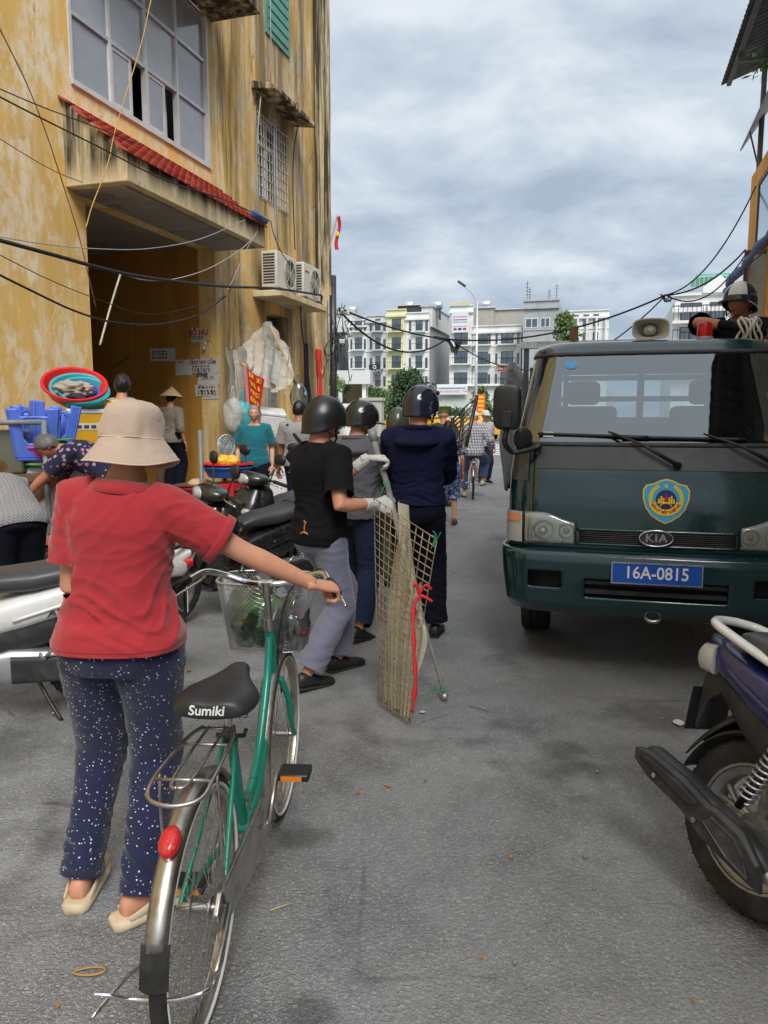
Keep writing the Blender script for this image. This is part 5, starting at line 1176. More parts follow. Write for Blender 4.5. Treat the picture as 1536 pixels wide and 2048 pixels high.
lv = thing('hanging_plant', 'green leafy branch hanging below the corrugated eaves', 'plant', SF(18.6, 2.62, 9.0))
mb = MB()
for k in range(60):
  c = Vector((random.gauss(0.35, .22), random.gauss(0, .14), random.gauss(.05, .12))); L = random.uniform(.16, .30); d = Vector((random.gauss(-.5, .6), random.gauss(0, .6), random.gauss(-.5, .5))).normalized(); s_ = d.orthogonal().normalized() * L * .16
  mb.add([c, c + d * L * .5 + s_, c + d * L, c + d * L * .5 - s_], [(0, 1, 2, 3)])
mb.build('leaves', 'leaf_mid', lv)
mb = MB(); mb.tube(curve_pts([(1.2, 0, .6), (.6, 0, .2), (0, 0, -.05), (-.3, 0, -.2)], 5), 0.015, 6); mb.build('stem', 'bark', lv)
# houses behind the camera: the street goes on
for (u0, u1, lat, hgt, mt, lb) in ((-12, 3.5, 3.35, 7.2, 'house_conc', 'plain concrete shop house on the truck side behind the viewer'),)[:0]:
  hb = thing('shop_house', lb, 'house', SF(0, lat), STREET_RZ)
  mb = MB(); mb.b2(u0, u1, -8, 0, 0, hgt); mb.build('wall', mt, hb)
  mb = MB(); mb.prism([(1.3, hgt - 0.8), (1.3, hgt - 0.74), (-8, hgt + 1.4), (-8, hgt + 1.34)], u0, u1, 'YZ'); mb.build('roof', 'corrugated', hb)
  for k in range(3):
    mb = MB(); mb.b2(u0 + 1.2 + k * 4.5, u0 + 3.8 + k * 4.5, 0, 0.05, 0.1, 2.8); mb.build('door', 'shutter_green', hb)
    mb = MB(); mb.b2(u0 + 1.4 + k * 4.5, u0 + 3.4 + k * 4.5, 0, 0.05, 4.0, 5.6); mb.build('window', 'pane_far', hb)
# ================================================================== far houses
HU = 125.0
def HP(x, y, U=HU):
  d = ray(x, y); t = U / d.dot(SU); p = d * t; return p.dot(SN), EYE + p.z
WIN = {}
def win_mesh(w, h, kind):
  k = (round(w, 1), round(h, 1), kind)
  if k not in WIN:
    a = MB(); f = 0.09
    a.b2(-w / 2, w / 2, -0.06, 0.02, 0, f); a.b2(-w / 2, w / 2, -0.06, 0.02, h - f, h); a.b2(-w / 2, -w / 2 + f, -0.06, 0.02, f, h - f); a.b2(w / 2 - f, w / 2, -0.06, 0.02, f, h - f)
    if w > 1.2: a.b2(-f / 2, f / 2, -0.055, 0.02, f, h - f)
    b = MB(); b.b2(-w / 2 + f, w / 2 - f, -0.012, 0.015, f, h - f)
    WIN[k] = (a.mesh('window', 'railing' if kind != 'w' else 'house_white'), b.mesh('pane', 'pane_far'))
  return WIN[k]
def house(label, x0, x1, ytop, bays, rows, wall='house_white', side='house_grey', depth=17.0, U=HU, parapet=1.0, balc=(), rowh=24, name='town_house', cat='house', setback=None):
  l0, _ = HP(x0, 700, U); l1, _ = HP(x1, 700, U); _, zt = HP((x0 + x1) / 2, ytop, U); W = l1 - l0
  T = thing(name, label, cat, SF(U, l0), -STREET, None)
  mb = MB(); mb.b2(0, W, 0.0, 0.5, 0, zt); mb.build('wall', wall, T)
  mb = MB(); mb.b2(0.02, W - 0.02, 0.5, depth, 0, zt - 0.25); mb.build('side_wall', side, T)
  mb = MB(); mb.b2(-0.15, W + 0.15, -0.35, 0.0, zt - 1.15, zt - 0.85); mb.b2(-0.1, W + 0.1, -0.2, 0.0, zt - 0.02, zt + 0.15); mb.build('cornice', wall, T)
  for ri, ry in enumerate(rows):
    _, zc = HP((x0 + x1) / 2, ry + rowh / 2, U)
    mb = MB(); mb.b2(-0.05, W + 0.05, -0.10, 0.0, zc - 0.42, zc - 0.22); mb.build('floor_band', wall, T)
    for (bx, bw, kind) in bays:
      lx, _ = HP(bx, 700, U); w = bw / 1500 * U; h = rowh / 1500 * U * (1.0 if kind != 's' else 0.85)
      a, b = win_mesh(w, h, kind); o = bpy.data.objects.new('window', a); COL.objects.link(o); o.parent = T; o.location = (lx - l0, 0.0, zc)
      g_ = bpy.data.objects.new('pane', b); COL.objects.link(g_); g_.parent = o; 
      if kind in 'db':
        mb = MB(); bw2 = w / 2 + 0.55
        mb.b2(-bw2, bw2, -0.95, -0.003, -0.25, -0.05)
        ba = mb.build('balcony', wall, T, loc=(lx - l0, 0, zc))
        mb = MB()
        for q in range(9): xq = -bw2 + 0.06 + q * (2 * bw2 - 0.12) / 8; mb.b2(xq - 0.02, xq + 0.02, -0.92, -0.88, -0.05, 0.9)
        mb.b2(-bw2, bw2, -0.94, -0.86, 0.9, 0.97)
        mb.build('railing', 'railing', ba)
  return T, l0, zt, W
R4 = (650, 687, 724, 761)
house('white narrow house with two columns of windows beside the market corner', 612, 655, 640, [(640, 9, 'd'), (651, 4, 's')], R4)
house('white end house with balconies and a glazed balcony', 697, 733, 641, [(717, 16, 'd'), (703, 4, 's'), (730, 4, 's')], R4)
h1 = house('pale grey house with air conditioners on its balcony, dark shop sign below', 733, 773, 632, [(742, 5, 's'), (756, 11, 'd'), (769, 5, 's')], R4, wall='house_pale')
h2 = house('cream yellow house with rooftop dark shed', 773, 812, 620, [(793, 19, 'd')], R4, wall='house_cream')
h3 = house('white house with tall balcony doors and grey gable wall', 812, 858, 626, [(838, 14, 'd'), (820, 4, 's'), (853, 5, 's')], R4, depth=20)
h4 = house('tall narrow white house hung with a large blue banner', 899, 945, 612, [(922, 27, 'd')], (678, 715, 757), side='house_conc', depth=12)
h5 = house('long white house with a row of slit windows and bare concrete upper storey', 946, 1042, 652, [(964, 24, 'd'), (979, 4, 's'), (993, 4, 's'), (1014, 24, 'd'), (1036, 4, 's')], (676, 716, 757), side='house_conc', depth=14)
h6 = house('grey rendered tower house with roof railings and aerials', 1045, 1116, 602, [(1062, 24, 'w'), (1089, 18, 'w')], (646,), wall='house_grey', side='house_grey', depth=10, U=118, rowh=18)
h7 = house('white house with curved balconies and potted shrubs on the roof', 1128, 1216, 622, [(1150, 10, 's'), (1170, 10, 's'), (1190, 10, 's')], (640, 676), depth=16, U=122, rowh=26)
h8 = house('white house with pediment and green roof railing behind the truck', 1345, 1466, 590, [(1378, 36, 'd'), (1430, 26, 'd')], (625, 672, 720), U=58, depth=12, side='house_white', rowh=32)
# rooftop things
def roofbox(lb, x0, x1, y0, y1, U, mat, depth=6, nm='roof_shed'):
  l0, _ = HP(x0, 700, U); l1, _ = HP(x1, 700, U); _, z1 = HP((x0 + x1) / 2, y0, U); _, z0 = HP((x0 + x1) / 2, y1, U)
  T = thing(nm, lb, 'roof shed', SF(U, l0), -STREET); mb = MB(); mb.b2(0, l1 - l0, 0.8, depth, z0 - 2, z1); mb.build('wall', mat, T)
  mb = MB(); mb.b2(-0.2, l1 - l0 + 0.2, 0.5, depth + 0.2, z1, z1 + 0.15); mb.build('roof', 'house_pale', T); return T
roofbox('small pale stair head on the end house roof', 640, 702, 626, 640, HU, 'house_pale'); roofbox('dark slatted shed on the cream house roof', 793, 838, 610, 622, HU, 'door_dark'); roofbox('grey stair head with a wall beside the dark shed', 840, 862, 612, 628, HU, 'house_pale', 18)
roofbox('bare concrete upper storey with stained wall', 950, 985, 615, 654, HU + 3, 'house_conc', 10); roofbox('bare concrete upper storey with a small window', 986, 1044, 618, 656, HU + 4, 'house_conc', 10)
l0, z0 = HP(1003, 655, HU + 4.7); tg_ = MB(); 
def tank(label, x, y, U, r=0.75):
  l, z = HP(x, y, U); T = thing('water_tank', label, 'water tank', SF(U + 2.5, l, z - r), -STREET, 'rooftop water tanks')
  mb = MB(); L = 1.2; mb.lathe([(0.01, -L), (r * 0.7, -L * 0.97), (r, -L * 0.85), (r, L * 0.85), (r * 0.7, L * 0.97), (0.01, L)], 20, 'X', (0, 0, r)); mb.build('drum', 'tank_steel', T, smooth=True)
  for sx in (-0.7, 0.7):
    mb = MB(); mb.b2(sx - 0.08, sx + 0.08, -r * .8, r * .8, -1.6, 0.25); mb.build('stand', 'steel_dark', T)
tank('round steel tank over the end house', 692, 617, HU + 4); tank('steel water tank above the dark roof shed', 808, 607, HU + 4); tank('steel water tank beside the grey gable house', 865, 607, HU + 1); tank('steel water tank above the concrete storey', 963, 606, HU + 2)
# tower railing and aerials
T, l0, zt, W = h6
mb = MB()
for k in range(12): x = 0.3 + k * (W - 0.6) / 11; mb.b2(x - 0.02, x + 0.02, 0.2, 0.24, zt, zt + 1.1)
for z in (0.4, 0.75, 1.08): mb.b2(0.3, W - 0.3, 0.2, 0.24, zt + z, zt + z + 0.04)
mb.build('roof_railing', 'lamp_post', T)
for x, hh in ((0.4, 3.2), (0.8, 2.2), (W - 0.5, 2.6), (W * 0.7, 1.8)):
  mb = MB(); mb.b2(x - 0.04, x + 0.04, 1, 1.08, zt, zt + hh)
  for k in range(4): mb.b2(x - 0.3, x + 0.3, 1.02, 1.06, zt + hh * (0.35 + 0.17 * k), zt + hh * (0.35 + 0.17 * k) + 0.05)
  mb.build('aerial', 'railing', T)
T, l0, zt, W = h8
mb = MB(); mb.prism([(W * .45, zt + .1), (W * .98, zt + .1), (W * .98, zt + .5), (W * .715, zt + 1.25), (W * .45, zt + .5)], -0.3, 0.2, 'XZ'); mb.build('pediment', 'house_white', T)
mb = MB()
for k in range(14): x = 0.1 + k * (W - 0.2) / 13; mb.b2(x - 0.02, x + 0.02, -0.1, -0.06, zt + 0.1, zt + 1.2)
mb.b2(0.1, W, -0.1, -0.06, zt + 1.2, zt + 1.26); mb.build('roof_railing', 'lamp_post', T)
mb = MB(); mb.b2(W * .35, W + 0.2, 0.6, 5, zt + 1.35, zt + 1.5); mb.build('roof_canopy', 'roof_green', T)
T, l0, zt, W = h7
for k in range(5):
  mb = MB(); mb.cyl((0.6 + k * W * 0.21, -0.55, zt - 7.5), (0.6 + k * W * 0.21, -0.55, zt - 1), 0.18, n=10); mb.build('column', 'house_white', T)
# signs on the houses
def sign(label, x0, x1, y0, y1, U, mat, txts=(), off=0.25, nm='sign'):
  l0, z1 = HP(x0, y0, U); l1, z0 = HP(x1, y1, U); W = l1 - l0; Hh = z1 - z0
  T = thing(nm, label, 'sign', SF(U - off - 0.05, l0, z0), -STREET); mb = MB(); mb.b2(0, W, 0, 0.05, 0, Hh); b = mb.build('board', mat, T)
  for (tx, fx, fz, sz, cm) in txts: text_mesh(tx, Hh * sz, cm, 'lettering', b, frame_m((W * fx, -0.008, Hh * fz), (1, 0, 0), (0, 0, 1)), 0.003, 0.0)
  return T, W, Hh
s1, W, Hh = sign('dark shop sign with white emblem and beauty lettering', 739, 761, 729, 746, HU - 1.2, 'sign_dark', [('BEAUTY', .5, .2, .42, 'plate_white')])
mb = MB(); mb.torus((W / 2, -0.01, Hh * .68), Hh * .17, Hh * .05, 20, 6, 'Y'); mb.b2(W / 2 + .05, W / 2 + Hh * .2, -.02, -.005, Hh * .46, Hh * .54); mb.build('emblem', 'plate_white', s1)
s2, W, Hh = sign('large pale blue banner with three small flags on a house front', 904, 937, 625, 665, HU - 0.4, 'sign_white')
for k, cm in enumerate(('sign_redbrown', 'em_navy', 'em_red')): mb = MB(); mb.b2(W * (.12 + .28 * k), W * (.32 + .28 * k), -0.02, -0.005, Hh * .12, Hh * .22); mb.build('flag_print', cm, s2)
for z, cm, h in ((.60, 'print_red', .05), (.50, 'print_blue', .03), (.75, 'print_blue', .03), (.28, 'print_blue', .02)): mb = MB(); [mb.b2(W * (.08 + .085 * k), W * (.15 + .085 * k), -0.02, -0.005, Hh * z, Hh * (z + h)) for k in range(10)]; mb.build('print_line', cm, s2)
sign('yellow lettered sign on the banner house roof', 901, 940, 604, 611, HU, 'house_pale', [('VIP COFFEE', .5, .5, .8, 'banner_yellow')])
sign('red shop sign on the long white house balcony', 996, 1027, 733, 742, HU - 1.3, 'sign_redbrown', [('Hot Cuties', .5, .5, .75, 'plate_white')])
s3, W, Hh = sign('wide white shop banner with a line of red lettering', 876, 936, 773, 789, 75, 'sign_white', [('ĐÀO TẠO NGOẠI NGỮ - TIN HỌC', .5, .36, .34, 'print_red')])
mb = MB(); [mb.b2(W * (.06 + .055 * k), W * (.10 + .055 * k), -0.02, -0.005, Hh * .70, Hh * .82) for k in range(16)]; mb.build('print_line', 'print_blue', s3)
sh = thing('shop', 'dark glass shop front under the wide white banner', 'shop', SF(75, HP(872, 800, 75)[0]), -STREET)
W = HP(1000, 800, 75)[0] - HP(872, 800, 75)[0]; mb = MB(); mb.b2(0, W, 0.2, 6, 0, 4.5); mb.build('wall', 'house_pale', sh)
mb = MB(); mb.b2(0.2, W * .5, 0.1, 0.2, 0.2, 2.0); mb.build('glazing', 'pane_dark', sh)
mb = MB(); mb.add([(W * .55, -1.6, 2.3), (W * .8, -1.6, 2.3), (W * .8, 0.1, 3.2), (W * .55, 0.1, 3.2)], [(0, 1, 2, 3)]); mb.build('awning', 'sign_white', sh)
mb = MB(); mb.b2(0.1, W - 0.1, -0.2, 0.2, 4.5, 4.7); mb.build('cornice', 'house_white', sh)
# ------------------------------------------------------------------ gate house
kz = thing('gate_house', 'white gate house with glazed lantern and flat slab roofs', 'gate house', P(707, 832, 44).xy.to_3d(), -STREET * 0.2)
mb = MB(); mb.b2(-0.75, 0.75, -0.75, 0.75, 0, 1.85); mb.build('base', 'house_white', kz)
mb = MB(); mb.b2(-1.1, 1.1, -1.1, 1.1, 1.85, 2.1); mb.b2(-0.95, 0.95, -0.95, 0.95, 2.1, 2.25); mb.build('slab', 'house_white', kz)
mb = MB(); mb.b2(-0.6, 0.6, -0.6, 0.6, 2.25, 3.35); mb.build('lantern', 'pane_far', kz)
for x in (-0.68, 0.68):
  for y in (-0.68, 0.68):
    mb = MB(); mb.b2(x - 0.1, x + 0.1, y - 0.1, y + 0.1, 2.25, 3.35); mb.build('pillar', 'house_white', kz)
mb = MB(); mb.b2(-1.05, 1.05, -1.05, 1.05, 3.35, 4.1); mb.build('roof', 'house_pale', kz)
# ------------------------------------------------------------------ electric cabinet
cb = thing('electric_cabinet', 'cream electric cabinet with red warning notice beside the road', 'cabinet', P(745, 832, 17).xy.to_3d(), -STREET * 0.5)
mb = MB(); mb.b2(-0.23, 0.23, -0.2, 0.25, 0.1, 1.88); cbb = mb.build('box', 'cabinet', cb, bevel=0.01)
mb = MB(); mb.b2(-0.26, 0.26, -0.23, 0.28, 1.88, 1.95); mb.build('lid', 'cabinet', cb, bevel=0.01)
mb = MB(); mb.b2(-0.25, 0.25, -0.22, 0.27, 0, 0.1); mb.build('plinth', 'conc_grey', cb)
for k in range(8): mb = MB(); mb.b2(-0.10, 0.16, -0.212, -0.202, 1.18 + k * 0.035, 1.195 + k * 0.035); mb.build('vent_slat', 'cabinet', cbb)
mb = MB(); mb.b2(-0.09, 0.14, -0.206, -0.201, 1.50, 1.72); nt = mb.build('notice', 'paper_white', cb)
mb = MB(); mb.add([(-0.15, -0.207, 1.72), (-0.12, -0.207, 1.72), (-0.15, -0.207, 1.63), (-0.125, -0.207, 1.63), (-0.165, -0.207, 1.50), (-0.155, -0.207, 1.60), (-0.175, -0.207, 1.60)], [(0, 1, 3, 2), (2, 3, 4), (5, 4, 6)]); mb.build('bolt_mark', 'print_red', cb)
for k, cm in enumerate(('print_red', 'print_dark', 'print_dark', 'print_dark')): mb = MB(); mb.b2(-0.07, 0.12, -0.209, -0.206, 1.68 - k * 0.045, 1.70 - k * 0.045); mb.build('print_line', cm, nt)
# ------------------------------------------------------------------ street lamp
sl = thing('street_lamp', 'tall grey street lamp with a curved arm over the cross road', 'street lamp', SF(50.6, P(946, 832, 50).dot(SN)), 0)
mb = MB(); mb.tube([(0, 0, 0), (0, 0, 4), (0, 0, 9.1)], [0.12, 0.10, 0.06], 12); mb.build('pole', 'lamp_post', sl, smooth=True)
mb = MB(); mb.tube(curve_pts([(0, 0, 8.0), (-0.05, 0, 8.9), (-0.35, 0, 9.6), (-0.85, 0, 10.05)], 6), 0.045, 8); mb.build('arm', 'lamp_post', sl, smooth=True)
mb = MB(); mb.box((-1.05, 0, 10.2), (0.62, 0.28, 0.13), Matrix.Rotation(0.6, 3, 'Y')); lh = mb.build('lamp_head', 'steel_dark', sl, bevel=0.04)
mb = MB(); mb.b2(0.05, 0.62, -0.03, 0.0, 0.9, 3.0); mb.build('banner', 'sign_orange', sl)
mb = MB(); [mb.b2(0.15, 0.52, -0.036, -0.031, 1.05 + k * 0.28, 1.2 + k * 0.28) for k in range(7)]; mb.build('lettering', 'banner_yellow', sl)
# ------------------------------------------------------------------ trees
def tree(label, base, hgt, crown, n, leaf, mat, trunk_r=0.12, seed=1, nm='tree', grp=None):
  rnd = np.random.RandomState(seed); T = thing(nm, label, 'tree', base, 0, grp)
  mb = MB(); cz = crown[0][2]
  mb.tube(curve_pts([(0, 0, 0), (0.05, 0.02, cz * .4), (crown[0][0] * .5, crown[0][1] * .5, cz * .8), (crown[0][0], crown[0][1], cz)], 4), [trunk_r * (1 - 0.05 * k) for k in range(13)], 8)
  for c in crown[1:]: mb.tube([(0.02, 0.02, cz * .5), (c[0] * .6, c[1] * .6, lerp(cz * .5, c[2], .6)), (c[0], c[1], c[2])], [trunk_r * .45, trunk_r * .3, trunk_r * .12], 6)
  mb.build('trunk', 'bark', T, smooth=True)
  vol = np.array([c[3] ** 2 * c[4] for c in crown]); vol = vol / vol.sum(); V = []; F = []
  for c, fr_ in zip(crown, vol):
    m = int(n * fr_); nc = max(6, m // 26)
    dirs = rnd.normal(size=(nc, 3)); dirs /= np.linalg.norm(dirs, axis=1)[:, None]; rr_ = rnd.uniform(0.35, 1.0, nc) ** 0.5
    cc = dirs * rr_[:, None] * np.array([c[3], c[3], c[4]]) + np.array(c[:3])
    idx = rnd.randint(0, nc, m); pos = cc[idx] + rnd.normal(size=(m, 3)) * np.array([c[3], c[3], c[4]]) * 0.13
    a = rnd.normal(size=(m, 3)); a[:, 2] -= 0.4; a /= np.linalg.norm(a, axis=1)[:, None]; b = np.cross(a, rnd.normal(size=(m, 3))); b /= np.linalg.norm(b, axis=1)[:, None]
    L = leaf * rnd.uniform(.6, 1.3, m)[:, None]; o = len(V)
    q = np.stack([pos, pos + a * L * .5 + b * L * .3, pos + a * L, pos + a * L * .5 - b * L * .3], 1).reshape(-1, 3)
    V += q.tolist(); F += [(o + 4 * k, o + 4 * k + 1, o + 4 * k + 2, o + 4 * k + 3) for k in range(m)]
  me = bpy.data.meshes.new('crown'); me.from_pydata(V, [], F); me.materials.append(M(mat)); o = bpy.data.objects.new('crown', me); COL.objects.link(o); o.parent = T
  return T
def gp(x, Y): p = P(x, 832, Y); return Vector((p.x, p.y, 0))
tree('dense dark green street tree in front of the cream house', gp(818, 46), 4.6, [(0, 0, 2.7, 1.15, 1.5), (-.35, .2, 2.0, .9, .9), (.4, 0, 2.2, .9, 1.0), (0, 0, 3.7, .7, .75)], 9000, 0.20, 'leaf_dark', seed=3)
tree('light green young tree beside the gate house', gp(747, 50), 3.6, [(0, 0, 2.4, .7, 1.1), (.3, 0, 1.6, .6, .8)], 2600, 0.2, 'leaf_mid', 0.08, 5)
tree('light green tree partly hidden by the market corner', gp(655, 42), 4.5, [(0, 0, 3.3, .9, .55), (-.2, 0, 2.3, .9, .5), (.3, 0, 1.5, .8, .6), (-.6, 0, 4.1, .5, .3)], 3600, 0.2, 'leaf_light', 0.08, 8)
tree('bushy green tree by the street lamp', gp(962, 56), 4.2, [(0, 0, 2.4, .75, 1.2), (.25, 0, 1.5, .8, .8), (0, 0, 3.2, .5, .5)], 3600, 0.2, 'leaf_mid', 0.09, 11)
tree('small tree with potted plants on the long white house', gp(1015, 60), 3.8, [(0, 0, 2.5, 1.1, .6), (.9, 0, 2.2, .7, .5), (-.8, 0, 2.0, .6, .5)], 2600, 0.2, 'leaf_mid', 0.08, 13)
tree('tall light green tree against the grey tower house', gp(1128, 30), 6.4, [(0, 0, 4.9, .45, .55), (.1, 0, 4.2, .45, .5), (-.1, 0, 5.3, .3, .3)], 2600, 0.13, 'leaf_light', 0.07, 17)
tree('low green tree left of the street lamp banner', gp(905, 62), 2.8, [(0, 0, 1.5, 1.0, .8), (.8, 0, 1.2, .8, .6)], 1800, 0.2, 'leaf_dark', 0.08, 19)
for k, (x, Y) in enumerate(((620, 90), (700, 95), (780, 100), (860, 92), (1010, 98), (1080, 96))):
  tree(('round dark tree at the foot of the narrow white house', 'round tree at the foot of the white end house', 'round tree at the foot of the pale grey house', 'round tree below the grey gable wall', 'round tree below the long white house', 'round dark tree below the grey tower house')[k], gp(x, Y), 5, [(0, 0, 3.4, 2.2, 1.6), (1.4, 0, 2.6, 1.5, 1.1), (-1.3, 0, 2.7, 1.5, 1.1)], 1800, 0.42, 'leaf_dark' if k % 2 else 'leaf_mid', 0.16, 40 + k, grp='trees in front of the far houses')
# ------------------------------------------------------------------ yellow taxis on the cross road
def car(label, loc, rz, mat, grp='vehicles on the cross road', nm='parked_car'):
  T = thing(nm, label, 'car', loc, rz, grp)
  prof = [(-2.05, .45), (-2.1, .75), (-1.95, .98), (-1.2, 1.05), (-0.65, 1.52), (0.75, 1.54), (1.45, 1.05), (2.0, .95), (2.15, .72), (2.1, .42)]
  rr = []
  for (y, k) in ((-0.84, 0.93), (-0.80, 1.0), (0.80, 1.0), (0.84, 0.93)): rr.append([Vector((x, y * (0.86 if z > 1.1 else 1), 0.45 + (z - 0.45) * (k if z > 0.6 else 1))) for x, z in prof])
  mb = MB(); mb.rings(rr); mb.build('body', mat, T, smooth=35)
  for sd in (-1, 1):
    mb = MB(); mb.add([(x, sd * 0.742, z) for x, z in ((-1.05, 1.08), (-0.58, 1.46), (0.65, 1.47), (1.2, 1.08))], [(0, 1, 2, 3)]); mb.build('side_glass', 'pane_dark', T)
  mb = MB(); mb.add([(-1.17, -.62, 1.09), (-.68, -.6, 1.5), (-.68, .6, 1.5), (-1.17, .62, 1.09)], [(0, 1, 2, 3)]); mb.add([(1.41, -.62, 1.10), (.80, -.6, 1.525), (.80, .6, 1.525), (1.41, .62, 1.10)], [(0, 1, 2, 3)]); mb.build('windscreen', 'pane_dark', T, loc=(0, 0, 0.012))
  for x in (-1.3, 1.35):
    for sd in (-1, 1):
      mb = MB(); mb.torus((x, sd * 0.76, 0.31), 0.23, 0.09, 20, 8, 'Y'); w = mb.build('wheel', 'rubber', T, smooth=True)
      mb = MB(); mb.lathe([(0.001, sd * 0.80), (0.17, sd * 0.79)], 14, 'Y', (x, 0, 0.31)); mb.build('hubcap', 'alu', w)
  return T
rzc = -STREET
car('yellow taxi standing past the cyclist at the crossing', SF(47.5, P(935, 832, 47).dot(SN)), rzc, 'paint_yellow'); car('yellow taxi seen beside the navy jacketed man', SF(46, P(900, 832, 46).dot(SN) - 1.0), rzc, 'paint_yellow'); car('white car behind the yellow taxis', SF(60.5, P(893, 832, 60).dot(SN)), rzc, 'paint_white'); car('yellow taxi seen between the helmets of the walking men', SF(47, P(790, 832, 47).dot(SN)), rzc, 'paint_yellow'); 0 and car('yellow taxi next to the truck mirror', SF(46.5, P(995, 832, 46).dot(SN)), rzc, 'paint_yellow')
# ================================================================== truck
TRZ = -rad(14.5); TROOT = Vector((1.52, 4.12, 0))
trk = thing('truck', 'dark green flatbed truck with blue number plate and shield emblem', 'truck', TROOT, TRZ)
TRI = Matrix.Rotation(-TRZ, 3, 'Z')
def TL(x, y, Y): return TRI @ (P(x, y, Y) - TROOT)
def interp(tab, z):
  if z <= tab[0][0]: return tab[0][1:]
  for a, b in zip(tab, tab[1:]):
    if a[0] <= z <= b[0]:
      t = (z - a[0]) / (b[0] - a[0]); return tuple(lerp(p, q, t) for p, q in zip(a[1:], b[1:]))
  return tab[-1][1:]
CAB = [(0.40, 0.10, 0.835, 0.16), (0.62, 0.085, 0.84, 0.16), (0.85, 0.075, 0.845, 0.17), (1.05, 0.085, 0.845, 0.18), (1.22, 0.115, 0.84, 0.19), (1.38, 0.165, 0.825, 0.20), (1.93, 0.60, 0.745, 0.22), (2.0, 0.70, 0.73, 0.22)]
def cab_xy(s, z, off=0.0, tab=CAB, crown=0.045):
  """s from -1 (left side rear) over the front to 1"""
  yf, hw, r = interp(tab, z); hw += off; yf -= off
  fl = hw - r; arc = r * math.pi / 2; side = 0.9; tot = fl + arc + side
  d = abs(s) * tot; sg = 1 if s >= 0 else -1
  if d <= fl: x, y = d, yf
  elif d <= fl + arc: a = (d - fl) / r; x, y = fl + math.sin(a) * r, yf + r - math.cos(a) * r
  else: x, y = hw, yf + r + (d - fl - arc)
  return Vector((sg * x, y + crown * (x / hw) ** 2, z))
def s_of(x, z): 
  yf, hw, r = interp(CAB, z); fl = hw - r; tot = fl + r * math.pi / 2 + 0.9
  ax = abs(x)
  d = ax if ax <= fl else fl + r * math.asin(min(1, (ax - fl) / r)); return math.copysign(d / tot, x)
def patch(fn, s0, s1, z0, z1, ns=24, nz=8, hole=None, mb=None):
  mb = mb or MB(); o = len(mb.v); vs = []
  for j in range(nz + 1):
    for i in range(ns + 1): vs.append(fn(lerp(s0, s1, i / ns), lerp(z0, z1, j / nz)))
  fs = []
  for j in range(nz):
    for i in range(ns):
      if hole:
        c = (vs[j * (ns + 1) + i] + vs[(j + 1) * (ns + 1) + i + 1]) / 2
        if hole(c): continue
      fs.append((j * (ns + 1) + i, j * (ns + 1) + i + 1, (j + 1) * (ns + 1) + i + 1, (j + 1) * (ns + 1) + i))
  mb.add(vs, fs); return mb
def solid(o, t, off=-1):
  m = o.modifiers.new('solid', 'SOLIDIFY'); m.thickness = t; m.offset = off; return o
body = patch(lambda s, z: cab_xy(s, z), -1, 1, 0.55, 1.375, 96, 26).build('cab_body', 'paint_truck', trk, smooth=True, fix=False); solid(body, 0.02, -1)
# door shut lines and corner vent panels
for sg in (-1, 1):
  mb = MB(); mb.tube([cab_xy(sg * (abs(s_of(0.69, z))), z, 0.0015) for z in (0.98, 1.1, 1.22, 1.36)], 0.004, 6); mb.build('shut_line', 'void_black', body)
  mb = patch(lambda s, z: cab_xy(s, z, 0.006), sg * abs(s_of(0.72, 1.25)), sg * abs(s_of(0.815, 1.25)), 1.17, 1.36, 6, 5); mb.build('corner_vent', 'paint_darkgrey', body, smooth=True)
band = patch(lambda s, z: cab_xy(s, z, 0.006), -abs(s_of(0.675, 1.25)), abs(s_of(0.675, 1.25)), 1.245, 1.372, 40, 5).build('cowl_panel', 'trim_band', trk, smooth=True)
# bumper
BUM = [(0.40, 0.055, 0.83, 0.20), (0.46, 0.01, 0.85, 0.18), (0.60, -0.01, 0.865, 0.17), (0.72, -0.02, 0.872, 0.16), (0.765, -0.01, 0.872, 0.15), (0.785, 0.045, 0.866, 0.14)]
def bum(s, z): return cab_xy(s * 0.86, z, 0.0, BUM)
def bhole(c): return (abs(c.x) < 0.39 and 0.515 < c.z < 0.63) or (0.52 < abs(c.x) < 0.70 and 0.56 < c.z < 0.665 and (abs(c.x) - 0.50) > (0.66 - c.z) * 0.2)
bo = patch(bum, -1, 1, 0.40, 0.785, 150, 34, bhole).build('bumper', 'paint_truck', trk, smooth=True, fix=False); solid(bo, 0.03, -1)
mb = patch(lambda s, z: cab_xy(s * 0.6, z, -0.06, BUM, 0.03), -1, 1, 0.45, 0.75, 30, 4); mb.build('bumper_backing', 'void_black', bo)
mb = MB(); mb.b2(-0.38, 0.38, 0.025, 0.05, 0.535, 0.560); mb.b2(-0.38, 0.38, 0.025, 0.05, 0.59, 0.612); mb.build('lower_grille', 'trim_black', bo)
mb = MB(); mb.tube(curve_pts([(-0.05, 0.1, 0.44), (-0.03, 0.02, 0.40), (0.03, 0.02, 0.40), (0.05, 0.1, 0.44)], 5), 0.012, 8); mb.build('tow_hook', 'steel_dull', trk, smooth=True)
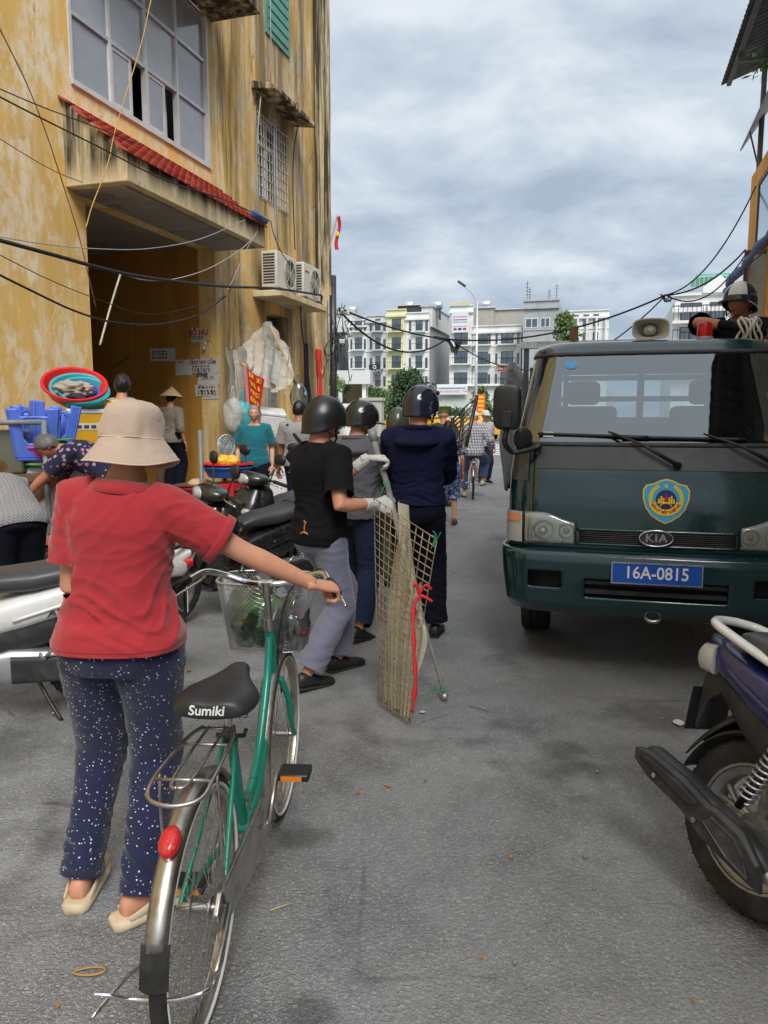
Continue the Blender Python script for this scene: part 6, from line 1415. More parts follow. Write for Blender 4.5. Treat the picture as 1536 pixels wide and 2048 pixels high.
# grille strip
mb = patch(lambda s, z: cab_xy(s, z, 0.004), -abs(s_of(0.42, .86)), abs(s_of(0.42, .86)), 0.822, 0.892, 30, 4); gr = mb.build('grille', 'void_black', trk)
for k in range(6):
  z = 0.829 + k * 0.0112; mb = MB(); mb.tube([cab_xy(s_of(-0.41 + 0.82 * i / 24, z), z, 0.009) for i in range(25)], 0.0035, 5); mb.build('slat', 'trim_black', gr, smooth=True)
for z in (0.815, 0.899):
  mb = MB(); mb.tube([cab_xy(s_of(-0.44 + 0.88 * i / 24, z), z, 0.004) for i in range(25)], 0.009, 8); mb.build('grille_edge', 'paint_truck', gr, smooth=True)
def on_front(x, z, off): return cab_xy(s_of(x, z), z, off)
c0 = on_front(0.0, 0.865, 0.012)
mb = MB(); mb.lathe([(0.001, -0.012), (0.088, -0.012), (0.094, -0.006), (0.094, 0.006)], 40, 'Y', c0, sx=1, sy=1)
for i, v in enumerate(mb.v): mb.v[i] = (v[0], v[1], c0.z + (v[2] - c0.z) * 0.5)
ov = mb.build('badge', 'trim_black', trk, smooth=30)
mb = MB(); mb.tube([(c0.x + math.cos(a) * 0.09, c0.y - 0.013, c0.z + math.sin(a) * 0.045) for a in (2 * math.pi * k / 40 for k in range(40))], 0.005, 6, loop=True); mb.build('badge_ring', 'chrome', ov, smooth=True)
text_mesh('KIA', 0.062, 'plate_frame', 'lettering', ov, frame_m((c0.x, c0.y - 0.0125, c0.z), (1, 0, 0), (0, 0, 1)), 0.002, 0.0015, space=1.15, sx=1.1)
# headlamps
for sg in (-1, 1):
  s_in, s_mid, s_out = abs(s_of(0.435, .9)), abs(s_of(0.735, .9)), abs(s_of(0.835, .9))
  def zr(s, lo):
    t = (abs(s) - s_in) / (s_out - s_in)
    return (0.805 + 0.012 * (1 - t)) if lo else (0.935 + 0.055 * smooth01(t * 2.2))
  def lamp(off, s0, s1, n=18, m=8):
    mb = MB(); mb.grid(lambda u, v: cab_xy(sg * lerp(s0, s1, u), lerp(zr(lerp(s0, s1, u), True), zr(lerp(s0, s1, u), False), v), off), n, m); return mb
  hl = lamp(0.004, s_in, s_out).build('headlamp', 'void_black', trk, smooth=True)
  lamp(0.010, s_in + 0.006, s_mid - 0.004).build('reflector', 'reflector_lamp', hl, smooth=True)
  for (xx, rr) in ((0.62, 0.055), (0.49, 0.042)):
    c = on_front(sg * xx, 0.885, 0.012); mb = MB(); mb.torus(c, rr, 0.006, 28, 6, 'Y'); mb.sphere(c, rr * .45, 14, 8, (1, .5, 1)); mb.build('bulb', 'lamp_clear' if xx > .5 else 'reflector_amber' if False else 'lamp_clear', hl, smooth=True)
  solid(lamp(0.022, s_in, s_mid).build('lens', 'lamp_glass', hl, smooth=True), 0.004)
  co = lamp(0.018, s_mid + 0.004, s_out).build('turn_lamp', 'lamp_clear', hl, smooth=True)
  mb = MB(); mb.grid(lambda u, v: cab_xy(sg * lerp(s_mid + 0.01, s_out - 0.01, u), lerp(0.93, 0.975, v), 0.021), 8, 4); mb.build('amber_lens', 'lamp_amber', co, smooth=True)
  mb = MB()
  for k in range(14):
    x = 0.45 + k * 0.02; mb.tube([on_front(sg * x, z, 0.0125) for z in (0.83, 0.88, 0.925)], 0.0022, 4)
  mb.build('lens_flute', 'reflector_lamp', hl, smooth=True)
# number plate
pc = Vector((0, -0.045, 0.68))
mb = MB(); mb.b2(-0.236, 0.236, -0.052, -0.044, 0.624, 0.736); pl = mb.build('number_plate', 'plate_blue', trk, bevel=0.003)
mb = MB()
for (a, b, c, d) in ((-0.24, 0.24, 0.619, 0.6255), (-0.24, 0.24, 0.7345, 0.741), (-0.24, -0.2335, 0.6255, 0.7345), (0.2335, 0.24, 0.6255, 0.7345)): mb.b2(a, b, -0.056, -0.043, c, d)
mb.build('plate_frame', 'plate_frame', pl)
text_mesh('16A-0815', 0.098, 'plate_white', 'lettering', pl, frame_m((0, -0.0525, 0.682), (1, 0, 0), (0, 0, 1)), 0.001, 0.0012, sx=0.87)
# emblem (shield)
ec = on_front(0.045, 1.075, 0.005); ey = ec.y
def shield(k, y, mat, nm, par):
  half = [(0, .125), (.03, .118), (.07, .098), (.108, .090), (.125, .062), (.123, .01), (.105, -.045), (.075, -.085), (.035, -.112), (0, -.128)]
  out = [(x * k, z * k) for x, z in half] + [(-x * k, z * k) for x, z in half[-2:0:-1]]
  lean_ = 0.12
  mb = MB(); mb.add([(ec.x + x, y + (z * lean_ if z > 0 else z * 0.07), ec.z + z) for x, z in out], [tuple(range(len(out)))]); return mb.build(nm, mat, par)
em = shield(1.0, ey - 0.002, 'em_yellow', 'emblem', trk); shield(0.94, ey - 0.0045, 'em_cyan', 'emblem_field', em)
def ly(z): return z * 0.12 if z > 0 else z * 0.07
def disc(r, y, mat, nm, a0=0, a1=2 * math.pi, r0=0.0, n=32, dz=0.0):
  mb = MB()
  if r0 == 0: mb.add([(ec.x + math.cos(a) * r, y + ly(dz + math.sin(a) * r), ec.z + dz + math.sin(a) * r) for a in (lerp(a0, a1, k / n) for k in range(n + 1))], [tuple(range(n + 1))])
  else: mb.grid(lambda u, v: (ec.x + math.cos(lerp(a0, a1, u)) * lerp(r0, r, v), y + ly(dz + math.sin(lerp(a0, a1, u)) * lerp(r0, r, v)), ec.z + dz + math.sin(lerp(a0, a1, u)) * lerp(r0, r, v)), n, 1)
  return mb.build(nm, mat, em)
disc(0.094, ey - 0.0075, 'em_yellow', 'emblem_ribbon', rad(196), rad(344), 0.058, dz=0.012); disc(0.094, ey - 0.0072, 'em_gold', 'emblem_wreath', rad(118), rad(200), 0.072, dz=0.012); disc(0.094, ey - 0.0072, 'em_gold', 'emblem_wreath', rad(-20), rad(62), 0.072, dz=0.012)
disc(0.055, ey - 0.008, 'em_navy', 'emblem_disc', dz=0.008)
mb = MB()
for k, (x, h) in enumerate(((-.042, .02), (-.03, .034), (-.018, .024), (.012, .026), (.024, .036), (.036, .018))): mb.b2(ec.x + x, ec.x + x + .009, ey - 0.0105, ey - 0.009, ec.z - .005, ec.z - .005 + h)
mb.b2(ec.x - .046, ec.x + .048, ey - 0.0105, ey - 0.009, ec.z - .012, ec.z - .005); mb.build('emblem_skyline', 'em_yellow', em)
mb = MB(); mb.add([(ec.x, ey - 0.0075, ec.z + .045), (ec.x + .011, ey - 0.0105, ec.z + .01), (ec.x, ey - 0.0105, ec.z - .02), (ec.x - .011, ey - 0.0105, ec.z + .01)], [(0, 1, 2, 3)]); mb.build('emblem_flower', 'em_red', em)
mb = MB(); st = []
for k in range(10): a = math.pi / 2 + k * math.pi / 5; r = 0.016 if k % 2 == 0 else 0.0065; st.append((ec.x + math.cos(a) * r, ey + 0.0015, ec.z + 0.085 + math.sin(a) * r))
mb.add(st, [tuple(range(10))]); mb.build('emblem_star', 'em_yellow', em)
txt = 'QUẢN LÝ TRẬT TỰ ĐÔ THỊ'
for k, ch in enumerate(txt):
  if ch == ' ': continue
  a = rad(lerp(203, 337, k / (len(txt) - 1))); r = 0.076
  ex = Vector((-math.sin(a), 0, math.cos(a))); ez = Vector((-math.cos(a), 0, -math.sin(a)))
  text_mesh(ch, 0.021, 'em_red', 'lettering', em, frame_m((ec.x + math.cos(a) * r, ey - 0.0095 + ly(0.012 + math.sin(a) * r), ec.z + 0.012 + math.sin(a) * r), ex, ez), 0.0003, 0.0006)
mb = MB(); pts = [(ec.x + math.cos(a) * (0.028 + 0.004 * (k % 2)), ey - 0.0125, ec.z - 0.032 + math.sin(a) * (0.020 + 0.003 * (k % 2))) for k, a in ((k, math.pi * k / 16) for k in range(17))]; mb.tube(pts, 0.003, 5); mb.build('emblem_gear', 'em_yellow', em)
# windscreen, pillars, roof
SW = 0.60
def ws(s, z): return cab_xy(s * SW, z, -0.004, CAB, 0.05)
gl = patch(ws, -1, 1, 1.385, 1.935, 40, 14).build('windscreen', 'windscreen', trk, smooth=True)
mb = MB()
loop = [ws(-1 + 2 * i / 30, 1.383) for i in range(31)] + [ws(1, lerp(1.383, 1.94, j / 10)) for j in range(1, 11)] + [ws(1 - 2 * i / 30, 1.94) for i in range(1, 31)] + [ws(-1, lerp(1.94, 1.383, j / 10)) for j in range(1, 10)]
mb.tube([p + Vector((0, -0.004, 0)) for p in loop], [(0.012, 0.016)] * len(loop), 8, loop=True); mb.build('windscreen_seal', 'trim_black', gl, smooth=True)
for sg in (-1, 1):
  mb = patch(lambda s, z: cab_xy(s, z, 0.0, CAB, 0.05), sg * SW, sg * 0.80, 1.37, 1.965, 8, 14); mb.build('pillar', 'paint_truck', trk, smooth=True)
  mb = patch(lambda s, z: cab_xy(s, z, -0.006, CAB, 0.05), sg * 0.80, sg * 0.985, 1.39, 1.93, 8, 8); mb.build('door_window', 'lamp_glass', trk, smooth=True)
rr = []
for (z, off, yo) in ((1.935, 0.0, 0), (1.96, 0.012, 0), (1.985, 0.010, 0.0), (2.010, -0.01, 0.02), (2.026, -0.06, 0.06), (2.034, -0.16, 0.15), (2.040, -0.36, 0.35)):
  ring = [cab_xy(-1 + 2 * i / 48, min(z, 1.985), off, CAB, 0.05) for i in range(49)]
  for p in ring: p.z = z
  hw = ring[0].x; ring += [Vector((ring[-1].x, 1.62 - yo, z)), Vector((ring[0].x, 1.62 - yo, z))]
  rr.append(ring)
mb = MB(); mb.rings(rr); roof = mb.build('roof', 'paint_truck', trk, smooth=50)
# rear wall of cab with a window
mb = MB(); mb.b2(-0.82, 0.82, 1.60, 1.63, 0.6, 1.50); mb.b2(-0.82, -0.58, 1.60, 1.63, 1.50, 1.92); mb.b2(0.58, 0.82, 1.60, 1.63, 1.50, 1.92); mb.b2(-0.75, 0.75, 1.60, 1.63, 1.86, 1.96); mb.b2(-0.02, 0.02, 1.60, 1.63, 1.5, 1.86); mb.build('cab_back', 'interior', trk)
for sg in (-1, 1):
  mb = MB(); mb.b2(sg * 0.80, sg * 0.835, 0.95, 1.6, 0.55, 1.38); mb.b2(sg * 0.73, sg * 0.77, 1.45, 1.6, 1.38, 1.95); mb.build('door', 'paint_truck', trk, bevel=0.01)
mb = MB(); mb.b2(-0.76, 0.76, 0.28, 0.75, 1.20, 1.34); mb.build('dashboard', 'dash', trk, bevel=0.04)
mb = MB(); mb.torus((0.42, 0, 0), 0.19, 0.016, 32, 8, 'Z'); mb.xform(Matrix.Translation((0, 0.80, 1.42)) @ Matrix.Rotation(rad(35), 4, 'X')); sw_ = mb.build('steering_wheel', 'black_plastic', trk, smooth=True)
for x in (-0.42, 0.42):
  mb = MB(); mb.b2(x - 0.24, x + 0.24, 1.28, 1.42, 1.05, 1.62); mb.b2(x - 0.24, x + 0.24, 0.92, 1.4, 0.95, 1.10); mb.b2(x - 0.12, x + 0.12, 1.30, 1.40, 1.63, 1.80); mb.build('seat', 'interior', trk, bevel=0.04)
mb = MB(); mb.b2(-0.83, 0.83, 0.3, 1.6, 0.55, 0.60); mb.build('cab_floor', 'void_black', trk)
# windscreen stickers, wipers
c = ws(-0.80, 1.87); nrm = (ws(-0.78, 1.87) - c).cross(ws(-0.80, 1.88) - c).normalized()
def wsdisc(s, z, r, mat, nm, sx=1.0):
  mb = MB(); mb.add([ws(s + math.cos(a) * r * sx * 0.66, z + math.sin(a) * r * 0.78) + Vector((0, -0.003, 0.001)) for a in (2 * math.pi * k / 24 for k in range(24))], [tuple(range(24))]); mb.build(nm, mat, gl, smooth=True)
wsdisc(-0.47, 1.87, 0.036, 'sticker_cyan', 'sticker', 1.5)
mb = MB(); mb.grid(lambda u, v: ws(lerp(-0.59, -0.535, u), lerp(1.425, 1.455, v)) + Vector((0, -0.003, 0.001)), 4, 2); mb.build('sticker', 'sticker_pale', gl)
def wiper(pv, tip, bl0, bl1):
  mb = MB(); mb.tube([on_front(*pv, 0.02), on_front(*pv, 0.05), (on_front(*pv, 0.05) + tip) / 2 + Vector((0, -0.03, 0.02)), tip], [0.012, 0.014, 0.009, 0.006], 8); w = mb.build('wiper', 'black_plastic', trk, smooth=True)
  mb = MB(); n = 14; mb.tube([bl0.lerp(bl1, i / n) + Vector((0, -0.022, 0)) for i in range(n + 1)], [(0.008, 0.010)] * (n + 1), 6); mb.build('wiper_blade', 'black_plastic', w, smooth=True)
  mb = MB(); mb.cyl(on_front(pv[0], pv[1], 0.0), on_front(pv[0], pv[1], 0.03), 0.022, n=14); mb.build('wiper_pivot', 'black_plastic', w, smooth=True)
wiper((0.10, 1.275), ws(-0.25, 1.46) + Vector((0, -0.03, 0)), ws(-0.62, 1.445), ws(-0.05, 1.43)); wiper((0.60, 1.28), ws(0.22, 1.45) + Vector((0, -0.03, 0)), ws(-0.18, 1.43), ws(0.42, 1.42))
# mirror (image left)
mc = TL(1015, 815, 4.42); md = TL(1046, 878, 4.45)
rr = []
for (y, k) in ((-0.05, 0.80), (-0.042, 0.95), (-0.02, 1.0), (0.03, 1.0), (0.045, 0.93)):
  rr.append([mc + Vector((0.082 * k * math.copysign(abs(math.cos(a)) ** .45, math.cos(a)), y, 0.130 * k * math.copysign(abs(math.sin(a)) ** .45, math.sin(a)))) for a in (2 * math.pi * j / 28 for j in range(28))])
mb = MB(); mb.rings(rr); mi = mb.build('mirror', 'black_plastic', trk, smooth=50)
mb = MB(); mb.b2(mc.x - 0.03, mc.x + 0.03, mc.y - 0.058, mc.y - 0.049, mc.z - 0.115, mc.z - 0.02); mb.build('mirror_boss', 'black_plastic', mi, bevel=0.006)
mb = MB(); mb.b2(mc.x - 0.072, mc.x + 0.072, mc.y + 0.045, mc.y + 0.048, mc.z - 0.118, mc.z + 0.118); mb.build('mirror_glass', 'mirror_glass', mi)
mb = MB(); mb.tube(curve_pts([mc + Vector((0, -0.01, -0.12)), mc + Vector((-0.01, -0.02, -0.20)), md + Vector((-0.06, -0.03, -0.075)), md + Vector((0.02, -0.02, -0.065)), md + Vector((0.10, 0, -0.04)), Vector((-0.80, 0.33, 1.335))], 6), 0.016, 8); mb.build('mirror_arm', 'black_plastic', mi, smooth=True)
mb = MB(); mb.lathe([(0.001, -0.03), (0.05, -0.028), (0.068, -0.012), (0.072, 0.012), (0.001, 0.014)], 28, 'Y', md); mb.v = [(md.x + (v[0] - md.x) * .75, v[1] + (v[0] - md.x) * .5, v[2]) for v in mb.v]; mb.build('round_mirror', 'black_plastic', mi, smooth=40)
# wheels
def twheel(x, y, w=0.20, r=0.335, dual=False):
  mb = MB(); h = w / 2; prof = [(r * .58, -h * .9), (r * .80, -h), (r * .95, -h * .95), (r, -h * .72), (r, -h * .28), (r - .012, -h * .25), (r - .012, -h * .18), (r, -h * .15), (r, h * .15), (r - .012, h * .18), (r - .012, h * .25), (r, h * .28), (r, h * .72), (r * .95, h * .95), (r * .80, h), (r * .58, h * .9)]
  mb.lathe(prof, 40, 'X', (x, y, r)); wl_ = mb.build('wheel', 'rubber', trk, smooth=40)
  mb = MB(); mb.lathe([(0.001, -h * .3), (r * .35, -h * .3), (r * .40, -h * .6), (r * .59, -h * .85), (r * .59, h * .85), (r * .40, h * .6), (r * .35, h * .3), (0.001, h * .3)], 30, 'X', (x, y, r)); mb.build('rim', 'paint_darkgrey', wl_, smooth=40)
for x in (-0.70, 0.70): twheel(x, 1.12)
for x in (-0.74, -0.52, 0.52, 0.74): twheel(x, 3.55, 0.16, 0.31)
mb = MB(); mb.b2(-0.35, -0.25, 0.3, 4.6, 0.48, 0.60); mb.b2(0.25, 0.35, 0.3, 4.6, 0.48, 0.60); mb.build('chassis', 'steel_dark', trk)
mb = MB(); mb.cyl((-0.7, 1.12, 0.335), (0.7, 1.12, 0.335), 0.05, n=10); mb.cyl((-0.7, 3.55, 0.31), (0.7, 3.55, 0.31), 0.07, n=10); mb.b2(-0.28, 0.28, 0.5, 1.4, 0.30, 0.56); mb.build('axle', 'steel_dark', trk)
for sg in (-1, 1):
  mb = MB(); mb.grid(lambda u, v: (sg * lerp(0.58, 0.83, v), 1.12 + math.cos(math.pi * u) * 0.42, 0.335 + math.sin(math.pi * u) * 0.40), 16, 2); mb.build('wheel_arch', 'trim_black', trk, smooth=True)
# cargo bed
mb = MB(); mb.b2(-0.88, 0.88, 1.72, 4.75, 0.72, 0.82); bed = mb.build('bed_floor', 'paint_truck', trk)
for sg in (-1, 1):
  mb = MB(); mb.b2(sg * 0.86, sg * 0.89, 1.72, 4.75, 0.82, 1.22); mb.build('side_board', 'paint_truck', trk, bevel=0.01)
for x in (-0.86, -0.55, 0.0, 0.55, 0.86):
  mb = MB(); mb.b2(x - 0.02, x + 0.02, 1.72, 1.76, 0.82, 2.12); mb.build('headboard_post', 'paint_darkgrey', trk)
for k in range(5):
  mb = MB(); mb.b2(-0.88, 0.88, 1.725, 1.755, 1.18 + k * 0.16, 1.22 + k * 0.16); mb.build('headboard_slat', 'alu', trk, bevel=0.004)
mb = MB(); mb.b2(-0.90, 0.0, 1.70, 1.78, 2.075, 2.125); mb.build('rack_bar', 'steel_dull', trk)
for x in (-0.50, 0.06):
  mb = MB(); mb.b2(x - 0.03, x + 0.03, 1.70, 1.78, 1.9, 2.22); mb.build('rack_post', 'rust', trk)
mb = MB(); mb.b2(-0.88, 0.88, 4.72, 4.75, 0.82, 1.22); mb.build('tailgate', 'paint_truck', trk, bevel=0.01)
mb = MB(); mb.grid(lambda u, v: (-0.99 - 0.018 * math.sin(u * 46) - 0.05 * math.sin(v * 3.1) - 0.02 * mnoise.noise(Vector((u * 9, v * 4, 0))), lerp(1.70, 4.7, u), lerp(0.95, 1.97 + 0.02 * math.sin(u * 12), v)), 90, 16); tp = mb.build('tarpaulin', 'tarp_grey', trk, smooth=True); solid(tp, 0.012)
# siren loudspeaker and beacon on the roof
hc_ = TL(1300, 662, 4.95); hc_.z = 2.03
hn = thing('loudspeaker', 'pale grey horn loudspeaker on the truck cab roof', 'loudspeaker', trk.matrix_basis @ hc_ if False else TROOT + Matrix.Rotation(TRZ, 3, 'Z') @ hc_, TRZ)
def rrect(w, h, n=32, e=.6): return [(w * math.copysign(abs(math.cos(a)) ** e, math.cos(a)), h * math.copysign(abs(math.sin(a)) ** e, math.sin(a))) for a in (2 * math.pi * k / n for k in range(n))]
mb = MB(); mb.rings([[Vector((x, y, 0.10 + z)) for x, z in rrect(w, h)] for (y, w, h) in ((0.22, .05, .05), (0.15, .06, .055), (0.05, .10, .07), (-0.04, .145, .085), (-0.07, .160, .095), (-0.07, .150, .085), (-0.03, .13, .07), (0.06, .08, .05), (0.10, .05, .045))], cap=False); mb.build('horn', 'horn_grey', hn, smooth=40)
mb = MB(); mb.rings([[Vector((x, y, 0.10 + z)) for x, z in rrect(w, h, 20, .9)] for (y, w, h) in ((0.10, .06, .05), (0.02, .055, .048), (0.0, .045, .04), (-0.01, .028, .026), (-0.035, .02, .02))]); mb.build('driver', 'horn_grey', hn, smooth=40)
mb = MB(); mb.b2(-.04, .04, .0, .08, -.01, .04); mb.build('bracket', 'steel_dark', hn); hn.scale = (.72, .72, .72)
bc = TL(1409, 672, 4.95); bc.z = 2.035
bn = thing('beacon_light', 'red beacon light on the truck cab roof', 'beacon', TROOT + Matrix.Rotation(TRZ, 3, 'Z') @ bc, TRZ)
mb = MB(); mb.lathe([(0.001, 0.118), (0.025, 0.117), (0.038, 0.110), (0.045, 0.095), (0.048, 0.02)], 24); mb.build('dome', 'beacon_glass', bn, smooth=40)
mb = MB(); mb.lathe([(0.001, 0.085), (0.02, 0.085), (0.022, 0.03), (0.001, 0.02)], 14); mb.build('lamp', 'beacon_red', bn, smooth=True)
mb = MB(); mb.lathe([(0.05, 0.022), (0.054, 0.015), (0.054, -0.01)], 24, cap=True); mb.build('base', 'grey_plastic', bn, smooth=40)
# ================================================================== bicycles
def spoked_wheel(T, c, r, tyre_r=0.019, nsp=32, rim='chrome', tyre='rubber', name='wheel', wall=None):
  mb = MB(); mb.torus(c, r - tyre_r, tyre_r, 56, 10, 'X'); w = mb.build(name, tyre, T, smooth=True)
  if wall:
    for sx in (-1, 1): mb = MB(); mb.torus(Vector(c) + Vector((sx * tyre_r * .78, 0, 0)), r - tyre_r * 1.45, 0.006, 56, 6, 'X'); mb.build('tyre_wall', wall, w, smooth=True)
  mb = MB(); mb.lathe([(r - 2 * tyre_r + .002, -0.014), (r - 2 * tyre_r - .012, -0.012), (r - 2 * tyre_r - .015, 0), (r - 2 * tyre_r - .012, 0.012), (r - 2 * tyre_r + .002, 0.014)], 56, 'X', c); mb.build('rim', rim, w, smooth=40)
  mb = MB(); R = r - 2 * tyre_r - .012
  for k in range(nsp):
    a = 2 * math.pi * k / nsp; sd = 1 if k % 2 else -1; b = a + (0.55 if (k // 2) % 2 else -0.55)
    mb.cyl(Vector(c) + Vector((sd * 0.026, math.cos(b) * 0.02, math.sin(b) * 0.02)), Vector(c) + Vector((0, math.cos(a) * R, math.sin(a) * R)), 0.0013, n=4)
  mb.build('spokes', 'spoke', w)
  mb = MB(); mb.lathe([(0.008, -0.05), (0.012, -0.045), (0.012, -0.03), (0.026, -0.028), (0.026, -0.023), (0.013, -0.02), (0.013, 0.02), (0.026, 0.023), (0.026, 0.028), (0.012, 0.03), (0.012, 0.045), (0.008, 0.05)], 16, 'X', c); mb.build('hub', 'steel_dull', w, smooth=40)
  return w
def fender(T, c, r, a0, a1, w, mat, n=36, m=6, name='fender'):
  def fn(u, v):
    a = lerp(a0, a1, u); t = (v - 0.5) * 2; rr = r - 0.014 * t * t
    return Vector(c) + Vector((t * w, math.cos(a) * rr, math.sin(a) * rr))
  mb = MB(); mb.grid(fn, n, m); o = mb.build(name, mat, T, smooth=True); solid(o, 0.002); return o
def bicycle(label, loc, rz, R=0.322, WB=1.045, green='bike_green', steel='chrome', basket=True, full=True, lean=0.0, sad='saddle_black', grp=None, steer=0.0):
  T = thing('bicycle', label, 'bicycle', loc, (0, lean, rz), grp)
  rw = spoked_wheel(T, (0, 0, R), R, rim='steel_dull', wall='foam_white' if full else None); fw = spoked_wheel(T, (0, WB, R), R, rim='steel_dull', wall='foam_white' if full else None)
  fr_ = fender(T, (0, 0, R), R + 0.018, rad(35), rad(160), 0.026, 'steel_dull'); fender(T, (0, WB, R), R + 0.018, rad(62), rad(222), 0.027, 'steel_dull')
  mb = MB(); mb.grid(lambda u, v: (lerp(-.032, .032, v), math.cos(lerp(rad(158), rad(174), u)) * (R + .014 - 0.012 * ((v - .5) * 2) ** 2), R + math.sin(lerp(rad(158), rad(174), u)) * (R + .016)), 6, 6); mb.build('mud_flap', 'rubber', fr_, smooth=True)
  BB = Vector((0, 0.44, 0.285)); ST = Vector((0, 0.315, 0.65)); HT0, HT1 = Vector((0, 0.905, 0.615)), Vector((0, 0.865, 0.80)); HUB = Vector((0, 0, R)); FH = Vector((0, WB, R))
  mb = MB(); mb.tube([BB, ST], 0.0155, 12); mb.tube([HT0 - (HT1 - HT0) * .1, HT1], 0.019, 14)
  mb.tube(curve_pts([HT1 - (HT1 - HT0) * .15, Vector((0, .80, .61)), Vector((0, .66, .43)), Vector((0, .52, .355)), BB.lerp(ST, .30)], 6), 0.0145, 12)
  mb.tube(curve_pts([HT0, Vector((0, .80, .50)), Vector((0, .66, .35)), Vector((0, .54, .29)), BB], 6), 0.0175, 12)
  for sx in (-1, 1):
    mb.tube([BB + Vector((sx * .03, -.04, 0)), Vector((sx * .055, .02, R))], 0.009, 8); mb.tube([ST + Vector((sx * .016, 0, -.02)), Vector((sx * .055, .01, R))], 0.0075, 8)
  mb.cyl(BB - Vector((.035, 0, 0)), BB + Vector((.035, 0, 0)), 0.022, n=14); mb.build('frame', green, T, smooth=50)
  mb = MB()
  for sx in (-1, 1): mb.tube(curve_pts([HT0 + Vector((sx * .03, .01, -.03)), Vector((sx * .048, .95, .50)), Vector((sx * .05, .99, .40)), Vector((sx * .05, WB, R))], 5), [0.013] * 10 + [0.010] * 6, 8)
  mb.tube([HT0 + Vector((-.035, .01, -.028)), HT0 + Vector((.035, .01, -.028))], 0.014, 8); mb.build('fork', green, T, smooth=50)
  mb = MB(); mb.cyl(HT1 - Vector((0, 0, .01)), HT1 + Vector((0, -.004, .03)), 0.021, n=14); mb.cyl(HT1, Vector((0, .83, .955)), 0.0125, n=12); mb.cyl((0, .832, .93), (0, .825, .975), 0.021, n=12); mb.cyl((-.025, .83, .965), (.025, .83, .965), 0.019, n=12); mb.build('stem', 'steel_dull', T, smooth=50)
  HB = [(-.265, .66, .985), (-.235, .72, 1.005), (-.205, .79, 1.015), (-.15, .835, .995), (-.08, .84, .97), (0, .83, .965), (.08, .84, .97), (.15, .835, .995), (.205, .79, 1.015), (.235, .72, 1.005), (.265, .66, .985)]
  mb = MB(); mb.tube(curve_pts(HB, 5), 0.0115, 12); hb = mb.build('handlebar', 'chrome', T, smooth=True)
  for sx in (-1, 1):
    mb = MB(); mb.tube([(sx * .238, .715, 1.004), (sx * .252, .688, .996), (sx * .272, .645, .979)], [0.016, 0.0165, 0.0165], 12); mb.build('grip', 'black_plastic', hb, smooth=True)
    mb = MB(); mb.tube(curve_pts([(sx * .205, .80, 1.0), (sx * .235, .79, .975), (sx * .27, .73, .955), (sx * .30, .655, .935)], 5), [(0.006, 0.004)] * 16, 8); mb.build('brake_lever', 'chrome', hb, smooth=True)
    mb = MB(); mb.tube(curve_pts([(sx * .2, .80, .995), (sx * .16, .98, .99), (sx * .05, .98, .90), (sx * .015, .93, .70), (sx * .02, .96, .52)], 6), 0.003, 6); mb.build('brake_cable', 'cable_black', hb, smooth=True)
  # saddle: wide, two cheeks behind
  rr = []
  for (y, w, zt, th_) in ((.078, .050, .778, .042), (.086, .082, .782, .056), (.115, .099, .787, .064), (.16, .103, .788, .064), (.20, .100, .788, .062), (.25, .082, .783, .056), (.31, .052, .781, .05), (.37, .034, .781, .045), (.42, .028, .780, .04), (.445, .014, .772, .022)):
    ring = []
    for k in range(24):
      a = 2 * math.pi * k / 24; x = math.cos(a); z = math.sin(a)
      dip = -0.010 * math.exp(-(x / .35) ** 2) * (1 if z > 0 else 0) * smooth01((.3 - y) / .1)
      ring.append(Vector((math.copysign(abs(x) ** .8, x) * w * 1.12, y + .03, zt + .018 + (z * th_ * (.42 if z > 0 else .62)) + dip - .018 * abs(x) ** 3 * (w / .1))))
    rr.append(ring)
  mb = MB(); mb.rings(rr); sa = mb.build('saddle', sad, T, smooth=True); ss = sa.modifiers.new('s', 'SUBSURF'); ss.levels = 1; ss.render_levels = 1
  if full:
    tx = text_mesh('Sumiki', 0.036, 'plate_white', 'lettering', sa, frame_m((-.005, 0.0, .793), (1, 0.0, 0), (0, .0, 1)), 0.0, 0.0008, shear=.15)
    sw = tx.modifiers.new('w', 'SHRINKWRAP'); sw.target = sa; sw.wrap_method = 'PROJECT'; sw.use_project_y = True; sw.use_positive_direction = True; sw.use_negative_direction = False; sw.offset = 0.002
  mb = MB(); mb.cyl(ST - Vector((0, 0, .05)), (0, .285, .775), 0.0125, n=12); mb.build('seat_post', 'chrome', T, smooth=True)
  mb = MB()
  for sx in (-.055, -.02, .02, .055):
    for k in range(3): mb.torus((sx * 1.1, .22, .735 + k * .012), 0.016, 0.003, 12, 5, 'Z')
  mb.tube(curve_pts([(-.06, .20, .73), (-.03, .29, .745), (-.02, .44, .765)], 4), 0.004, 6); mb.tube(curve_pts([(.06, .20, .73), (.03, .29, .745), (.02, .44, .765)], 4), 0.004, 6); mb.build('saddle_spring', 'chrome', sa, smooth=True)
  mb = MB(); mb.cyl((-.035, .295, .645), (.045, .295, .645), 0.007, n=8); mb.tube([(.045, .295, .645), (.055, .28, .67)], 0.006, 8); mb.cyl((0, .318, .62), (0, .30, .665), 0.019, n=12); mb.build('seat_clamp', 'steel_dark', T, smooth=True)
  # rack
  RZ = .715
  mb = MB(); out = [(-.040, .19), (-.058, .13), (-.066, .02), (-.070, -.09), (-.060, -.16), (0, -.185), (.060, -.16), (.070, -.09), (.066, .02), (.058, .13), (.040, .19)]
  mb.tube(curve_pts([(x, y, RZ - .03 * smooth01((-y - .05) / .2)) for x, y in out], 4), 0.0052, 8)
  for y, w in ((.19, .040), (.09, .062), (-.10, .070)): mb.cyl((-w, y, RZ - .004), (w, y, RZ - .004), 0.0045, n=8)
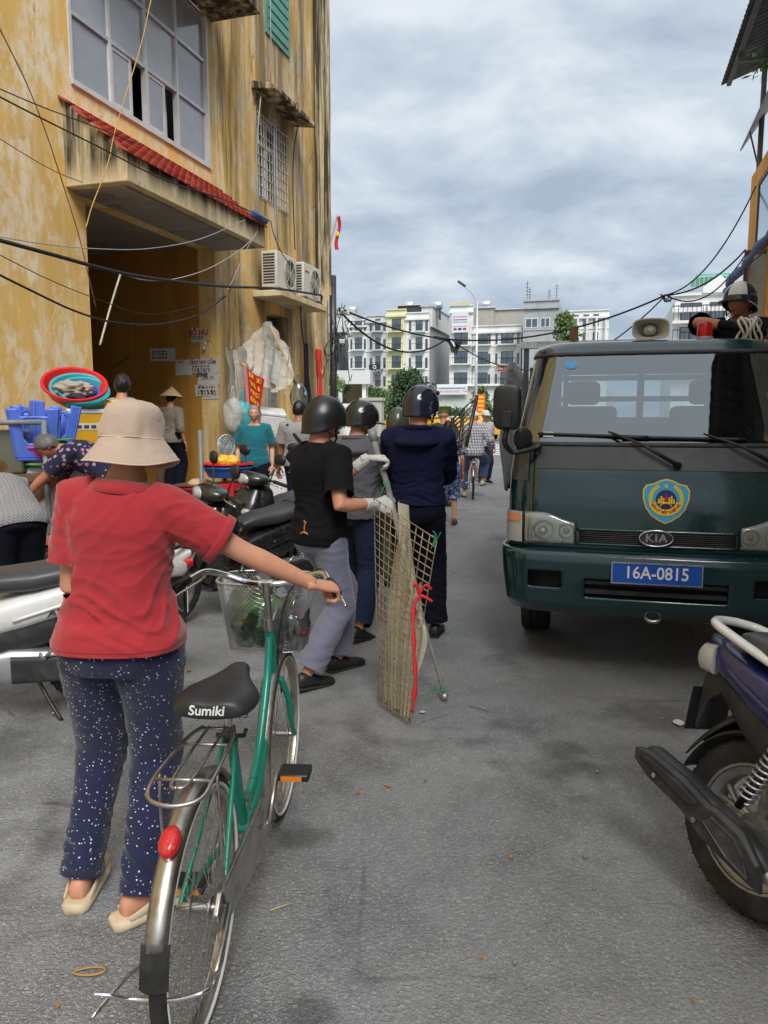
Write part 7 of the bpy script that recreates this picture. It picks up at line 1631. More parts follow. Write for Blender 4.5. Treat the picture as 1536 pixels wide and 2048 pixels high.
  for x in (-.024, .024): mb.tube(curve_pts([(x, .19, RZ), (x, 0, RZ), (x, -.08, RZ), (x * .7, -.13, RZ - .004), (0, -.14, RZ - .004)], 4), 0.0042, 8)
  for sx in (-1, 1): mb.tube(curve_pts([(sx * .070, -.06, RZ - .004), (sx * .072, -.05, .55), (sx * .065, -.01, R + .02)], 5), 0.0042, 8)
  mb.build('rack', 'steel_dull', T, smooth=True)
  # red reflector on the rear mudguard
  a = rad(124); rc = Vector((0, math.cos(a) * (R + .03), R + math.sin(a) * (R + .03))); nn = Vector((0, math.cos(a), math.sin(a)))
  mb = MB(); mb.rings([[rc + Vector((math.cos(t) * .024 * k, 0, 0)) + Vector((0, -math.sin(a), math.cos(a))) * math.sin(t) * -.037 * k + nn * d for t in (2 * math.pi * j / 24 for j in range(24))] for k, d in ((1, -.012), (1, .006), (.85, .014), (.4, .018))]); mb.build('reflector', 'reflector_red', fr_, smooth=True)
  # cranks, chain guard, pedals
  mb = MB(); mb.cyl(BB - Vector((.075, 0, 0)), BB + Vector((.085, 0, 0)), 0.010, n=10); mb.tube([BB + Vector((.075, 0, 0)), BB + Vector((.085, .10, .13))], [(0.009, .006)] * 2, 8); mb.tube([BB - Vector((.07, 0, 0)), BB - Vector((.08, .10, .13))], [(0.009, .006)] * 2, 8); mb.build('crank', 'steel_dull', T, smooth=True)
  mb = MB(); outl = [(BB.y + .095 * math.cos(t), BB.z + .085 * math.sin(t)) for t in (math.pi / 2 - math.pi * k / 14 for k in range(15))] + [(0.0, R - .055), (-.055, R - .03), (-.06, R + .02), (-.02, R + .055)]
  mb.prism(outl, .047, .062, 'YZ'); mb.build('chain_guard', 'steel_dull', T, bevel=0.004)
  for sx, off in ((1, Vector((.085, .10, .13))), (-1, Vector((-.08, -.10, -.13)))):
    c = BB + off; mb = MB(); mb.b2(c.x + sx * .01 - (0 if sx > 0 else .10), c.x + sx * .01 + (.10 if sx > 0 else 0), c.y - .042, c.y + .042, c.z - .012, c.z + .012); pd = mb.build('pedal', 'black_plastic', T, bevel=0.006)
    mb = MB(); mb.b2(c.x + sx * .055 - .033, c.x + sx * .055 + .033, c.y - .046, c.y - .0425, c.z - .007, c.z + .008); mb.build('pedal_reflector', 'reflector_amber', pd)
  # stand folded up behind the wheel
  mb = MB(); mb.tube(curve_pts([(.068, .0, R), (.085, -.12, R - .05), (.09, -.22, R - .02), (.10, -.285, R + .01), (.04, -.30, R + .0), (-.05, -.295, R - .01), (-.10, -.31, R + .01), (-.135, -.315, R + .015)], 6), 0.0055, 8); mb.tube(curve_pts([(-.068, .0, R), (-.085, -.12, R - .05), (-.095, -.23, R - .01), (-.13, -.34, R - .02)], 5), 0.005, 8); mb.build('stand', 'chrome', T, smooth=True)
  mb = MB(); mb.tube([(.075, .0, R + .01), (.082, -.10, R - .03), (.086, -.20, R - .05)], 0.008, 8); mb.build('stand_spring', 'steel_dull', T, smooth=True)
  if basket:
    y0, z0, z1 = WB - .085, .655, .925
    def bk(u, v):
      w, d = lerp(.145, .185, v), lerp(.095, .130, v); a = 2 * math.pi * u
      x = math.copysign(abs(math.cos(a)) ** .55, math.cos(a)) * w; y = math.copysign(abs(math.sin(a)) ** .55, math.sin(a)) * d
      return Vector((x - .06, WB + .07 + y, lerp(z0, z1 + .02 * math.sin(a) * 0, v)))
    mb = MB(); n, m = 120, 30; V = [bk(i / n + (0.5 / n if j % 2 else 0), j / m) for j in range(m + 1) for i in range(n)]
    F = []
    for j in range(0, m - 1):
      for i in range(n):
        i1 = (i + 1) % n
        if j % 2 == 0: F.append((j * n + i, (j + 1) * n + i, (j + 2) * n + i, (j + 1) * n + (i - 1) % n))
        else: F.append((j * n + i, (j + 1) * n + i1, (j + 2) * n + i, (j + 1) * n + i))
    mb.add(V, F); bo_ = mb.build('basket', 'alu', T, fix=False); wm = bo_.modifiers.new('w', 'WIREFRAME'); wm.thickness = 0.0022; wm.use_even_offset = False
    mb = MB(); mb.tube([bk(i / 48, 1.0) for i in range(48)], 0.005, 8, loop=True); mb.build('basket_rim', 'alu', bo_, smooth=True)
    mb = MB(); mb.tube([bk(i / 40, 0.0) for i in range(40)], 0.003, 6, loop=True)
    for i in range(9): mb.cyl((-.19, WB + .07 - .08 + i * .02, z0), (.07, WB + .07 - .08 + i * .02, z0), 0.0015, n=4)
    mb.tube([(0, .92, .68), (0, WB - .01, .70)], 0.006, 6); mb.tube([(0, .88, .79), (0, WB - .03, .84)], 0.006, 6); mb.build('basket_floor', 'alu', bo_, smooth=True)
  if steer:
    SM = Matrix.Translation((0, .90, 0)) @ Matrix.Rotation(steer, 4, 'Z') @ Matrix.Translation((0, -.90, 0))
    def turn(o):
      o.data.transform(SM)
      for c in o.children: turn(c)
    for o in list(T.children):
      if o.name.split('.')[0] in ('fork', 'stem', 'handlebar', 'basket') or (o.name.split('.')[0] in ('wheel', 'fender') and max(v.co.y for v in o.data.vertices) > .8): turn(o)
  return T
BROOT = Vector((-.462, 1.75, 0)); ang = math.atan2(0.062, 1.04); BSTEER = 0.0
bike = bicycle('green women\'s bicycle with chrome mudguards, wire basket and black saddle', BROOT, -ang, steer=BSTEER)
# shopping in the basket
BM = Matrix.Translation(BROOT) @ Matrix.Rotation(-ang, 4, 'Z') @ Matrix.Translation((0, .90, 0)) @ Matrix.Rotation(BSTEER, 4, 'Z') @ Matrix.Translation((0, -.90, 0))
def blob(c, r, sc, amp, f, seed=0, nu=28, nv=20):
  mb = MB(); rr = []
  for i in range(nv + 1):
    ph = -math.pi / 2 + math.pi * i / nv
    rr.append([])
    for k in range(nu):
      a = 2 * math.pi * k / nu; d = Vector((math.cos(ph) * math.cos(a), math.cos(ph) * math.sin(a), math.sin(ph)))
      q = r * (1 + amp * mnoise.noise(d * f + Vector((seed, seed, 0))) + amp * .5 * (1 - 2 * abs(mnoise.noise(d * f * 2.3 + Vector((seed, 1, 0))))))
      rr[-1].append(Vector(c) + Vector((d.x * sc[0], d.y * sc[1], d.z * sc[2])) * q)
  mb.rings(rr, cap=False); return mb
bg = thing('vegetable_bag', 'clear plastic bag of green vegetables in the bicycle basket', 'bag', BM @ Vector((-.08, 1.10, .66)), -ang)
blob((0, 0, .10), .085, (1.2, 1, 1), .3, 2.5, 1).build('vegetables', 'veg_green', bg, smooth=True)
b_ = blob((0, 0, .125), .115, (1.15, .95, 1.05), .22, 3.2, 2).build('bag_film', 'bag_clear', bg, smooth=True)
mb = MB(); mb.tube(curve_pts([(-.05, 0, .22), (-.06, .01, .27), (-.075, 0, .31)], 4), [(.02, .004)] * 9, 6); mb.build('bag_handle', 'bag_clear', bg, smooth=True)
bg = thing('tomato_bag', 'clear plastic bag of red tomatoes in the bicycle basket', 'bag', BM @ Vector((.05, 1.09, .66)), -ang)
for k in range(5):
  mb = MB(); mb.sphere((random.uniform(-.03, .03), random.uniform(-.04, .04), .04 + k * .025), .028, 14, 10, (1, 1, .85)); mb.build('tomato', 'tomato_red', bg, smooth=True)
blob((0, 0, .10), .075, (.8, 1, 1.4), .22, 3.4, 5).build('bag_film', 'bag_clear', bg, smooth=True)
# ================================================================== scooters
def scooter(label, loc, rz, main='paint_black', side='paint_black', low='trim_black', seat='seat_vinyl', lean=0.0, grab='paint_black', steer=0.15, txt=None, detail=False, grp='parked scooters', rimm='rim_silver', muf='trim_black', tail=1.0):
  """local y forward, rear wheel contact at the origin"""
  T = thing('scooter', label, 'scooter', loc, (0, lean, rz), grp); R = 0.275; WB = 1.28
  def wheel(c, w=.055):
    mb = MB(); r = R; prof = [(r * .66, -w * .75), (r * .80, -w * .98), (r * .92, -w * .92), (r * .975, -w * .6), (r, 0), (r * .975, w * .6), (r * .92, w * .92), (r * .80, w * .98), (r * .66, w * .75)]
    mb.lathe(prof, 48, 'X', c); o = mb.build('wheel', 'rubber', T, smooth=60)
    mb = MB()
    for k in range(36):
      a = 2 * math.pi * k / 36
      for sx in (-1, 1): mb.tube([Vector(c) + Vector((sx * w * q, math.cos(a + p) * r * g, math.sin(a + p) * r * g)) for q, p, g in ((.1, 0, 1.001), (.5, .06, .985), (.82, .075, .945))], 0.0035, 4)
    mb.build('tread', 'void_black', o)
    mb = MB(); mb.lathe([(r * .67, -w * .80), (r * .70, -w * .82), (r * .67, -w * .6), (r * .58, -w * .45), (r * .58, w * .45), (r * .67, w * .6), (r * .70, w * .82), (r * .67, w * .80)], 40, 'X', c)
    for k in range(5):
      a = 2 * math.pi * k / 5 + .3
      for dd in (-.16, .16):
        mb.tube([Vector(c) + Vector((0, math.cos(a) * .035, math.sin(a) * .035)), Vector(c) + Vector((.012, math.cos(a + dd * .6) * r * .4, math.sin(a + dd * .6) * r * .4)), Vector(c) + Vector((0, math.cos(a + dd) * r * .6, math.sin(a + dd) * r * .6))], [(.014, .012), (.011, .010), (.013, .012)], 8)
    mb.cyl(Vector(c) - Vector((w * .9, 0, 0)), Vector(c) + Vector((w * .9, 0, 0)), .045, n=18); mb.build('rim', rimm, o, smooth=40)
    return o
  wheel((0, 0, R), .058); wheel((0, WB, R), .05)
  def loft(secs, mat, nm, e=.75, par=None, n=24, cap=True, sub=True):
    rr = []
    for (y, zc, w, h, *xo) in secs:
      rr.append([Vector((math.copysign(abs(math.cos(a)) ** e, math.cos(a)) * w + (xo[0] if xo else 0), y, zc + math.copysign(abs(math.sin(a)) ** e, math.sin(a)) * h)) for a in (2 * math.pi * k / n for k in range(n))])
    mb = MB(); mb.rings(rr, cap=cap); return mb.build(nm, mat, par or T, smooth=45)
  # upper side panels: slanting wedge under the seat
  loft([(-.50, .800, .020, .018), (-.44, .785, .075, .040), (-.30, .745, .118, .062), (-.10, .695, .142, .078), (.12, .640, .150, .088), (.35, .585, .148, .092), (.55, .535, .128, .085), (.66, .505, .10, .06)], side, 'side_panel', .6)
  loft([(-.34, .665, .06, .045), (-.10, .590, .118, .075), (.15, .52, .125, .10), (.40, .45, .13, .11), (.62, .39, .12, .08)], low, 'lower_panel', .6)
  for sx in (-1, 1):
    mb = MB(); mb.tube(curve_pts([(sx * .085, -.42, .775), (sx * .138, -.15, .700), (sx * .152, .12, .632), (sx * .150, .40, .560)], 6), [(.004, .010)] * 19, 6); mb.build('panel_crease', side, T, smooth=True)
  loft([(-.28, .838, .07, .020), (-.20, .838, .115, .036), (-.05, .815, .132, .052), (.06, .79, .136, .055), (.12, .765, .138, .055), (.30, .740, .138, .058), (.45, .735, .120, .055), (.58, .725, .085, .045), (.64, .705, .05, .02)], seat, 'seat', .7)
  mb = MB(); mb.tube([(math.cos(a) * .134, .07 + .02 * math.sin(a), .775 + math.sin(a) * .072) for a in (math.pi * k / 16 for k in range(17))], 0.0028, 5); mb.build('seat_seam', 'void_black', T, smooth=True)
  # grab rail
  mb = MB(); mb.tube(curve_pts([(-.115, .0, .785), (-.13, -.18, .825), (-.115, -.36, .858), (-.06, -.44, .868), (0, -.455, .87), (.06, -.44, .868), (.115, -.36, .858), (.13, -.18, .825), (.115, .0, .785)], 5), [(.022, .015) if grab == 'paint_white' else (.015, .012)] * 41, 8); mb.build('grab_rail', grab, T, smooth=True)
  mb = MB(); mb.rings([[Vector((x * k, y, .755 + z * k)) for x, z in rrect(.085, .035, 24, .8)] for y, k in ((-.40, 1.0), (-.47, .95), (-.505, .6))]); tl_ = mb.build('tail_lamp', 'reflector_red', T, smooth=40)
  for sx in (-1, 1): mb = MB(); mb.rings([[Vector((sx * .088 + x * k, y, .745 + z * k)) for x, z in rrect(.028, .05, 16, .8)] for y, k in ((-.36, 1.0), (-.435, .9), (-.46, .5))]); mb.build('rear_indicator', 'lamp_clear', T, smooth=40)
  # rear mudguard and plate
  def mud(u, v):
    t = (v - .5) * 2; yy = lerp(-.12, -.46, u) ; zz = lerp(.60, .40, u ** 1.6); return Vector((t * lerp(.085, .065, u), yy, zz + .05 * (1 - t * t)))
  mb = MB(); mb.grid(mud, 14, 8); rf = mb.build('rear_mudguard', low, T, smooth=True); solid(rf, .006)
  mb = MB(); mb.b2(-.095, .095, -.465, -.46, .49, .63); pt = mb.build('number_plate', 'plate_white', T); mq = MB(); mq.prism([(-.26, .72), (-.43, .74), (-.451, .64), (-.451, .50), (-.435, .49), (-.40, .60), (-.30, .66)], -.062, .062, 'YZ'); mq.build('plate_bracket', low, T, bevel=.006); mb = MB(); mb.b2(-.10, .10, -.4595, -.452, .485, .635); mb.build('plate_holder', 'black_plastic', T, bevel=.002)
  for k, zz in enumerate((.585, .53)): mb = MB(); [mb.b2(-.07 + q * .036, -.07 + q * .036 + .022, -.468, -.4655, zz - .018, zz + .018) for q in range(4)]; mb.build('print_line', 'print_dark', pt)
  def hug(u, v):
    t = (v - .5) * 2; a = lerp(rad(60), rad(165), u); r = R + .03 - .02 * t * t; return Vector((t * .075, math.cos(a) * r, R + math.sin(a) * r))
  mb = MB(); mb.grid(hug, 14, 6); hg = mb.build('hugger', low, T, smooth=True); solid(hg, .004)
  # engine and swing arm
  loft([(-.08, .285, .03, .06, -.105), (.02, .285, .045, .095, -.115), (.20, .295, .05, .085, -.12), (.42, .31, .055, .095, -.11), (.52, .31, .04, .07, -.10)], 'alu', 'engine_cover', .6); loft([(-.06, .29, .02, .05, -.165), (.05, .29, .02, .075, -.168), (.25, .295, .02, .065, -.172), (.42, .31, .018, .07, -.168)], muf, 'engine_guard', .5)
  loft([(.25, .33, .09, .09), (.40, .32, .11, .11), (.60, .31, .10, .09)], 'steel_dark', 'engine', .7)
  mb = MB(); mb.tube([(.10, .50, .30), (.10, .25, .29), (.085, .0, R)], [(.018, .028), (.016, .024), (.014, .03)], 10); mb.build('swing_arm', 'alu', T, smooth=True)
  for sx in (-1, 1):
    a, b = Vector((sx * .105, -.02, R + .06)), Vector((sx * .115, .10, .60)); mb = MB(); mb.cyl(a, b, .013, n=12); sk = mb.build('shock', 'steel_dark', T, smooth=True)
    mb = MB(); n = 90; d = (b - a).normalized(); e1 = d.orthogonal().normalized(); e2 = d.cross(e1)
    mb.tube([a.lerp(b, .12 + .74 * i / n) + (e1 * math.cos(i / n * 2 * math.pi * 10) + e2 * math.sin(i / n * 2 * math.pi * 10)) * .026 for i in range(n + 1)], 0.0046, 6); mb.build('spring', 'alu', sk, smooth=True)
  # exhaust on the right
  mb = MB(); mb.tube(curve_pts([(.06, .55, .20), (.13, .42, .16), (.150, .25, .165), (.152, .13, .22)], 6), 0.017, 12); mb.build('exhaust_pipe', 'rim_silver', T, smooth=True)
  ax0, ax1 = Vector((.150, .13, .225)), Vector((.165, -.34, .375)); d = (ax1 - ax0).normalized(); up = Vector((0, 0, 1)); up = (up - d * up.dot(d)).normalized(); rt = d.cross(up)
  def msec(t, w, h, e=.75, dx=0.0, n=20): c = ax0.lerp(ax1, t) + rt * dx; return [c + rt * math.copysign(abs(math.cos(a)) ** e, math.cos(a)) * w + up * math.copysign(abs(math.sin(a)) ** e, math.sin(a)) * h for a in (2 * math.pi * k / n for k in range(n))]
  mb = MB(); mb.rings([msec(t, w, h) for t, w, h in ((-.04, .018, .018), (.04, .036, .044), (.25, .046, .056), (.7, .045, .054), (.95, .036, .042), (1.0, .026, .029))]); mu = mb.build('muffler', 'trim_black', T, smooth=45)
  sgn = 1 if (rt.x > 0) else -1
  def shd(t, z0, z1, o):
    c = ax0.lerp(ax1, t) + Vector((o, 0, 0)); return [c + up * z0, c + up * z1]
  out = [(-.10, -.045), (-.02, .020), (.14, .062), (.34, .058), (.40, .048), (.62, .054), (.92, .036), (1.03, .012), (1.0, -.030), (.86, -.046), (.55, -.040), (.36, -.058), (.08, -.054)]
  mb = MB(); mb.rings([[ax0.lerp(ax1, t) + up * z * k + Vector((o, 0, 0)) for t, z in out] for k, o in ((1.0, .030), (1.0, .046), (.80, .058))]); hs_ = mb.build('heat_shield', muf, mu, smooth=25)
  out2 = [(-.02, -.034), (.06, .010), (.16, .036), (.34, .032), (.38, .002), (.14, -.034)]
  mb = MB(); mb.rings([[ax0.lerp(ax1, t) + up * z * k + Vector((o, 0, 0)) for t, z in out2] for k, o in ((1.0, .0575), (.9, .067), (.72, .064))]); mb.build('shield_rib', 'paint_darkgrey', hs_, smooth=20)
  mb = MB(); mb.rings([[ax0.lerp(ax1, t) + up * z * k + Vector((o, 0, 0)) for t, z in ((.46, .028), (.62, .034), (.90, .018), (.96, .004), (.62, .004), (.5, .004))] for k, o in ((1.0, .0575), (.9, .065))]); mb.build('shield_rib', 'trim_black', hs_, smooth=20)
  for t_, z_ in ((.42, -.020), (.80, -.012)):
    c = ax0.lerp(ax1, t_) + up * z_ + Vector((.060, 0, 0)); mb = MB(); mb.cyl(c, c + Vector((.008, 0, 0)), .009, n=10); mb.build('bolt', 'chrome', hs_, smooth=40)
  # foot pegs
  for sx in (-1, 1):
    mb = MB(); mb.tube([(sx * .13, .30, .36), (sx * .19, .26, .37)], [(.012, .02), (.010, .016)], 8); mb.tube([(sx * .185, .26, .37), (sx * .205, .20, .43)], [(.016, .010), (.012, .006)], 8); mb.build('foot_peg', 'alu', T, smooth=True)
  # step-through, leg shield, nose
  loft([(.55, .34, .13, .06), (.70, .30, .165, .05), (.88, .30, .17, .06), (.98, .36, .15, .09)], low, 'floorboard', .5)
  rr = []
  for (z, y, w, d_) in ((.30, .97, .13, .045), (.45, .985, .165, .05), (.62, .965, .185, .055), (.78, .93, .18, .06), (.88, .90, .14, .055), (.93, .885, .09, .045)):
    rr.append([Vector((math.copysign(abs(math.cos(a)) ** .7, math.cos(a)) * w, y + math.sin(a) * d_ - .10 * (abs(math.cos(a)) ** 2) * (w / .18), z)) for a in (2 * math.pi * k / 24 for k in range(24))])
  mb = MB(); mb.rings(rr); mb.build('leg_shield', main, T, smooth=45)
  rr = []
  for (z, y, w, d_) in ((.42, 1.06, .05, .03), (.52, 1.085, .12, .06), (.66, 1.07, .155, .085), (.80, 1.01, .15, .085), (.90, .95, .11, .06)):
    rr.append([Vector((math.copysign(abs(math.cos(a)) ** .8, math.cos(a)) * w, y + math.sin(a) * d_, z)) for a in (2 * math.pi * k / 24 for k in range(24))])
  mb = MB(); mb.rings(rr); nose = mb.build('nose', main, T, smooth=45)
  for sx in (-1, 1): mb = MB(); mb.sphere((sx * .085, 1.11, .70), .05, 16, 10, (1.1, .7, .75)); mb.build('front_indicator', 'lamp_clear', nose, smooth=True)
  # fork, front mudguard
  for sx in (-1, 1): mb = MB(); mb.tube([(sx * .072, 1.10, .62), (sx * .072, WB, R)], [.019, .021], 10); mb.build('fork_leg', 'steel_dark', T, smooth=True)
  def ff(u, v):
    t = (v - .5) * 2; a = lerp(rad(15), rad(150), u); r = R + .035 - .03 * t * t; return Vector((t * .072, WB + math.cos(a) * r, R + math.sin(a) * r))
  mb = MB(); mb.grid(ff, 18, 8); f_ = mb.build('front_mudguard', main, T, smooth=True); solid(f_, .004)
  # handlebar group, turned by the steering angle
  SM = Matrix.Translation((0, .90, 0)) @ Matrix.Rotation(steer, 4, 'Z') @ Matrix.Translation((0, -.90, 0))
  rr = [[Vector((x, y, .985 + z - .04 * (abs(x) / .2) ** 2 * 0)) for x, z in rrect(w, h, 24, .8)] for y, w, h in ((.82, .10, .02), (.85, .165, .045), (.92, .18, .06), (.98, .15, .065), (1.03, .10, .055), (1.05, .06, .03))]
  mb = MB(); mb.rings(rr); mb.xform(SM); hc2 = mb.build('handlebar_cover', main, T, smooth=45)
  mb = MB(); mb.rings([[Vector((x * k, y, .985 + z * k)) for x, z in rrect(.09, .048, 24, .85)] for y, k in ((1.02, 1.0), (1.052, .95), (1.075, .6))]); mb.xform(SM); mb.build('headlamp', 'lamp_clear', hc2, smooth=45)
  mb = MB(); mb.tube(curve_pts([(-.34, .80, .975), (-.22, .86, .995), (0, .90, .975), (.22, .86, .995), (.34, .80, .975)], 6), .011, 10); mb.xform(SM); hbar = mb.build('handlebar', 'steel_dark', T, smooth=True)
  for sx in (-1, 1):
    mb = MB(); mb.tube([(sx * .225, .857, .994), (sx * .35, .795, .973)], .0175, 12); mb.xform(SM); mb.build('grip', 'rubber', hbar, smooth=True)
    mb = MB(); mb.tube(curve_pts([(sx * .20, .90, .985), (sx * .26, .895, .975), (sx * .35, .85, .955)], 4), [(.008, .005)] * 9, 8); mb.xform(SM); mb.build('brake_lever', 'chrome', hbar, smooth=True)
    mb = MB(); mb.tube(curve_pts([(sx * .20, .875, 1.0), (sx * .23, .87, 1.08), (sx * .285, .86, 1.16)], 4), .006, 8); mb.xform(SM); ms = mb.build('mirror_stalk', 'black_plastic', T, smooth=True)
    mb = MB(); mb.rings([[Vector((sx * .30 + x * k, .855 + y, 1.205 + z * k)) for x, z in rrect(.078, .052, 22, .85)] for y, k in ((-.012, .92), (0.0, 1.0), (.02, .85), (.03, .4))]); mb.xform(SM); mm = mb.build('mirror', 'black_plastic', ms, smooth=45)
    mb = MB(); mb.add([Vector((sx * .30 + x * .88, .841, 1.205 + z * .88)) for x, z in rrect(.078, .052, 22, .85)], [tuple(range(22))]); mb.xform(SM); mb.build('mirror_glass', 'mirror_glass', mm)
  mb = MB(); mb.tube(curve_pts([(-.06, .33, .27), (-.15, .25, .10), (-.20, .20, .012)], 4), .010, 8); mb.build('side_stand', 'steel_dark', T, smooth=True)
  if tail != 1:
    for o in list(T.children):
      if o.name.split('.')[0] in ('side_panel', 'lower_panel', 'panel_crease', 'seat', 'seat_seam', 'grab_rail', 'tail_lamp', 'rear_indicator', 'number_plate', 'plate_holder', 'plate_bracket', 'rear_mudguard'):
        for q in [o] + list(o.children):
          for v in q.data.vertices:
            if v.co.y < .1: v.co.y = .1 + (v.co.y - .1) * tail
  if txt: text_mesh(txt, 0.05, 'trim_black', 'lettering', T, frame_m((-.153, .10, .612), (0, -1, .235), (0, .235, 1)), 0.0015, 0.001, shear=.35, sx=1.25)
  return T
def sc_at(rear, front):
  d = (front - rear); return rear, math.atan2(-d.x, d.y)
# white scooter, left edge
r_, a_ = sc_at(Vector((-1.56, 3.96, 0)), Vector((-1.56 - .86, 3.96 - .40, 0)))
scooter('white and champagne scooter with long black seat beside the red shirted woman', r_, a_, 'paint_white', 'paint_white', 'trim_black', lean=-.10, txt='AIR BLADE')
r_, a_ = sc_at(Vector((-.84, 6.45, 0)), Vector((-1.60, 5.43, 0)))
scooter('black scooter with one mirror raised, parked in front of the fan', r_, a_, 'paint_black', 'paint_black', 'paint_black', lean=-.14, steer=-.45)
scooter('black scooter with silver side panels behind the black one', Vector((-.82, 7.75, 0)), a_ + .10, 'paint_black', 'paint_silver', 'trim_black', lean=-.12, steer=-.3, grab='paint_silver')
scooter('silver fronted scooter standing beside the grey shirted man', Vector((-.42, 8.35, 0)), a_ + .30, 'paint_silver', 'paint_black', 'trim_black', lean=-.10, steer=.2)
t_ = rad(25)
scooter('blue scooter with white grab rail and black exhaust shield near the truck', Vector((1.135, 2.185, 0)), math.atan2(-math.sin(t_), -math.cos(t_)), 'paint_blue', 'paint_blue', 'trim_black', lean=-.21, grab='paint_white', detail=True, tail=.68)
# ================================================================== people in the street
def loc_of(root, yaw, w): return Matrix.Rotation(-yaw, 3, 'Z') @ (Vector(w) - Vector(root))
# --- woman with the bicycle
R0 = Vector((-0.875, 2.235, 0)); Y0 = -0.06
gripR = BM @ Vector((.262, .668, .992)); gripL = BM @ Vector((-.255, .69, .994))
wr = loc_of(R0, Y0, gripR + Vector((-0.065, -0.045, 0.022)))
pw = person('woman in red polo shirt, beige bucket hat and starry navy trousers pushing the bicycle', R0, Y0, h=1.59, sex='f', fat=1.02, plean=0.02, lean=0.05, roll=0.10, twist=-0.04, hyaw=-0.25, hpitch=0.10,
  shw=0.158, pelvis=(0.06, 0.02, 0.885), feet=[(-0.105, 0.02, 0.094), (0.115, -0.06, 0.094)], foot_yaw=(0.12, -0.75), foot_pitch=(0.0, 0.0),
  hands=[(-0.07, 0.25, 1.0), tuple(wr)], poles=[(-.15, -.2, -1), (0.1, -0.4, -1)], hand_dir=[(0.3, 1, 0), tuple(loc_of((0, 0, 0), Y0, Vector((.80, .50, -.22))))], fwdback=[None, tuple(loc_of((0, 0, 0), Y0, Vector((.05, -.30, .95))))], curl=(0.5, 0.95),
  shirt=dict(mat='shirt_red', off=0.022, hem=-0.035, sleeve=0.72, soff=0.022, amp=0.0082, collar=True, cw=1.12, flare=0.008, neck=0.475), pants=dict(mat='trousers_stars', off=0.012, r=(0.110, 0.084, 0.062), len=2.03, amp=0.010),
  shoes=dict(mat='shoe_beige', type='mule', k=1.07), hair=dict(front=.06, side=-.03, back=-.085, thick=.010), skin='skin', hat='bucket', voxel=0.0075)
# hem bands of the polo shirt
mb = MB()
inn, sh_, el_, wr_ = pw['arms'][1]; d_ = (el_ - sh_).normalized(); c_ = sh_.lerp(el_, .715)
e1 = d_.orthogonal().normalized(); e2 = d_.cross(e1)
mb.rings([[c_ + d_ * q + (e1 * math.cos(a) + e2 * math.sin(a)) * r for a in (2 * math.pi * k / 28 for k in range(28))] for q, r in ((-.028, .0785), (-.024, .081), (-.001, .081), (.002, .078))], cap=False); mb.build('sleeve_cuff', 'shirt_red', pw['T'], smooth=True)
# --- man in black T-shirt holding the pole
R1 = Vector((-0.385, 4.27, 0)); Y1 = -rad(52)
POLE0, POLE1 = G(889, 1394, 0.02), P(744, 864, 4.33)
def pole_at(z): t = (z - POLE0.z) / (POLE1.z - POLE0.z); return POLE0.lerp(POLE1, t)
hR, hL = pole_at(1.06), pole_at(1.30); pdir = (POLE1 - POLE0).normalized()
rot1 = lambda v: Matrix.Rotation(-Y1, 3, 'Z') @ Vector(v)
pm = person('man in black polo shirt and grey trousers with a matt black helmet, holding the pole', R1, Y1, h=1.69, fat=0.98, lean=0.0, twist=0.10, hyaw=-0.12, hpitch=0.10,
  pelvis=(0, 0.02, 0.895), feet=[(-0.09, 0.20, 0.085), (0.08, -0.13, 0.095)], foot_yaw=(0.05, 0.12), foot_pitch=(0.0, 0.10),
  hands=[tuple(loc_of(R1, Y1, hL + Vector((-.085, -.02, .0)))), tuple(loc_of(R1, Y1, hR + Vector((-.10, -.045, .0))))], poles=[(-.2, -.4, -1), (.5, -.6, -1)],
  hand_dir=[tuple(rot1((1, .15, .05))), tuple(rot1((.95, .3, -.15)))], fwdback=[tuple(rot1((-.1, .3, 1))), tuple(rot1((.2, -1, .4)))], curl=(0.85, 0.75), gloves='glove_white',
  shirt=dict(mat='shirt_black', off=0.022, hem=-0.07, sleeve=0.78, soff=0.022, amp=0.007, collar=True, cmat='shirt_black'), pants=dict(mat='trousers_grey', off=0.014, r=(0.100, 0.086, 0.082), len=1.93, amp=0.009),
  shoes=dict(mat='shoe_black'), hair=dict(front=.06), helmet=dict(mat='helmet_matt', k=1.0, back=.055, stud=(-.03, -.147, -.015)), voxel=0.0095)
c, Rc_ = pm['spine'](0.478); mb = MB(); mb.tube([c + Rc_ @ Vector((math.cos(a) * .070, math.sin(a) * .068, .018 - .01 * math.sin(a))) for a in (2 * math.pi * k / 24 for k in range(24))], [(.008, .002)] * 24, 6, loop=True); mb.build('lanyard', 'lanyard_blue', pm['T'], smooth=True)
c, Rc_ = pm['spine'](0.0)
mb = MB()
def em_pt(a, dz): q, R_ = pm['spine'](dz); return q + R_ @ Vector((math.cos(a) * .205, math.sin(a) * .155, 0))
mb.tube(curve_pts([em_pt(-1.25, .02), em_pt(-1.24, .05), em_pt(-1.20, .065), em_pt(-1.27, .075)], 4), .0045, 6); mb.tube([em_pt(-1.40, .0), em_pt(-1.25, .012), em_pt(-1.10, .002)], .007, 6); mb.build('embroidery', 'leaf_dead', pm['T'], smooth=True)
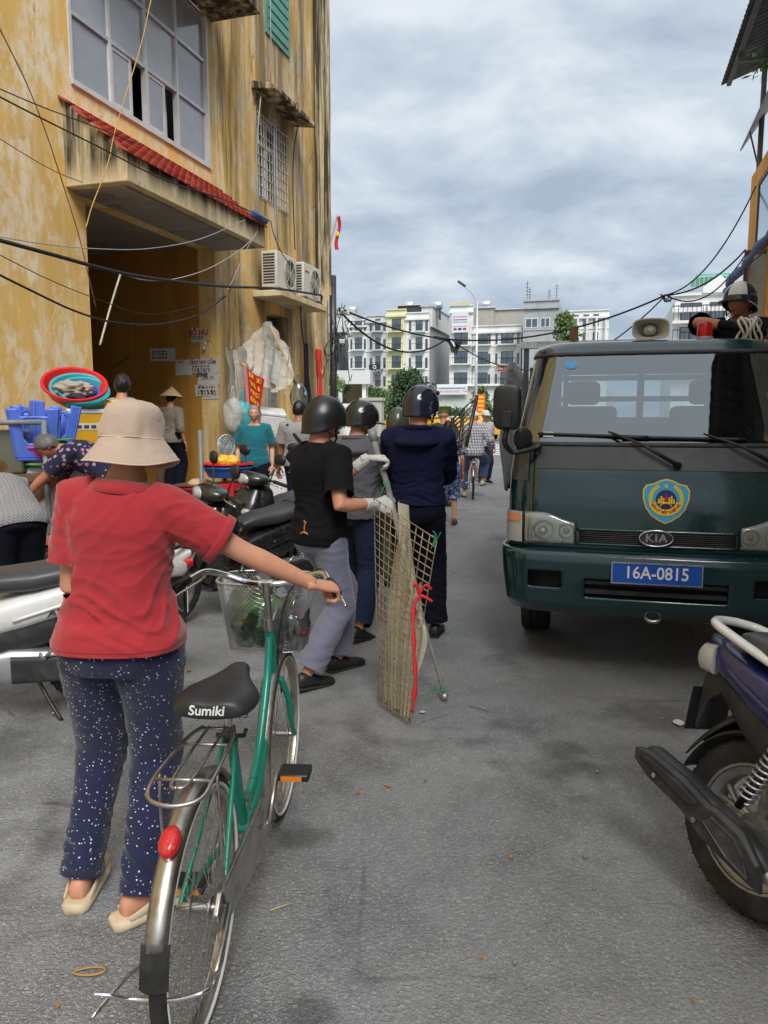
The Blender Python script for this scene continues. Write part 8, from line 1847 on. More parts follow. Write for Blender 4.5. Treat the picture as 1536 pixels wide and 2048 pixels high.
# --- man in grey hooded jacket
R2 = Vector((-0.20, 5.25, 0)); Y2 = -rad(22)
person('man in grey hooded jacket and navy trousers with a peaked black helmet', R2, Y2, h=1.66, lean=0.10, hyaw=-0.75, hpitch=0.12, feet=[(-.09, .22, .085), (.10, -.18, .10)], foot_pitch=(0, .25), foot_yaw=(.05, -.2),
  hands=[(-.16, .42, 1.0), (.16, .40, 1.02)], shirt=dict(mat='jacket_grey', off=.034, hem=-.06, sleeve=1.93, soff=.030, amp=.010, hood=True, name='jacket'), pants=dict(mat='trousers_navy', off=.014, r=(.104, .088, .085), amp=.009),
  shoes=dict(mat='shoe_black'), hair=dict(), helmet=dict(mat='helmet_gloss', k=1.0, peak=.055, back=.03, band=True), voxel=0.0105)
# --- man in navy jacket
R3 = Vector((0.225, 5.02, 0)); Y3 = -rad(9)
person('tall man in navy hooded jacket and black trousers with a glossy navy visor helmet', R3, Y3, h=1.75, fat=0.93, lean=0.05, hyaw=-0.55, hpitch=0.08, feet=[(-.10, .10, .085), (.11, .20, .085)],
  hands=[(-.10, .42, 1.12), (.12, .42, 1.12)], poles=[(-.4, -1, -.6), (.35, -1, -.6)], shirt=dict(mat='jacket_navy', off=.030, hem=.01, sleeve=1.93, soff=.024, amp=.010, hood=True, name='jacket'), pants=dict(mat='trousers_black', off=.016, r=(.106, .092, .088), amp=.009),
  shoes=dict(mat='shoe_black'), hair=dict(), helmet=dict(mat='helmet_navy', k=1.0, visor=(.30, 1.15), back=.04), voxel=0.0105)
# --- man with olive helmet further ahead
person('man in olive uniform with an olive helmet walking between the jacketed men', (0.12, 6.75, 0), -rad(10), h=1.62, shirt=dict(mat='uniform_olive', off=.03, hem=-.05, sleeve=1.9, soff=.02), pants=dict(mat='uniform_olive'), shoes=dict(mat='shoe_black'), hair=dict(), helmet=dict(mat='helmet_olive', k=1.0, back=.05), voxel=0.015)
# --- cyclist
CB = G(946, 998); CY = -0.125
bicycle('old grey bicycle ridden by the man in a checked shirt', CB, CY, R=.322, WB=1.045, green='steel_dull', basket=False, full=False)
R5 = CB + Matrix.Rotation(CY, 3, 'Z') @ Vector((0, .17, 0))
person('man in checked shirt and blue jeans sitting on a bicycle with one foot down', R5, CY, h=1.66, plean=.12, lean=.22, pelvis=(0, 0, .90), feet=[(-.17, .16, .09), (.17, .30, .30)], foot_yaw=(.25, -.25), knee_pole=((-.5, 1, .1), (.5, 1, .1)),
  hands=[(-.26, .50, 1.02), (.34, .12, .93)], shirt=dict(mat='shirt_plaid', off=.03, hem=-.10, sleeve=1.9, soff=.028, amp=.009), pants=dict(mat='jeans_blue', r=(.104, .085, .07), len=1.8), shoes=dict(mat='shoe_white'), hair=dict(), hat='cap', hpitch=.2, hyaw=.3, voxel=0.014)
person('man in patterned shirt and white cap standing beyond the cyclist', (2.35, 17.6, 0), rad(200), h=1.68, shirt=dict(mat='shirt_check', off=.03, sleeve=.7), pants=dict(mat='trousers_navy'), shoes=dict(mat='shoe_black'), hair=dict(), hat='cap', voxel=0.018)
person('woman in blue floral blouse and shorts walking ahead of the navy jacketed man', (0.90, 10.6, 0), -.1, h=1.50, sex='f', shirt=dict(mat='shorts_floral', off=.025, hem=-.08, sleeve=.75), pants=dict(mat='shorts_floral', off=.02, r=(.115, .105, .10), len=1.25), shoes=dict(mat='sandal_brown'), hair=dict(bun=True), feet=[(-.1, -.12, .09), (.1, .12, .085)], voxel=0.015)
person('officer in green peaked cap standing beyond the navy jacketed man', (1.02, 12.9, 0), .3, h=1.70, shirt=dict(mat='uniform_olive', off=.025, sleeve=.7), pants=dict(mat='uniform_olive'), shoes=dict(mat='shoe_black'), hair=dict(), hat='kepi', voxel=0.016)
# --- by the market wall
person('smiling grey haired woman in teal blouse standing before the red banner', (-1.66, 9.65, .14), math.pi + .12, h=1.56, sex='f', fat=1.05, hyaw=.06, shirt=dict(mat='top_teal', off=.026, hem=-.10, sleeve=.72, soff=.026, neck=.475), pants=dict(mat='trousers_black', r=(.11, .10, .095)), shoes=dict(mat='sandal_brown'), hair=dict(mat='hair_silver', front=.066, side=.0, back=-.06, thick=.010, bun=True), skin='skin_pale', voxel=0.0125)
pg = person('man in grey T-shirt with a black shoulder strap seen from behind', (-1.03, 9.15, .14), -.12, h=1.60, fat=1.12, hyaw=-.35, shirt=dict(mat='tee_grey', off=.024, hem=-.07, sleeve=.72, soff=.026), pants=dict(mat='trousers_navy'), shoes=dict(mat='sandal_brown'), hair=dict(front=.06, side=-.01, back=-.06), skin='skin_tan', voxel=0.0125, hands=[(-.30, .10, .72), (.30, .12, .72)])
mb = MB(); pts = []
for k in range(13):
  t = k / 12; q, Rq = pg['spine'](lerp(.462, .10, t)); pts.append(q + Rq @ Vector((lerp(-.13, .17, t), -lerp(.095, .150, smooth01(t * 2.2)), 0)))
mb.tube(pts, [(.018, .005)] * 13, 8, up=(0, -1, 0)); mb.build('shoulder_strap', 'strap_black', pg['T'], smooth=True)
person('market woman in tweed shirt and conical hat inside the entrance', (-3.10, 11.0, .42), -.35, h=1.50, sex='f', shirt=dict(mat='shirt_tweed', off=.032, hem=-.08, sleeve=1.2, soff=.022), pants=dict(mat='trousers_black', r=(.11, .10, .09)), shoes=dict(mat='sandal_brown'), hair=dict(bun=True), hat='cone', voxel=0.014, hpitch=.1)
person('black haired man standing on the market step behind the boxes', (-2.86, 8.27, .38), -.5, h=1.62, shirt=dict(mat='tee_grey', off=.024), pants=dict(mat='trousers_black'), shoes=dict(mat='sandal_brown'), hair=dict(lift=.012, thick=.02), hyaw=.6, voxel=0.015)
# --- bending women at the stall
R14 = Vector((-2.22, 6.0, .14)); Y14 = math.pi / 2 + .15
person('woman in navy floral blouse bending over the meat tray', R14, Y14, h=1.52, sex='f', fat=1.22, plean=.55, lean=1.22, pelvis=(0, -.05, .90), hpitch=1.0, hyaw=.0, feet=[(-.14, .02, .085), (.14, -.05, .085)],
  hands=[(-.16, .80, .58), (.16, .74, .56)], poles=[(-.5, -.5, .3), (.5, -.5, .3)], shirt=dict(mat='blouse_floral', off=.022, hem=-.06, sleeve=.80, soff=.02), pants=dict(mat='trousers_black'), shoes=dict(mat='sandal_brown'), hair=dict(mat='hair_grey', front=.07, side=-.02, back=-.10, thick=.020), skin='skin_tan', voxel=0.0125, knee_pole=(0, 1, .1))
R15 = Vector((-2.50, 5.02, .0)); Y15 = rad(46)
person('woman in grey basket-weave patterned shirt and conical hat bending at the stall', R15, Y15, h=1.52, sex='f', fat=1.1, plean=.55, lean=1.28, pelvis=(0, -.02, .84), hpitch=1.0, feet=[(-.12, -.05, .085), (.12, .12, .085)],
  hands=[(-.12, .55, .62), (.22, .46, .60)], shirt=dict(mat='shirt_basket', off=.032, hem=-.08, sleeve=1.85, soff=.024), pants=dict(mat='trousers_black', r=(.115, .11, .10), off=.02), shoes=dict(mat='sandal_brown'), hair=dict(), hat='cone', skin='skin_tan', voxel=0.0125)
# --- man standing on the truck bed
MT = TROOT + Matrix.Rotation(TRZ, 3, 'Z') @ Vector((0.50, 2.04, .82)); 
MT = TROOT + Matrix.Rotation(TRZ, 3, 'Z') @ Vector((0.70, 1.98, .822))
YT = rad(163)
pt_ = person('man in black shirt and two-tone helmet standing on the truck bed coiling rope', MT, YT, h=1.74, fat=1.08, plean=.16, lean=.36, hyaw=-.70, hpitch=-.05, pelvis=(0, -.02, .945), hands=[(-.06, .50, 1.32), (.12, .52, 1.36)], poles=[(-1, -.3, -.4), (1, .0, .25)], hand_dir=[(.5, .6, -.4), (-.8, .5, -.1)], fwdback=[(-.3, .5, .8), (.2, .4, .9)], curl=(.7, .7), gloves='glove_black',
  shirt=dict(mat='shirt_black', off=.026, sleeve=.85, soff=.026, collar=True), pants=dict(mat='trousers_black'), shoes=dict(mat='shoe_black'), hair=dict(), helmet=dict(mat='helmet_navy', k=1.0, peak=.05, back=.04, stripe=(.42, 1.1), trim='white_plastic'), skin='skin_tan', voxel=0.0115)
tr = thing('rope_coil', 'coil of white rope hanging from the gloved hands on the truck', 'rope', MT, YT)
mb = MB()
for k in range(7):
  x = -.06 + k * .020; pts = [Vector((x + .02 * math.sin(a * 2 + k), .58 + .045 * math.cos(a) + .008 * k, 1.31 + (.075 + .008 * (k % 3)) * math.sin(a))) for a in (2 * math.pi * j / 28 for j in range(28))]
  mb.tube(pts, .0085, 7, loop=True)
mb.build('rope', 'rope_white', tr, smooth=True)
mb = MB(); mb.tube(curve_pts([(-.1, .62, 1.24), (-.15, .50, 1.235), (-.2, .35, 1.235), (-.22, .18, 1.1), (-.2, .16, .5), (-.1, .2, .02)], 6), .0085, 7); mb.build('rope_end', 'rope_white', tr, smooth=True)
# ================================================================== what the men carry
po = thing('wooden_pole', 'long grey wooden pole gripped by white gloves, its foot on the road', 'pole', POLE0)
mb = MB(); n = 14; mb.tube([(POLE1 - POLE0) * (i / n) + Vector((.004 * math.sin(i * 1.3), .004 * math.cos(i * 1.9), 0)) for i in range(n + 1)], [lerp(.010, .019, i / n) for i in range(n + 1)], 12); mb.build('shaft', 'steel_dull' if False else 'conc_grey', po, smooth=True)
mb = MB(); mb.sphere((0, 0, .005), .022, 14, 10, (1, 1, .9)); mb.build('end_knob', 'alu', po, smooth=True)
mb = MB(); mb.cyl((POLE1 - POLE0) * .965, (POLE1 - POLE0) * 1.01, .024, n=12); mb.build('end_cap', 'grey_plastic', po, smooth=True)
for z in (.06, 1.17):
  mb = MB(); c = pole_at(z) - POLE0
  for k in range(5):
    d = .6 * Vector((random.gauss(0, .05), random.gauss(0, .05), random.gauss(-.02, .05))) * (1 if z < .5 else 1.7)
    mb.tube(curve_pts([c, c + d * .6 + Vector((0, 0, .01)), c + d * 1.3 - Vector((.02, 0, .03 if z > .5 else 0))], 4), .0022, 5)
  mb.torus(c, .017, .004, 14, 6, 'Z'); mb.build('green_string', 'string_green', po, smooth=True)
BL, BR, TR, TLc = G(757, 1412), G(818, 1452), P(874, 1078, 3.62), P(748, 1003, 4.02)
TLc.z += .02; BL.z = BR.z = .03
PC = (BL + BR) / 2
gp_ = thing('wire_mesh_panel', 'rusty welded wire mesh panel hanging from the pole', 'mesh panel', Vector((PC.x, PC.y, 0)))
def pq(u, v, off=0.0):
  a = BL.lerp(BR, u); b = TLc.lerp(TR, u); p = a.lerp(b, v); nrm_ = (BR - BL).cross(TLc - BL).normalized()
  return p + nrm_ * (off + .02 * math.sin(v * 3.1) * math.sin(u * 2.8)) - Vector((PC.x, PC.y, 0))
mb = MB()
for i in range(11): u = i / 10; mb.tube([pq(u, v / 12) for v in range(13)], .0027, 5)
mb.build('upright_wire', 'wire_gold', gp_, smooth=True)
mb = MB()
for j in range(26): v = j / 25; mb.tube([pq(u / 6, v, .004) for u in range(7)], .0027, 5)
mb.build('cross_wire', 'wire_gold', gp_, smooth=True)
mb = MB()
for k in range(5):
  c = pq(1, 1); d = .6 * Vector((random.gauss(.0, .03), random.gauss(0, .03), random.gauss(.05, .05))); mb.tube(curve_pts([c + Vector((-.03, 0, -.05)), c + d * .5, c + d * 1.3], 4), .0022, 5)
mb.build('green_string', 'string_green', gp_, smooth=True)
nt_ = thing('net_sack', 'torn beige net sacking draped over the wire mesh panel', 'sack', Vector((PC.x, PC.y, 0)))
def ns(u, v):
  uu = lerp(lerp(.0, .30, smooth01(v * 1.1)) + .04 * math.sin(v * 9), lerp(1.03, .70, smooth01((v - .62) / .4)) - .04 * math.sin(v * 7), u); vv = lerp(-.03 + .02 * math.sin(u * 9), 1.05 - .33 * smooth01((u - .35) / .65), v)
  p = pq(uu, vv, -.026 - .016 * math.sin(u * 17 + v * 2) - .014 * mnoise.noise(Vector((u * 9, v * 3, 0)))); p.z = max(p.z, .012 + .01 * abs(math.sin(u * 20))); return p
mb = MB(); mb.grid(ns, 44, 50); mb.build('netting', 'net_sack', nt_, smooth=True)
rs = thing('red_tape', 'red plastic tape tied to the wire mesh panel', 'tape', Vector((PC.x, PC.y, 0)))
t0 = P(838, 1190, 3.55) - Vector((PC.x, PC.y, 0)); t1 = P(828, 1300, 3.5) - Vector((PC.x, PC.y, 0)); t2 = P(824, 1425, 3.47) - Vector((PC.x, PC.y, 0))
mb = MB(); mb.tube(curve_pts([t0, t0.lerp(t1, .3) + Vector((-.02, 0, 0)), t1, t1.lerp(t2, .5) + Vector((.012, -.01, 0)), t2], 8), [(.009 + .003 * math.sin(k), .003) for k in range(33)], 6, up=(0, -1, 0)); mb.build('streamer', 'string_red', rs, smooth=True)
for (dx, dz) in ((.06, .03), (.065, -.03), (-.03, .04)):
  mb = MB(); mb.tube(curve_pts([t0, t0 + Vector((dx * .5, -.01, dz + .02)), t0 + Vector((dx, -.01, dz))], 5), [(.007, .003)] * 11, 6, up=(0, -1, 0)); mb.build('bow', 'string_red', rs, smooth=True)
# ladder-like steel frame carried in front of the navy jacket
f0, f1, f2, f3 = P(912, 905, 6.2), P(932, 893, 6.05), P(954, 792, 6.3), P(905, 838, 6.5)
fo_ = thing('steel_frame', 'dark steel slatted frame carried beside the navy jacketed man', 'frame', f0)
for (a, b) in ((f1, f2), (f0.lerp(f1, .35), f3.lerp(f2, .45)), (f0, f3)):
  mb = MB(); mb.tube([a - f0, b - f0], .016, 8); mb.build('rail', 'steel_dark', fo_, smooth=True)
for k in range(9):
  t = k / 8; mb = MB(); mb.tube([f0.lerp(f3, t) - f0, f1.lerp(f2, t) - f0], .008, 8); mb.build('slat', 'alu', fo_, smooth=True)
# ================================================================== market clutter
def basin(label, loc, r, h, mat, tilt=(0, 0, 0), nm='basin', grp='plastic basins'):
  T = tag(MB().lathe([(0.001, .004), (r * .72, .004), (r * .76, .012), (r * .93, h * .9), (r * .95, h), (r * 1.04, h + .004), (r * 1.05, h - .012), (r * .985, h - .016), (r * .80, .004), (r * .76, 0), (0.001, 0)], 48).build(nm, mat, None, smooth=40), label, 'basin', grp)
  T.location = loc; T.rotation_euler = tilt; return T
def foam_box(label, loc, rz, w, d, h, mat='tape_yellow', grp='taped foam boxes', strip=True):
  T = thing('foam_box', label, 'box', loc, rz, grp)
  mb = MB(); mb.b2(-w / 2, w / 2, -d / 2, d / 2, 0, h * .86); mb.build('box', mat, T, bevel=.012)
  mb = MB(); mb.b2(-w / 2 - .006, w / 2 + .006, -d / 2 - .006, d / 2 + .006, h * .862, h); mb.build('lid', mat if mat != 'tape_yellow' else 'foam_white', T, bevel=.012)
  if strip:
    mb = MB(); mb.b2(-w / 2 - .003, w / 2 + .003, -d / 2 - .003, d / 2 + .003, h * .42, h * .60); st_ = mb.build('label_band', 'paper_white', T)
    for k in range(5): mb = MB(); mb.b2(-w * .35 + k * w * .14, -w * .35 + k * w * .14 + w * .10, -d / 2 - .006, -d / 2 - .0035, h * .46, h * .55); mb.build('print_line', 'print_dark', st_)
  return T
# table with boxes and basins beside the entrance
TB = P(180, 884, 7.2); TB.z = .14
tb = thing('market_table', 'dark wooden market table stacked with yellow foam boxes', 'table', TB, STREET_RZ)
TH = P(180, 884, 7.2).z - .14 - .02
mb = MB(); mb.b2(-.8, .75, -.35, .35, TH - .04, TH); mb.build('tabletop', 'wood_brown', tb, bevel=.006)
for x in (-.74, .69):
  for y in (-.3, .3): mb = MB(); mb.b2(x - .03, x + .03, y - .03, y + .03, 0, TH - .04); mb.build('leg', 'wood_brown', tb)
mb = MB(); mb.b2(-.78, .73, -.33, .33, .32, .35); mb.build('shelf', 'wood_brown', tb)
zt_ = .14 + TH + .002
def tpos(x, y, Y, z): p = P(x, y, Y); return Vector((p.x, p.y, z))
foam_box('yellow taped foam box with a white printed band on the market table', tpos(176, 850, 7.15, zt_), STREET_RZ - .62, .46, .40, .33)
foam_box('yellow taped foam box beside the printed one', tpos(245, 850, 7.35, zt_), STREET_RZ - .60, .46, .36, .30)
pz = zt_ + .335
for k, (col, dz, lb) in enumerate((('plastic_teal', 0, 'teal basin lowest in the tilted pile on the box'), ('plastic_teal', .02, 'second teal basin in the tilted pile on the box'), ('plastic_red', .06, 'large red basin on top of the tilted pile, holding rags'))):
  b = basin(lb, tpos(150 + (2 - k) * 9, 800, 7.12, pz + dz + .07), .22 + .03 * k, .12, col, (rad(-14) * -1 * 0 + rad(30), rad(16), 0), grp='basins piled on the foam box')
rg = thing('rag_pile', 'crumpled grey rags lying in the red basin', 'rags', tpos(146, 792, 7.05, pz + .17))
blob((0, 0, 0), .12, (1.25, 1, .55), .5, 2.8, 3, 40, 26).build('rags', 'rag_grey', rg, smooth=True)
b = basin('small blue basin nested in the red one', tpos(152, 792, 7.08, pz + .10), .20, .07, 'plastic_deepblue', (rad(30), rad(16), 0), grp='basins piled on the foam box')
for k in range(4):
  p = MB(); p.torus((0, 0, 0), .16, .014, 36, 8, 'Z'); o = tag(p.build('bamboo_tray', 'plastic_yellow', None, smooth=True), 'round yellow bamboo tray rim in the pile beside the basins', 'tray', 'yellow trays on the foam box'); o.location = tpos(222, 812, 7.3, zt_ + .315 + k * .03); o.rotation_euler = (random.uniform(-.05, .05), random.uniform(-.05, .05), 0)
# chest freezer
FZ = G(120, 1040, .14); FZ = Vector((-3.06, 6.32, .14))
fz = thing('chest_freezer', 'white chest freezer behind the bending woman', 'freezer', FZ, STREET_RZ - .95)
mb = MB(); mb.b2(-.62, .62, -.30, .30, .05, .90); mb.build('cabinet', 'freezer_white', fz, bevel=.02)
mb = MB(); mb.b2(-.63, .63, -.31, .31, .905, 1.0); mb.build('lid', 'freezer_white', fz, bevel=.02)
for x in (-.55, .55):
  for y in (-.24, .24): mb = MB(); mb.b2(x - .03, x + .03, y - .03, y + .03, 0, .05); mb.build('foot', 'black_plastic', fz)
mb = MB(); mb.b2(-.10, .10, -.325, -.311, .86, .90); mb.build('handle', 'grey_plastic', fz)
ftop = 1.142
gt = basin('flat green tray on the freezer lid', tpos(95, 912, 6.25, ftop), .24, .03, 'plastic_green', grp='trays on the freezer')
# pink perforated basket
bkT = thing('pink_basket', 'round magenta perforated basket under the blue stools', 'basket', tpos(95, 905, 6.2, ftop + .035))
mb = MB()
n, m = 60, 6
for j in range(m + 1):
  r = lerp(.17, .225, j / m); mb.torus((0, 0, .01 + j * .018), r, .005, n, 5, 'Z')
for k in range(n): a = 2 * math.pi * k / n; mb.cyl((math.cos(a) * .17, math.sin(a) * .17, .01), (math.cos(a) * .225, math.sin(a) * .225, .118), .0045, n=5)
mb.build('sides', 'plastic_pink', bkT, smooth=True)
mb = MB(); mb.lathe([(.001, .006), (.172, .006), (.172, .0), (.001, .0)], 40); mb.build('bottom', 'plastic_pink', bkT, smooth=40)
mb = MB(); mb.torus((0, 0, .122), .23, .009, 48, 8, 'Z'); mb.build('rim', 'plastic_pink', bkT, smooth=True)
# stools upside down
def stool(label, loc, rot):
  T = thing('plastic_stool', label, 'stool', loc, rot, 'upturned plastic stools')
  mb = MB(); T.scale = (1.12, 1.12, 1.05); mb.rings([[Vector((x, y, z)) for x, y in rrect(w, w, 28, .35)] for z, w in ((0, .135), (.012, .145), (.022, .145))]); mb.build('seat', 'plastic_blue', T, smooth=35)
  def side(u, v):
    w = lerp(.135, .175, v); x = lerp(-1, 1, u) * w
    bul = .010 * (1 - (2 * u - 1) ** 6)
    return Vector((x, w - .012 + bul, lerp(.02, .40, v)))
  def gone(u, v):
    d = abs(u - .5)
    return (d < .24 and .30 < v < .80 and (d / .24) ** 3 + (abs(v - .55) / .26) ** 3 < 1.0) or (v > .86 and d < .26) 
  for a in range(4):
    n = 26; V = [side(i / n, j / n) for j in range(n + 1) for i in range(n + 1)]
    F = [(j * (n + 1) + i, j * (n + 1) + i + 1, (j + 1) * (n + 1) + i + 1, (j + 1) * (n + 1) + i) for j in range(n) for i in range(n) if not gone((i + .5) / n, (j + .5) / n)]
    mb = MB(); mb.add(V, F); mb.xform(Matrix.Rotation(a * math.pi / 2, 4, 'Z')); o = mb.build('leg_panel', 'plastic_blue', T, smooth=40); solid(o, .006, 0)
  return T
stool('blue plastic stool standing upside down in the magenta basket', tpos(74, 886, 6.15, ftop + .06), (rad(4), 0, .35)); stool('second blue plastic stool nested askew in the upturned one', tpos(92, 880, 6.22, ftop + .075), (rad(-6), rad(8), .75))
# weighing scale
sc_ = thing('weighing_scale', 'green market weighing scale with a white dial', 'scale', tpos(120, 905, 6.05, ftop), STREET_RZ - 1.2)
mb = MB(); mb.rings([[Vector((x, y, z)) for x, y in rrect(w, d, 20, .5)] for z, w, d in ((0, .10, .08), (.02, .10, .08), (.05, .075, .055), (.16, .06, .045), (.19, .05, .04))]); mb.build('body', 'plastic_green', sc_, smooth=35)
mb = MB(); mb.lathe([(.001, -.072), (.068, -.072), (.072, -.066), (.072, -.03)], 32, 'Y', (0, 0, .10)); dl = mb.build('dial', 'plate_white', sc_, smooth=40)
mb = MB(); mb.lathe([(.001, -.078), (.016, -.077), (.018, -.072)], 16, 'Y', (0, 0, .10)); mb.build('pointer_boss', 'steel_dark', dl, smooth=40)
mb = MB(); mb.cyl((0, 0, .19), (0, 0, .215), .02, n=10); mb.lathe([(.001, .222), (.11, .222), (.115, .228), (.115, .218), (.001, .215)], 32); mb.build('pan', 'plastic_green', sc_, smooth=40)
# grey frame with olive box at the very left
gf = thing('metal_rack', 'grey tubular rack with an olive box at the stall edge', 'rack', Vector((-3.02, 5.9, .14)), STREET_RZ - 1.2)
for x in (-.35, .35):
  mb = MB(); mb.cyl((x, 0, 0), (x, 0, 1.38), .022, n=10); mb.build('post', 'metal_grey', gf, smooth=True)
mb = MB(); mb.cyl((-.35, 0, 1.36), (.35, 0, 1.36), .022, n=10); mb.cyl((-.35, 0, .9), (.35, 0, .9), .02, n=10); mb.build('rail', 'metal_grey', gf, smooth=True)
mb = MB(); mb.b2(-.42, .15, .06, .45, .95, 1.30); mb.build('bin', 'olive_box', gf, bevel=.02)
mb = MB(); mb.b2(-.45, .45, -.05, .5, .90, .95); mb.build('board', 'wood_brown', gf)
# meat tray on a low concrete block
mt = thing('meat_counter', 'low concrete counter with a woven tray of sliced meat', 'counter', Vector((-2.68, 5.55, .0)), STREET_RZ - 1.05)
mb = MB(); mb.b2(-.62, .62, -.28, .28, 0, .58); mb.build('block', 'conc_grey', mt, bevel=.02)
mb = MB(); mb.b2(-.60, .60, -.27, .27, .582, .60); mb.build('tray', 'wood_brown', mt, bevel=.004)
mb = MB(); mb.grid(lambda u, v: (lerp(-.56, .56, u), lerp(-.24, .24, v), .602 + .03 * abs(mnoise.noise(Vector((u * 22, v * 10, 0)))) + .012), 80, 34); mb.build('meat', 'meat', mt, smooth=True)
for k in range(26): mb = MB(); mb.sphere((-.57 + k * .0455, .262, .612), .016, 10, 6); mb.build('tray_edge', 'void_black', mt, smooth=True)
mb = MB(); mb.lathe([(.001, .0), (.05, .0), (.055, .10), (.05, .10), (.046, .01)], 24, c=(.52, .12, .60)); mb.build('tin_cup', 'wood_brown', mt, smooth=40)
# wares by the wall: basins, fan, vegetables
st0 = G(470, 960, .14)
def wall_pos(x, y, Y, z): p = P(x, y, Y); return Vector((p.x, p.y, z))
cr_ = thing('red_crate', 'red plastic crate supporting the blue basin', 'crate', wall_pos(455, 915, 9.3, .14), STREET_RZ)
mb = MB()
for k in range(5): mb.b2(-.26, .26, -.19, .19, .05 + k * .12, .11 + k * .12)
for x in (-.25, .25):
  for y in (-.18, .18): mb.b2(x - .02, x + .02, y - .02, y + .02, 0, .62)
mb.build('slats', 'plastic_red', cr_, bevel=.006)
basin('wide blue basin with red rim on the red crate', wall_pos(455, 915, 9.3, .80), .30, .13, 'plastic_deepblue', grp='basins by the wall'); basin('shallow red basin stacked over the blue one', wall_pos(455, 905, 9.3, .91), .31, .06, 'plastic_red', grp='basins by the wall')
for k, (x, col, lb) in enumerate(((446, 'plastic_yellow', 'yellow plastic pack in the red basin'), (462, 'plastic_yellow', 'second yellow pack in the red basin by the fan'))):
  o = tag(blob((0, 0, .06), .08, (1.2, 1, .8), .3, 2.2, k).build('yellow_pack', col, None, smooth=True), lb, 'pack', 'yellow packs in the basin'); o.location = wall_pos(x, 900, 9.3, .94)
basin('red basin with round bread beside the crate', wall_pos(398, 905, 9.6, .55), .26, .10, 'plastic_red', grp='basins by the wall')
o = tag(blob((0, 0, .05), .13, (1.2, 1, .55), .1, 1.5, 9).build('wicker_mat', 'palm_leaf', None, smooth=True), 'straw coloured round basket in the red basin', 'basket'); o.location = wall_pos(398, 905, 9.55, .64)
st_ = thing('low_stand', 'low green wire stand under the wares', 'stand', wall_pos(398, 905, 9.6, .14), STREET_RZ)
for x in (-.22, .22):
  for y in (-.2, .2): mb = MB(); mb.cyl((x, y, 0), (x, y, .53), .018, n=8); mb.build('leg', 'steel_dark', st_, smooth=True)
mb = MB(); mb.b2(-.27, .27, -.25, .25, .53, .55); mb.build('top', 'wood_brown', st_)
for k, (x, Y, col, lb) in enumerate(((388, 9.0, 'veg_green', 'heap of leafy greens in a clear bag'), (412, 8.9, 'plastic_teal', 'crumpled teal plastic bag by the greens'), (372, 9.2, 'veg_green', 'bundle of greens on the pavement'))):
  o = tag(blob((0, 0, .12), .16, (1.2, 1, .8), .35, 2.6, 20 + k).build('produce_bag', col, None, smooth=True), lb, 'bag'); o.location = wall_pos(x, 950, Y, .14)
fn_ = thing('electric_fan', 'small white table fan by the market wall', 'fan', wall_pos(448, 880, 9.55, .98), math.pi + .9 - math.pi)
mb = MB(); mb.lathe([(.001, .02), (.08, .018), (.09, 0), (.001, 0)], 24); mb.cyl((0, 0, .02), (0, 0, .14), .015, n=10); mb.build('base', 'white_plastic', fn_, smooth=40)
mb = MB(); mb.sphere((0, .06, .2), .05, 14, 10, (1, 1.4, 1)); mb.build('motor', 'white_plastic', fn_, smooth=True)
mb = MB()
for k in range(5): mb.torus((0, -.05, .2), .03 + k * .026, .003, 32, 4, 'Y')
for k in range(16): a = 2 * math.pi * k / 16; mb.cyl((0, -.06, .2), (math.cos(a) * .135, -.045, .2 + math.sin(a) * .135), .0018, n=4)
mb.torus((0, -.04, .2), .137, .006, 32, 6, 'Y'); mb.build('guard', 'white_plastic', fn_, smooth=True)
for k in range(3):
  a = 2 * math.pi * k / 3; mb = MB(); mb.grid(lambda u, v: (math.cos(a + lerp(-.5, .5, v)) * lerp(.02, .12, u), -.03 + .02 * v, .2 + math.sin(a + lerp(-.5, .5, v)) * lerp(.02, .12, u)), 5, 5); mb.build('blade', 'plastic_teal', fn_, smooth=True)
# plastic sheet on bamboo poles, banner
psT = thing('plastic_sheet', 'crumpled translucent plastic sheet hung over bamboo poles by the shuttered door', 'sheet', (0, 0, 0))
def drape(top, bot, nu=70, nv=40, folds=11, amp=.05, seed=0):
  """sheet hung between a list of top points and bottom points (pixels, distance off the wall)"""
  tp = curve_pts([FP(x, y, o) for x, y, o in top], 8); bp = curve_pts([FP(x, y, o) for x, y, o in bot], 8)
  def at(c, t): k = t * (len(c) - 1); i = min(len(c) - 2, int(k)); return c[i].lerp(c[i + 1], k - i)
  def fn(u, v):
    p = at(bp, u).lerp(at(tp, u), v); w = math.sin(u * folds * 2 * math.pi + 2.2 * math.sin(v * 2.4 + seed) + 2 * mnoise.noise(Vector((u * 3, v * 2, seed))))
    n_ = mnoise.noise(Vector((u * 4 + seed, v * 3.2, 0))) + .5 * (1 - 2 * abs(mnoise.noise(Vector((u * 7 + v * 4 + seed, v * 5 - u * 2, 5)))))
    return p + SN * (amp * w * (.45 + .55 * (1 - v)) + amp * .45 * n_ + .05 * math.sin(math.pi * v)) + SU * amp * .4 * n_ + Vector((0, 0, .02 * n_))
  mb = MB(); mb.grid(fn, nu, nv); return mb
drape([(486, 690, .5), (510, 665, .55), (537, 643, .40), (556, 670, .55), (578, 696, .70)], [(490, 742, .75), (520, 770, .85), (545, 785, .85), (562, 780, .9), (578, 770, .9)], amp=.04, folds=5, seed=2).build('fold', 'sheet_plastic', psT, smooth=True)
drape([(450, 692, .2), (465, 702, .5), (487, 690, .5)], [(456, 850, .35), (466, 845, .5), (484, 810, .5)], folds=3, amp=.05, seed=5).build('fold', 'sheet_plastic', psT, smooth=True)
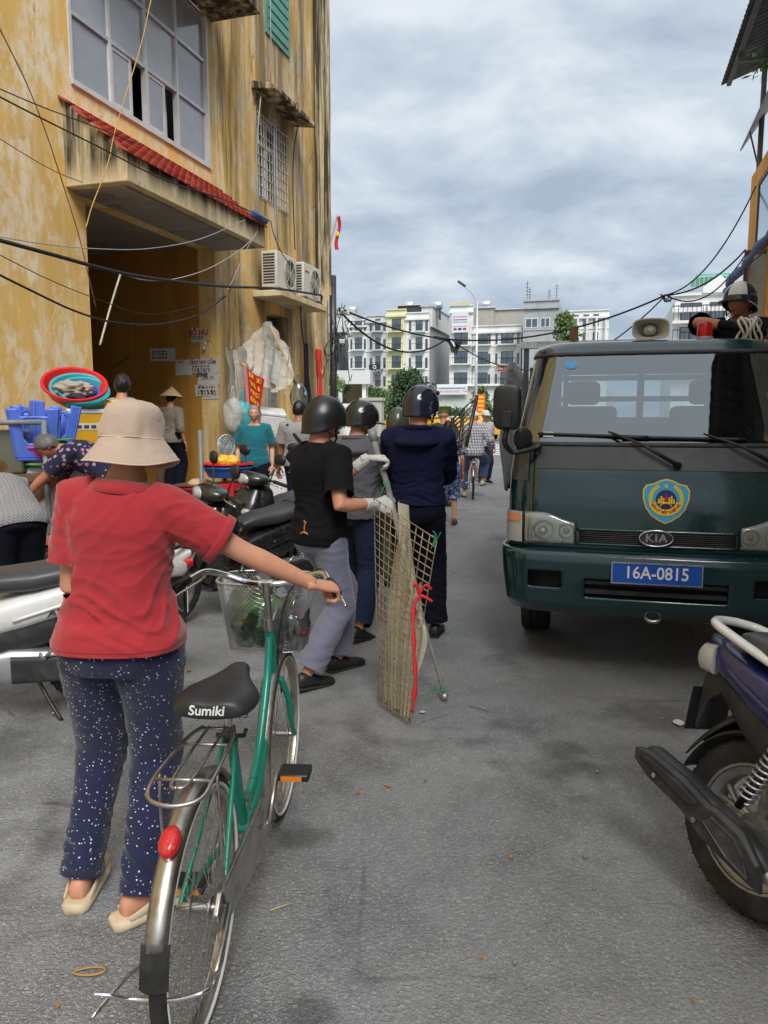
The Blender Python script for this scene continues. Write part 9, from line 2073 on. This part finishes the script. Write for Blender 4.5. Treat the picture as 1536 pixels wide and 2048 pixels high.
drape([(500, 752, .5), (525, 770, .55), (548, 775, .5)], [(498, 890, .4), (525, 885, .45), (550, 870, .4)], folds=4, amp=.05, seed=9).build('fold', 'sheet_plastic', psT, smooth=True)
drape([(448, 815, .15), (470, 800, .35), (490, 800, .35)], [(446, 935, .15), (466, 940, .3), (486, 935, .3)], folds=4, amp=.05, seed=12).build('fold', 'tarp_grey', psT, smooth=True)
for a, b in (((540, 650), (592, 770)), ((484, 728), (550, 772)), ((570, 790), (572, 900)), ((540, 850), (574, 850))):
  p0_, p1_ = FP(*a, .62), FP(*b, .85); mb = MB(); mb.cyl(p0_, p1_, .022, n=8); mb.build('bamboo_pole', 'bamboo', psT, smooth=True)
bn_ = thing('banner', 'red hanging banner with rows of yellow lettering and a pink edge', 'banner', (0, 0, 0))
bt0, bt1, bb1, bb0 = FP(490, 735, 1.05), FP(527, 758, 1.05), FP(521, 835, 1.05), FP(496, 822, 1.05)
mb = MB(); mb.grid(lambda u, v: bb0.lerp(bb1, u).lerp(bt0.lerp(bt1, u), v) + SN * .02 * math.sin(u * 5 + v * 2), 12, 16); bnc = mb.build('cloth', 'banner_red', bn_, smooth=True)
mb = MB(); mb.grid(lambda u, v: bb0.lerp(bb1, lerp(-.25, .02, u)).lerp(bt0.lerp(bt1, lerp(-.12, .02, u)), v) + SN * .022, 4, 12); mb.build('edge', 'banner_pink', bn_, smooth=True)
for r in range(5):
  v = .88 - r * .19
  for k in range(6):
    u = .16 + k * .125
    if (r, k) in ((0, 3), (1, 4), (2, 1), (3, 4)): continue
    q = lambda uu, vv: bb0.lerp(bb1, uu).lerp(bt0.lerp(bt1, uu), vv) + SN * (.02 * math.sin(uu * 5 + vv * 2) + .006)
    mb = MB()
    for (ua, va, ub, vb) in random.sample([(0, 0, 0, .1), (.085, 0, .085, .1), (0, .1, .085, .1), (0, .05, .085, .05), (0, 0, .085, 0), (0, .1, .085, 0)], 3): mb.tube([q(u + ua, v - .05 + va), q(u + ub, v - .05 + vb)], .007, 5)
    mb.build('lettering', 'banner_yellow', bnc)
foam_box('white foam box tilted on the stack beside the teal woman', FP(541, 868, .75), STREET_RZ + .5, .5, .36, .36, 'foam_white', strip=False, grp='white foam boxes by the wall').rotation_euler = (rad(6), rad(-10), STREET_RZ + .5)
p_ = FP(545, 900, .75); foam_box('white foam box at the bottom of the stack beside the teal woman', Vector((p_.x, p_.y, .14)), STREET_RZ + .4, .52, .42, .62, 'foam_white', strip=False, grp='white foam boxes by the wall')
for k, (x, y, col, lb) in enumerate(((466, 830, 'sheet_plastic', 'white plastic bag hanging left of the teal woman'), (485, 835, 'plastic_teal', 'teal plastic bag hanging beside the banner'), (597, 795, 'bag_clear', 'pale blue plastic bag hanging from the bamboo pole'))):
  c = FP(x, y, 1.0); T = thing('hanging_bag', lb, 'bag', c); blob((0, 0, 0), .15, (.85, .65, 1.4), .13, 1.8, 30 + k).build('bag', col, T, smooth=True)
  mb = MB(); mb.tube(curve_pts([(-.03, 0, .2), (0, 0, .36), (.03, 0, .2)], 5), .01, 6); mb.build('handles', col, T, smooth=True)
dc = thing('hanging_cloth', 'dark red and black cloth hanging on the wall near the corner', 'cloth', FP(607, 770, .15))
mb = MB(); mb.grid(lambda u, v: SU * (lerp(-.13, .13, u) * (1 - .6 * v)) + SN * (.04 * math.sin(u * 9) + .05) + Vector((0, 0, lerp(-.55, .75, v))), 12, 12); mb.build('cloth', 'cloth_dark', dc, smooth=True)
rf_ = thing('red_cloth', 'small red and orange cloth hanging on the drainpipe at the corner', 'cloth', FP(633, 745, .35))
mb = MB(); mb.grid(lambda u, v: SU * (lerp(-.17, .17, u) * (1 - .5 * v * v) + .03 * math.sin(v * 5)) + SN * (.035 * math.sin(u * 11 + v * 3) + .05) + Vector((0, 0, lerp(-.5, .42, v))), 12, 12); mb.build('cloth', 'flag_red', rf_, smooth=True)
mb = MB(); mb.add([SN * .115 + SU * (math.sin(k * math.pi / 5) * (.055 if k % 2 == 0 else .022)) + Vector((0, 0, .02 + math.cos(k * math.pi / 5) * (.055 if k % 2 == 0 else .022))) for k in range(10)], [tuple(range(10))]); mb.build('star', 'flag_yellow', rf_)
gpole = thing('metal_post', 'thin grey metal post standing behind the black scooter', 'post', Vector((-1.72, 7.05, .0)))
mb = MB(); mb.cyl((0, 0, 0), (0, 0, 1.42), .022, .020, n=12); mb.build('shaft', 'metal_grey', gpole, smooth=True)
mb = MB(); mb.cyl((0, 0, 0), (0, 0, .02), .07, n=16); mb.build('base', 'metal_grey', gpole, smooth=True)
# ================================================================== litter on the road
def litter(nm, label, cat, x, y, mk, mat, rz=0, grp='litter on the road'):
  mb = mk(); o = tag(mb.build(nm, mat, None, smooth=True), label, cat, grp); o.location = G(x, y, .002); o.rotation_euler = (0, 0, rz); return o
def leaf_mk(L, w=.45, curl=.25): 
  def f():
    mb = MB(); mb.grid(lambda u, v: ((v - .5) * 2 * w * L * .5 * math.sin(math.pi * min(1, u * .95 + .04)) ** .8, (u - .5) * L, L * curl * (abs(v - .5) * 1.2 + .35 * u * u)), 8, 6); return mb
  return f
for k, (x, y, L, lb) in enumerate(((716, 1585, .035, 'small pale dry leaf lying alone on the asphalt'), (775, 1573, .03, 'tiny curled dry leaf lying on the asphalt'), (1022, 1716, .03, 'small yellow dry leaf on the open asphalt'), (378, 1342, .05, 'orange dry leaf on the road behind the saddle'), (962, 1915, .02, 'brown leaf scrap low on the open asphalt'), (116, 2012, .02, 'orange scrap on the road near the sandals'), (1160, 1327, .03, 'leaf scrap on the asphalt in front of the truck'), (1386, 2003, .02, 'tiny pale scrap on the asphalt below the blue scooter'))):
  litter('dry_leaf', lb, 'leaf', x, y, leaf_mk(L), 'leaf_dead', k * 1.3)
for x, y, L, lb in ((873, 1190, .05, 'white paper scrap beside the wire panel'), (815, 1262, .03, 'white scrap on the road behind the wire panel'), (1357, 1447, .07, 'white paper scrap by the blue scooter mudguard'), (845, 1425, .04, 'torn pale plastic scrap under the wire panel'), (108, 1427, .03, 'white scrap beside the white scooter')):
  litter('paper_scrap', lb, 'paper', x, y, leaf_mk(L, .8, .15), 'paper_white', x)
litter('rubber_band', 'brown rubber band lying on the road near the bicycle', 'band', 172, 1945, lambda: MB().tube([(math.cos(a) * .042 * (1 + .25 * math.cos(a)), math.sin(a) * .014 * (1 + .4 * math.cos(a)), .003) for a in (2 * math.pi * k / 28 for k in range(28))], .0032, 6, loop=True), 'elastic', .1)
litter('straw_stick', 'pale straw lying on the road beside the bicycle', 'straw', 562, 1816, lambda: MB().tube([(-.035, -.01, .003), (0, .002, .004), (.035, .012, .003)], .0025, 6), 'straw', .2)
litter('straw_stick', 'thin dark twig lying on the road by the pole foot', 'straw', 955, 1418, lambda: MB().tube(curve_pts([(-.03, .04, .003), (0, .01, .004), (.04, -.04, .003)], 4), .002, 5), 'wood_brown', .2)
gs = MB(); rnd = random.Random(5)
for k in range(1500):
  u, l = rnd.uniform(1.2, 14), rnd.uniform(-3.4, 3.2); p = SF(u, l, .0); r = rnd.uniform(.0018, .006) * (1 if rnd.random() < .93 else 2.0)
  gs.sphere((p.x, p.y, r * .35), r, 5, 3, (1, rnd.uniform(.6, 1.2), .6))
tag(gs.build('grit', 'conc_grey'), 'loose pale grit scattered over the asphalt', 'grit', kind='stuff')
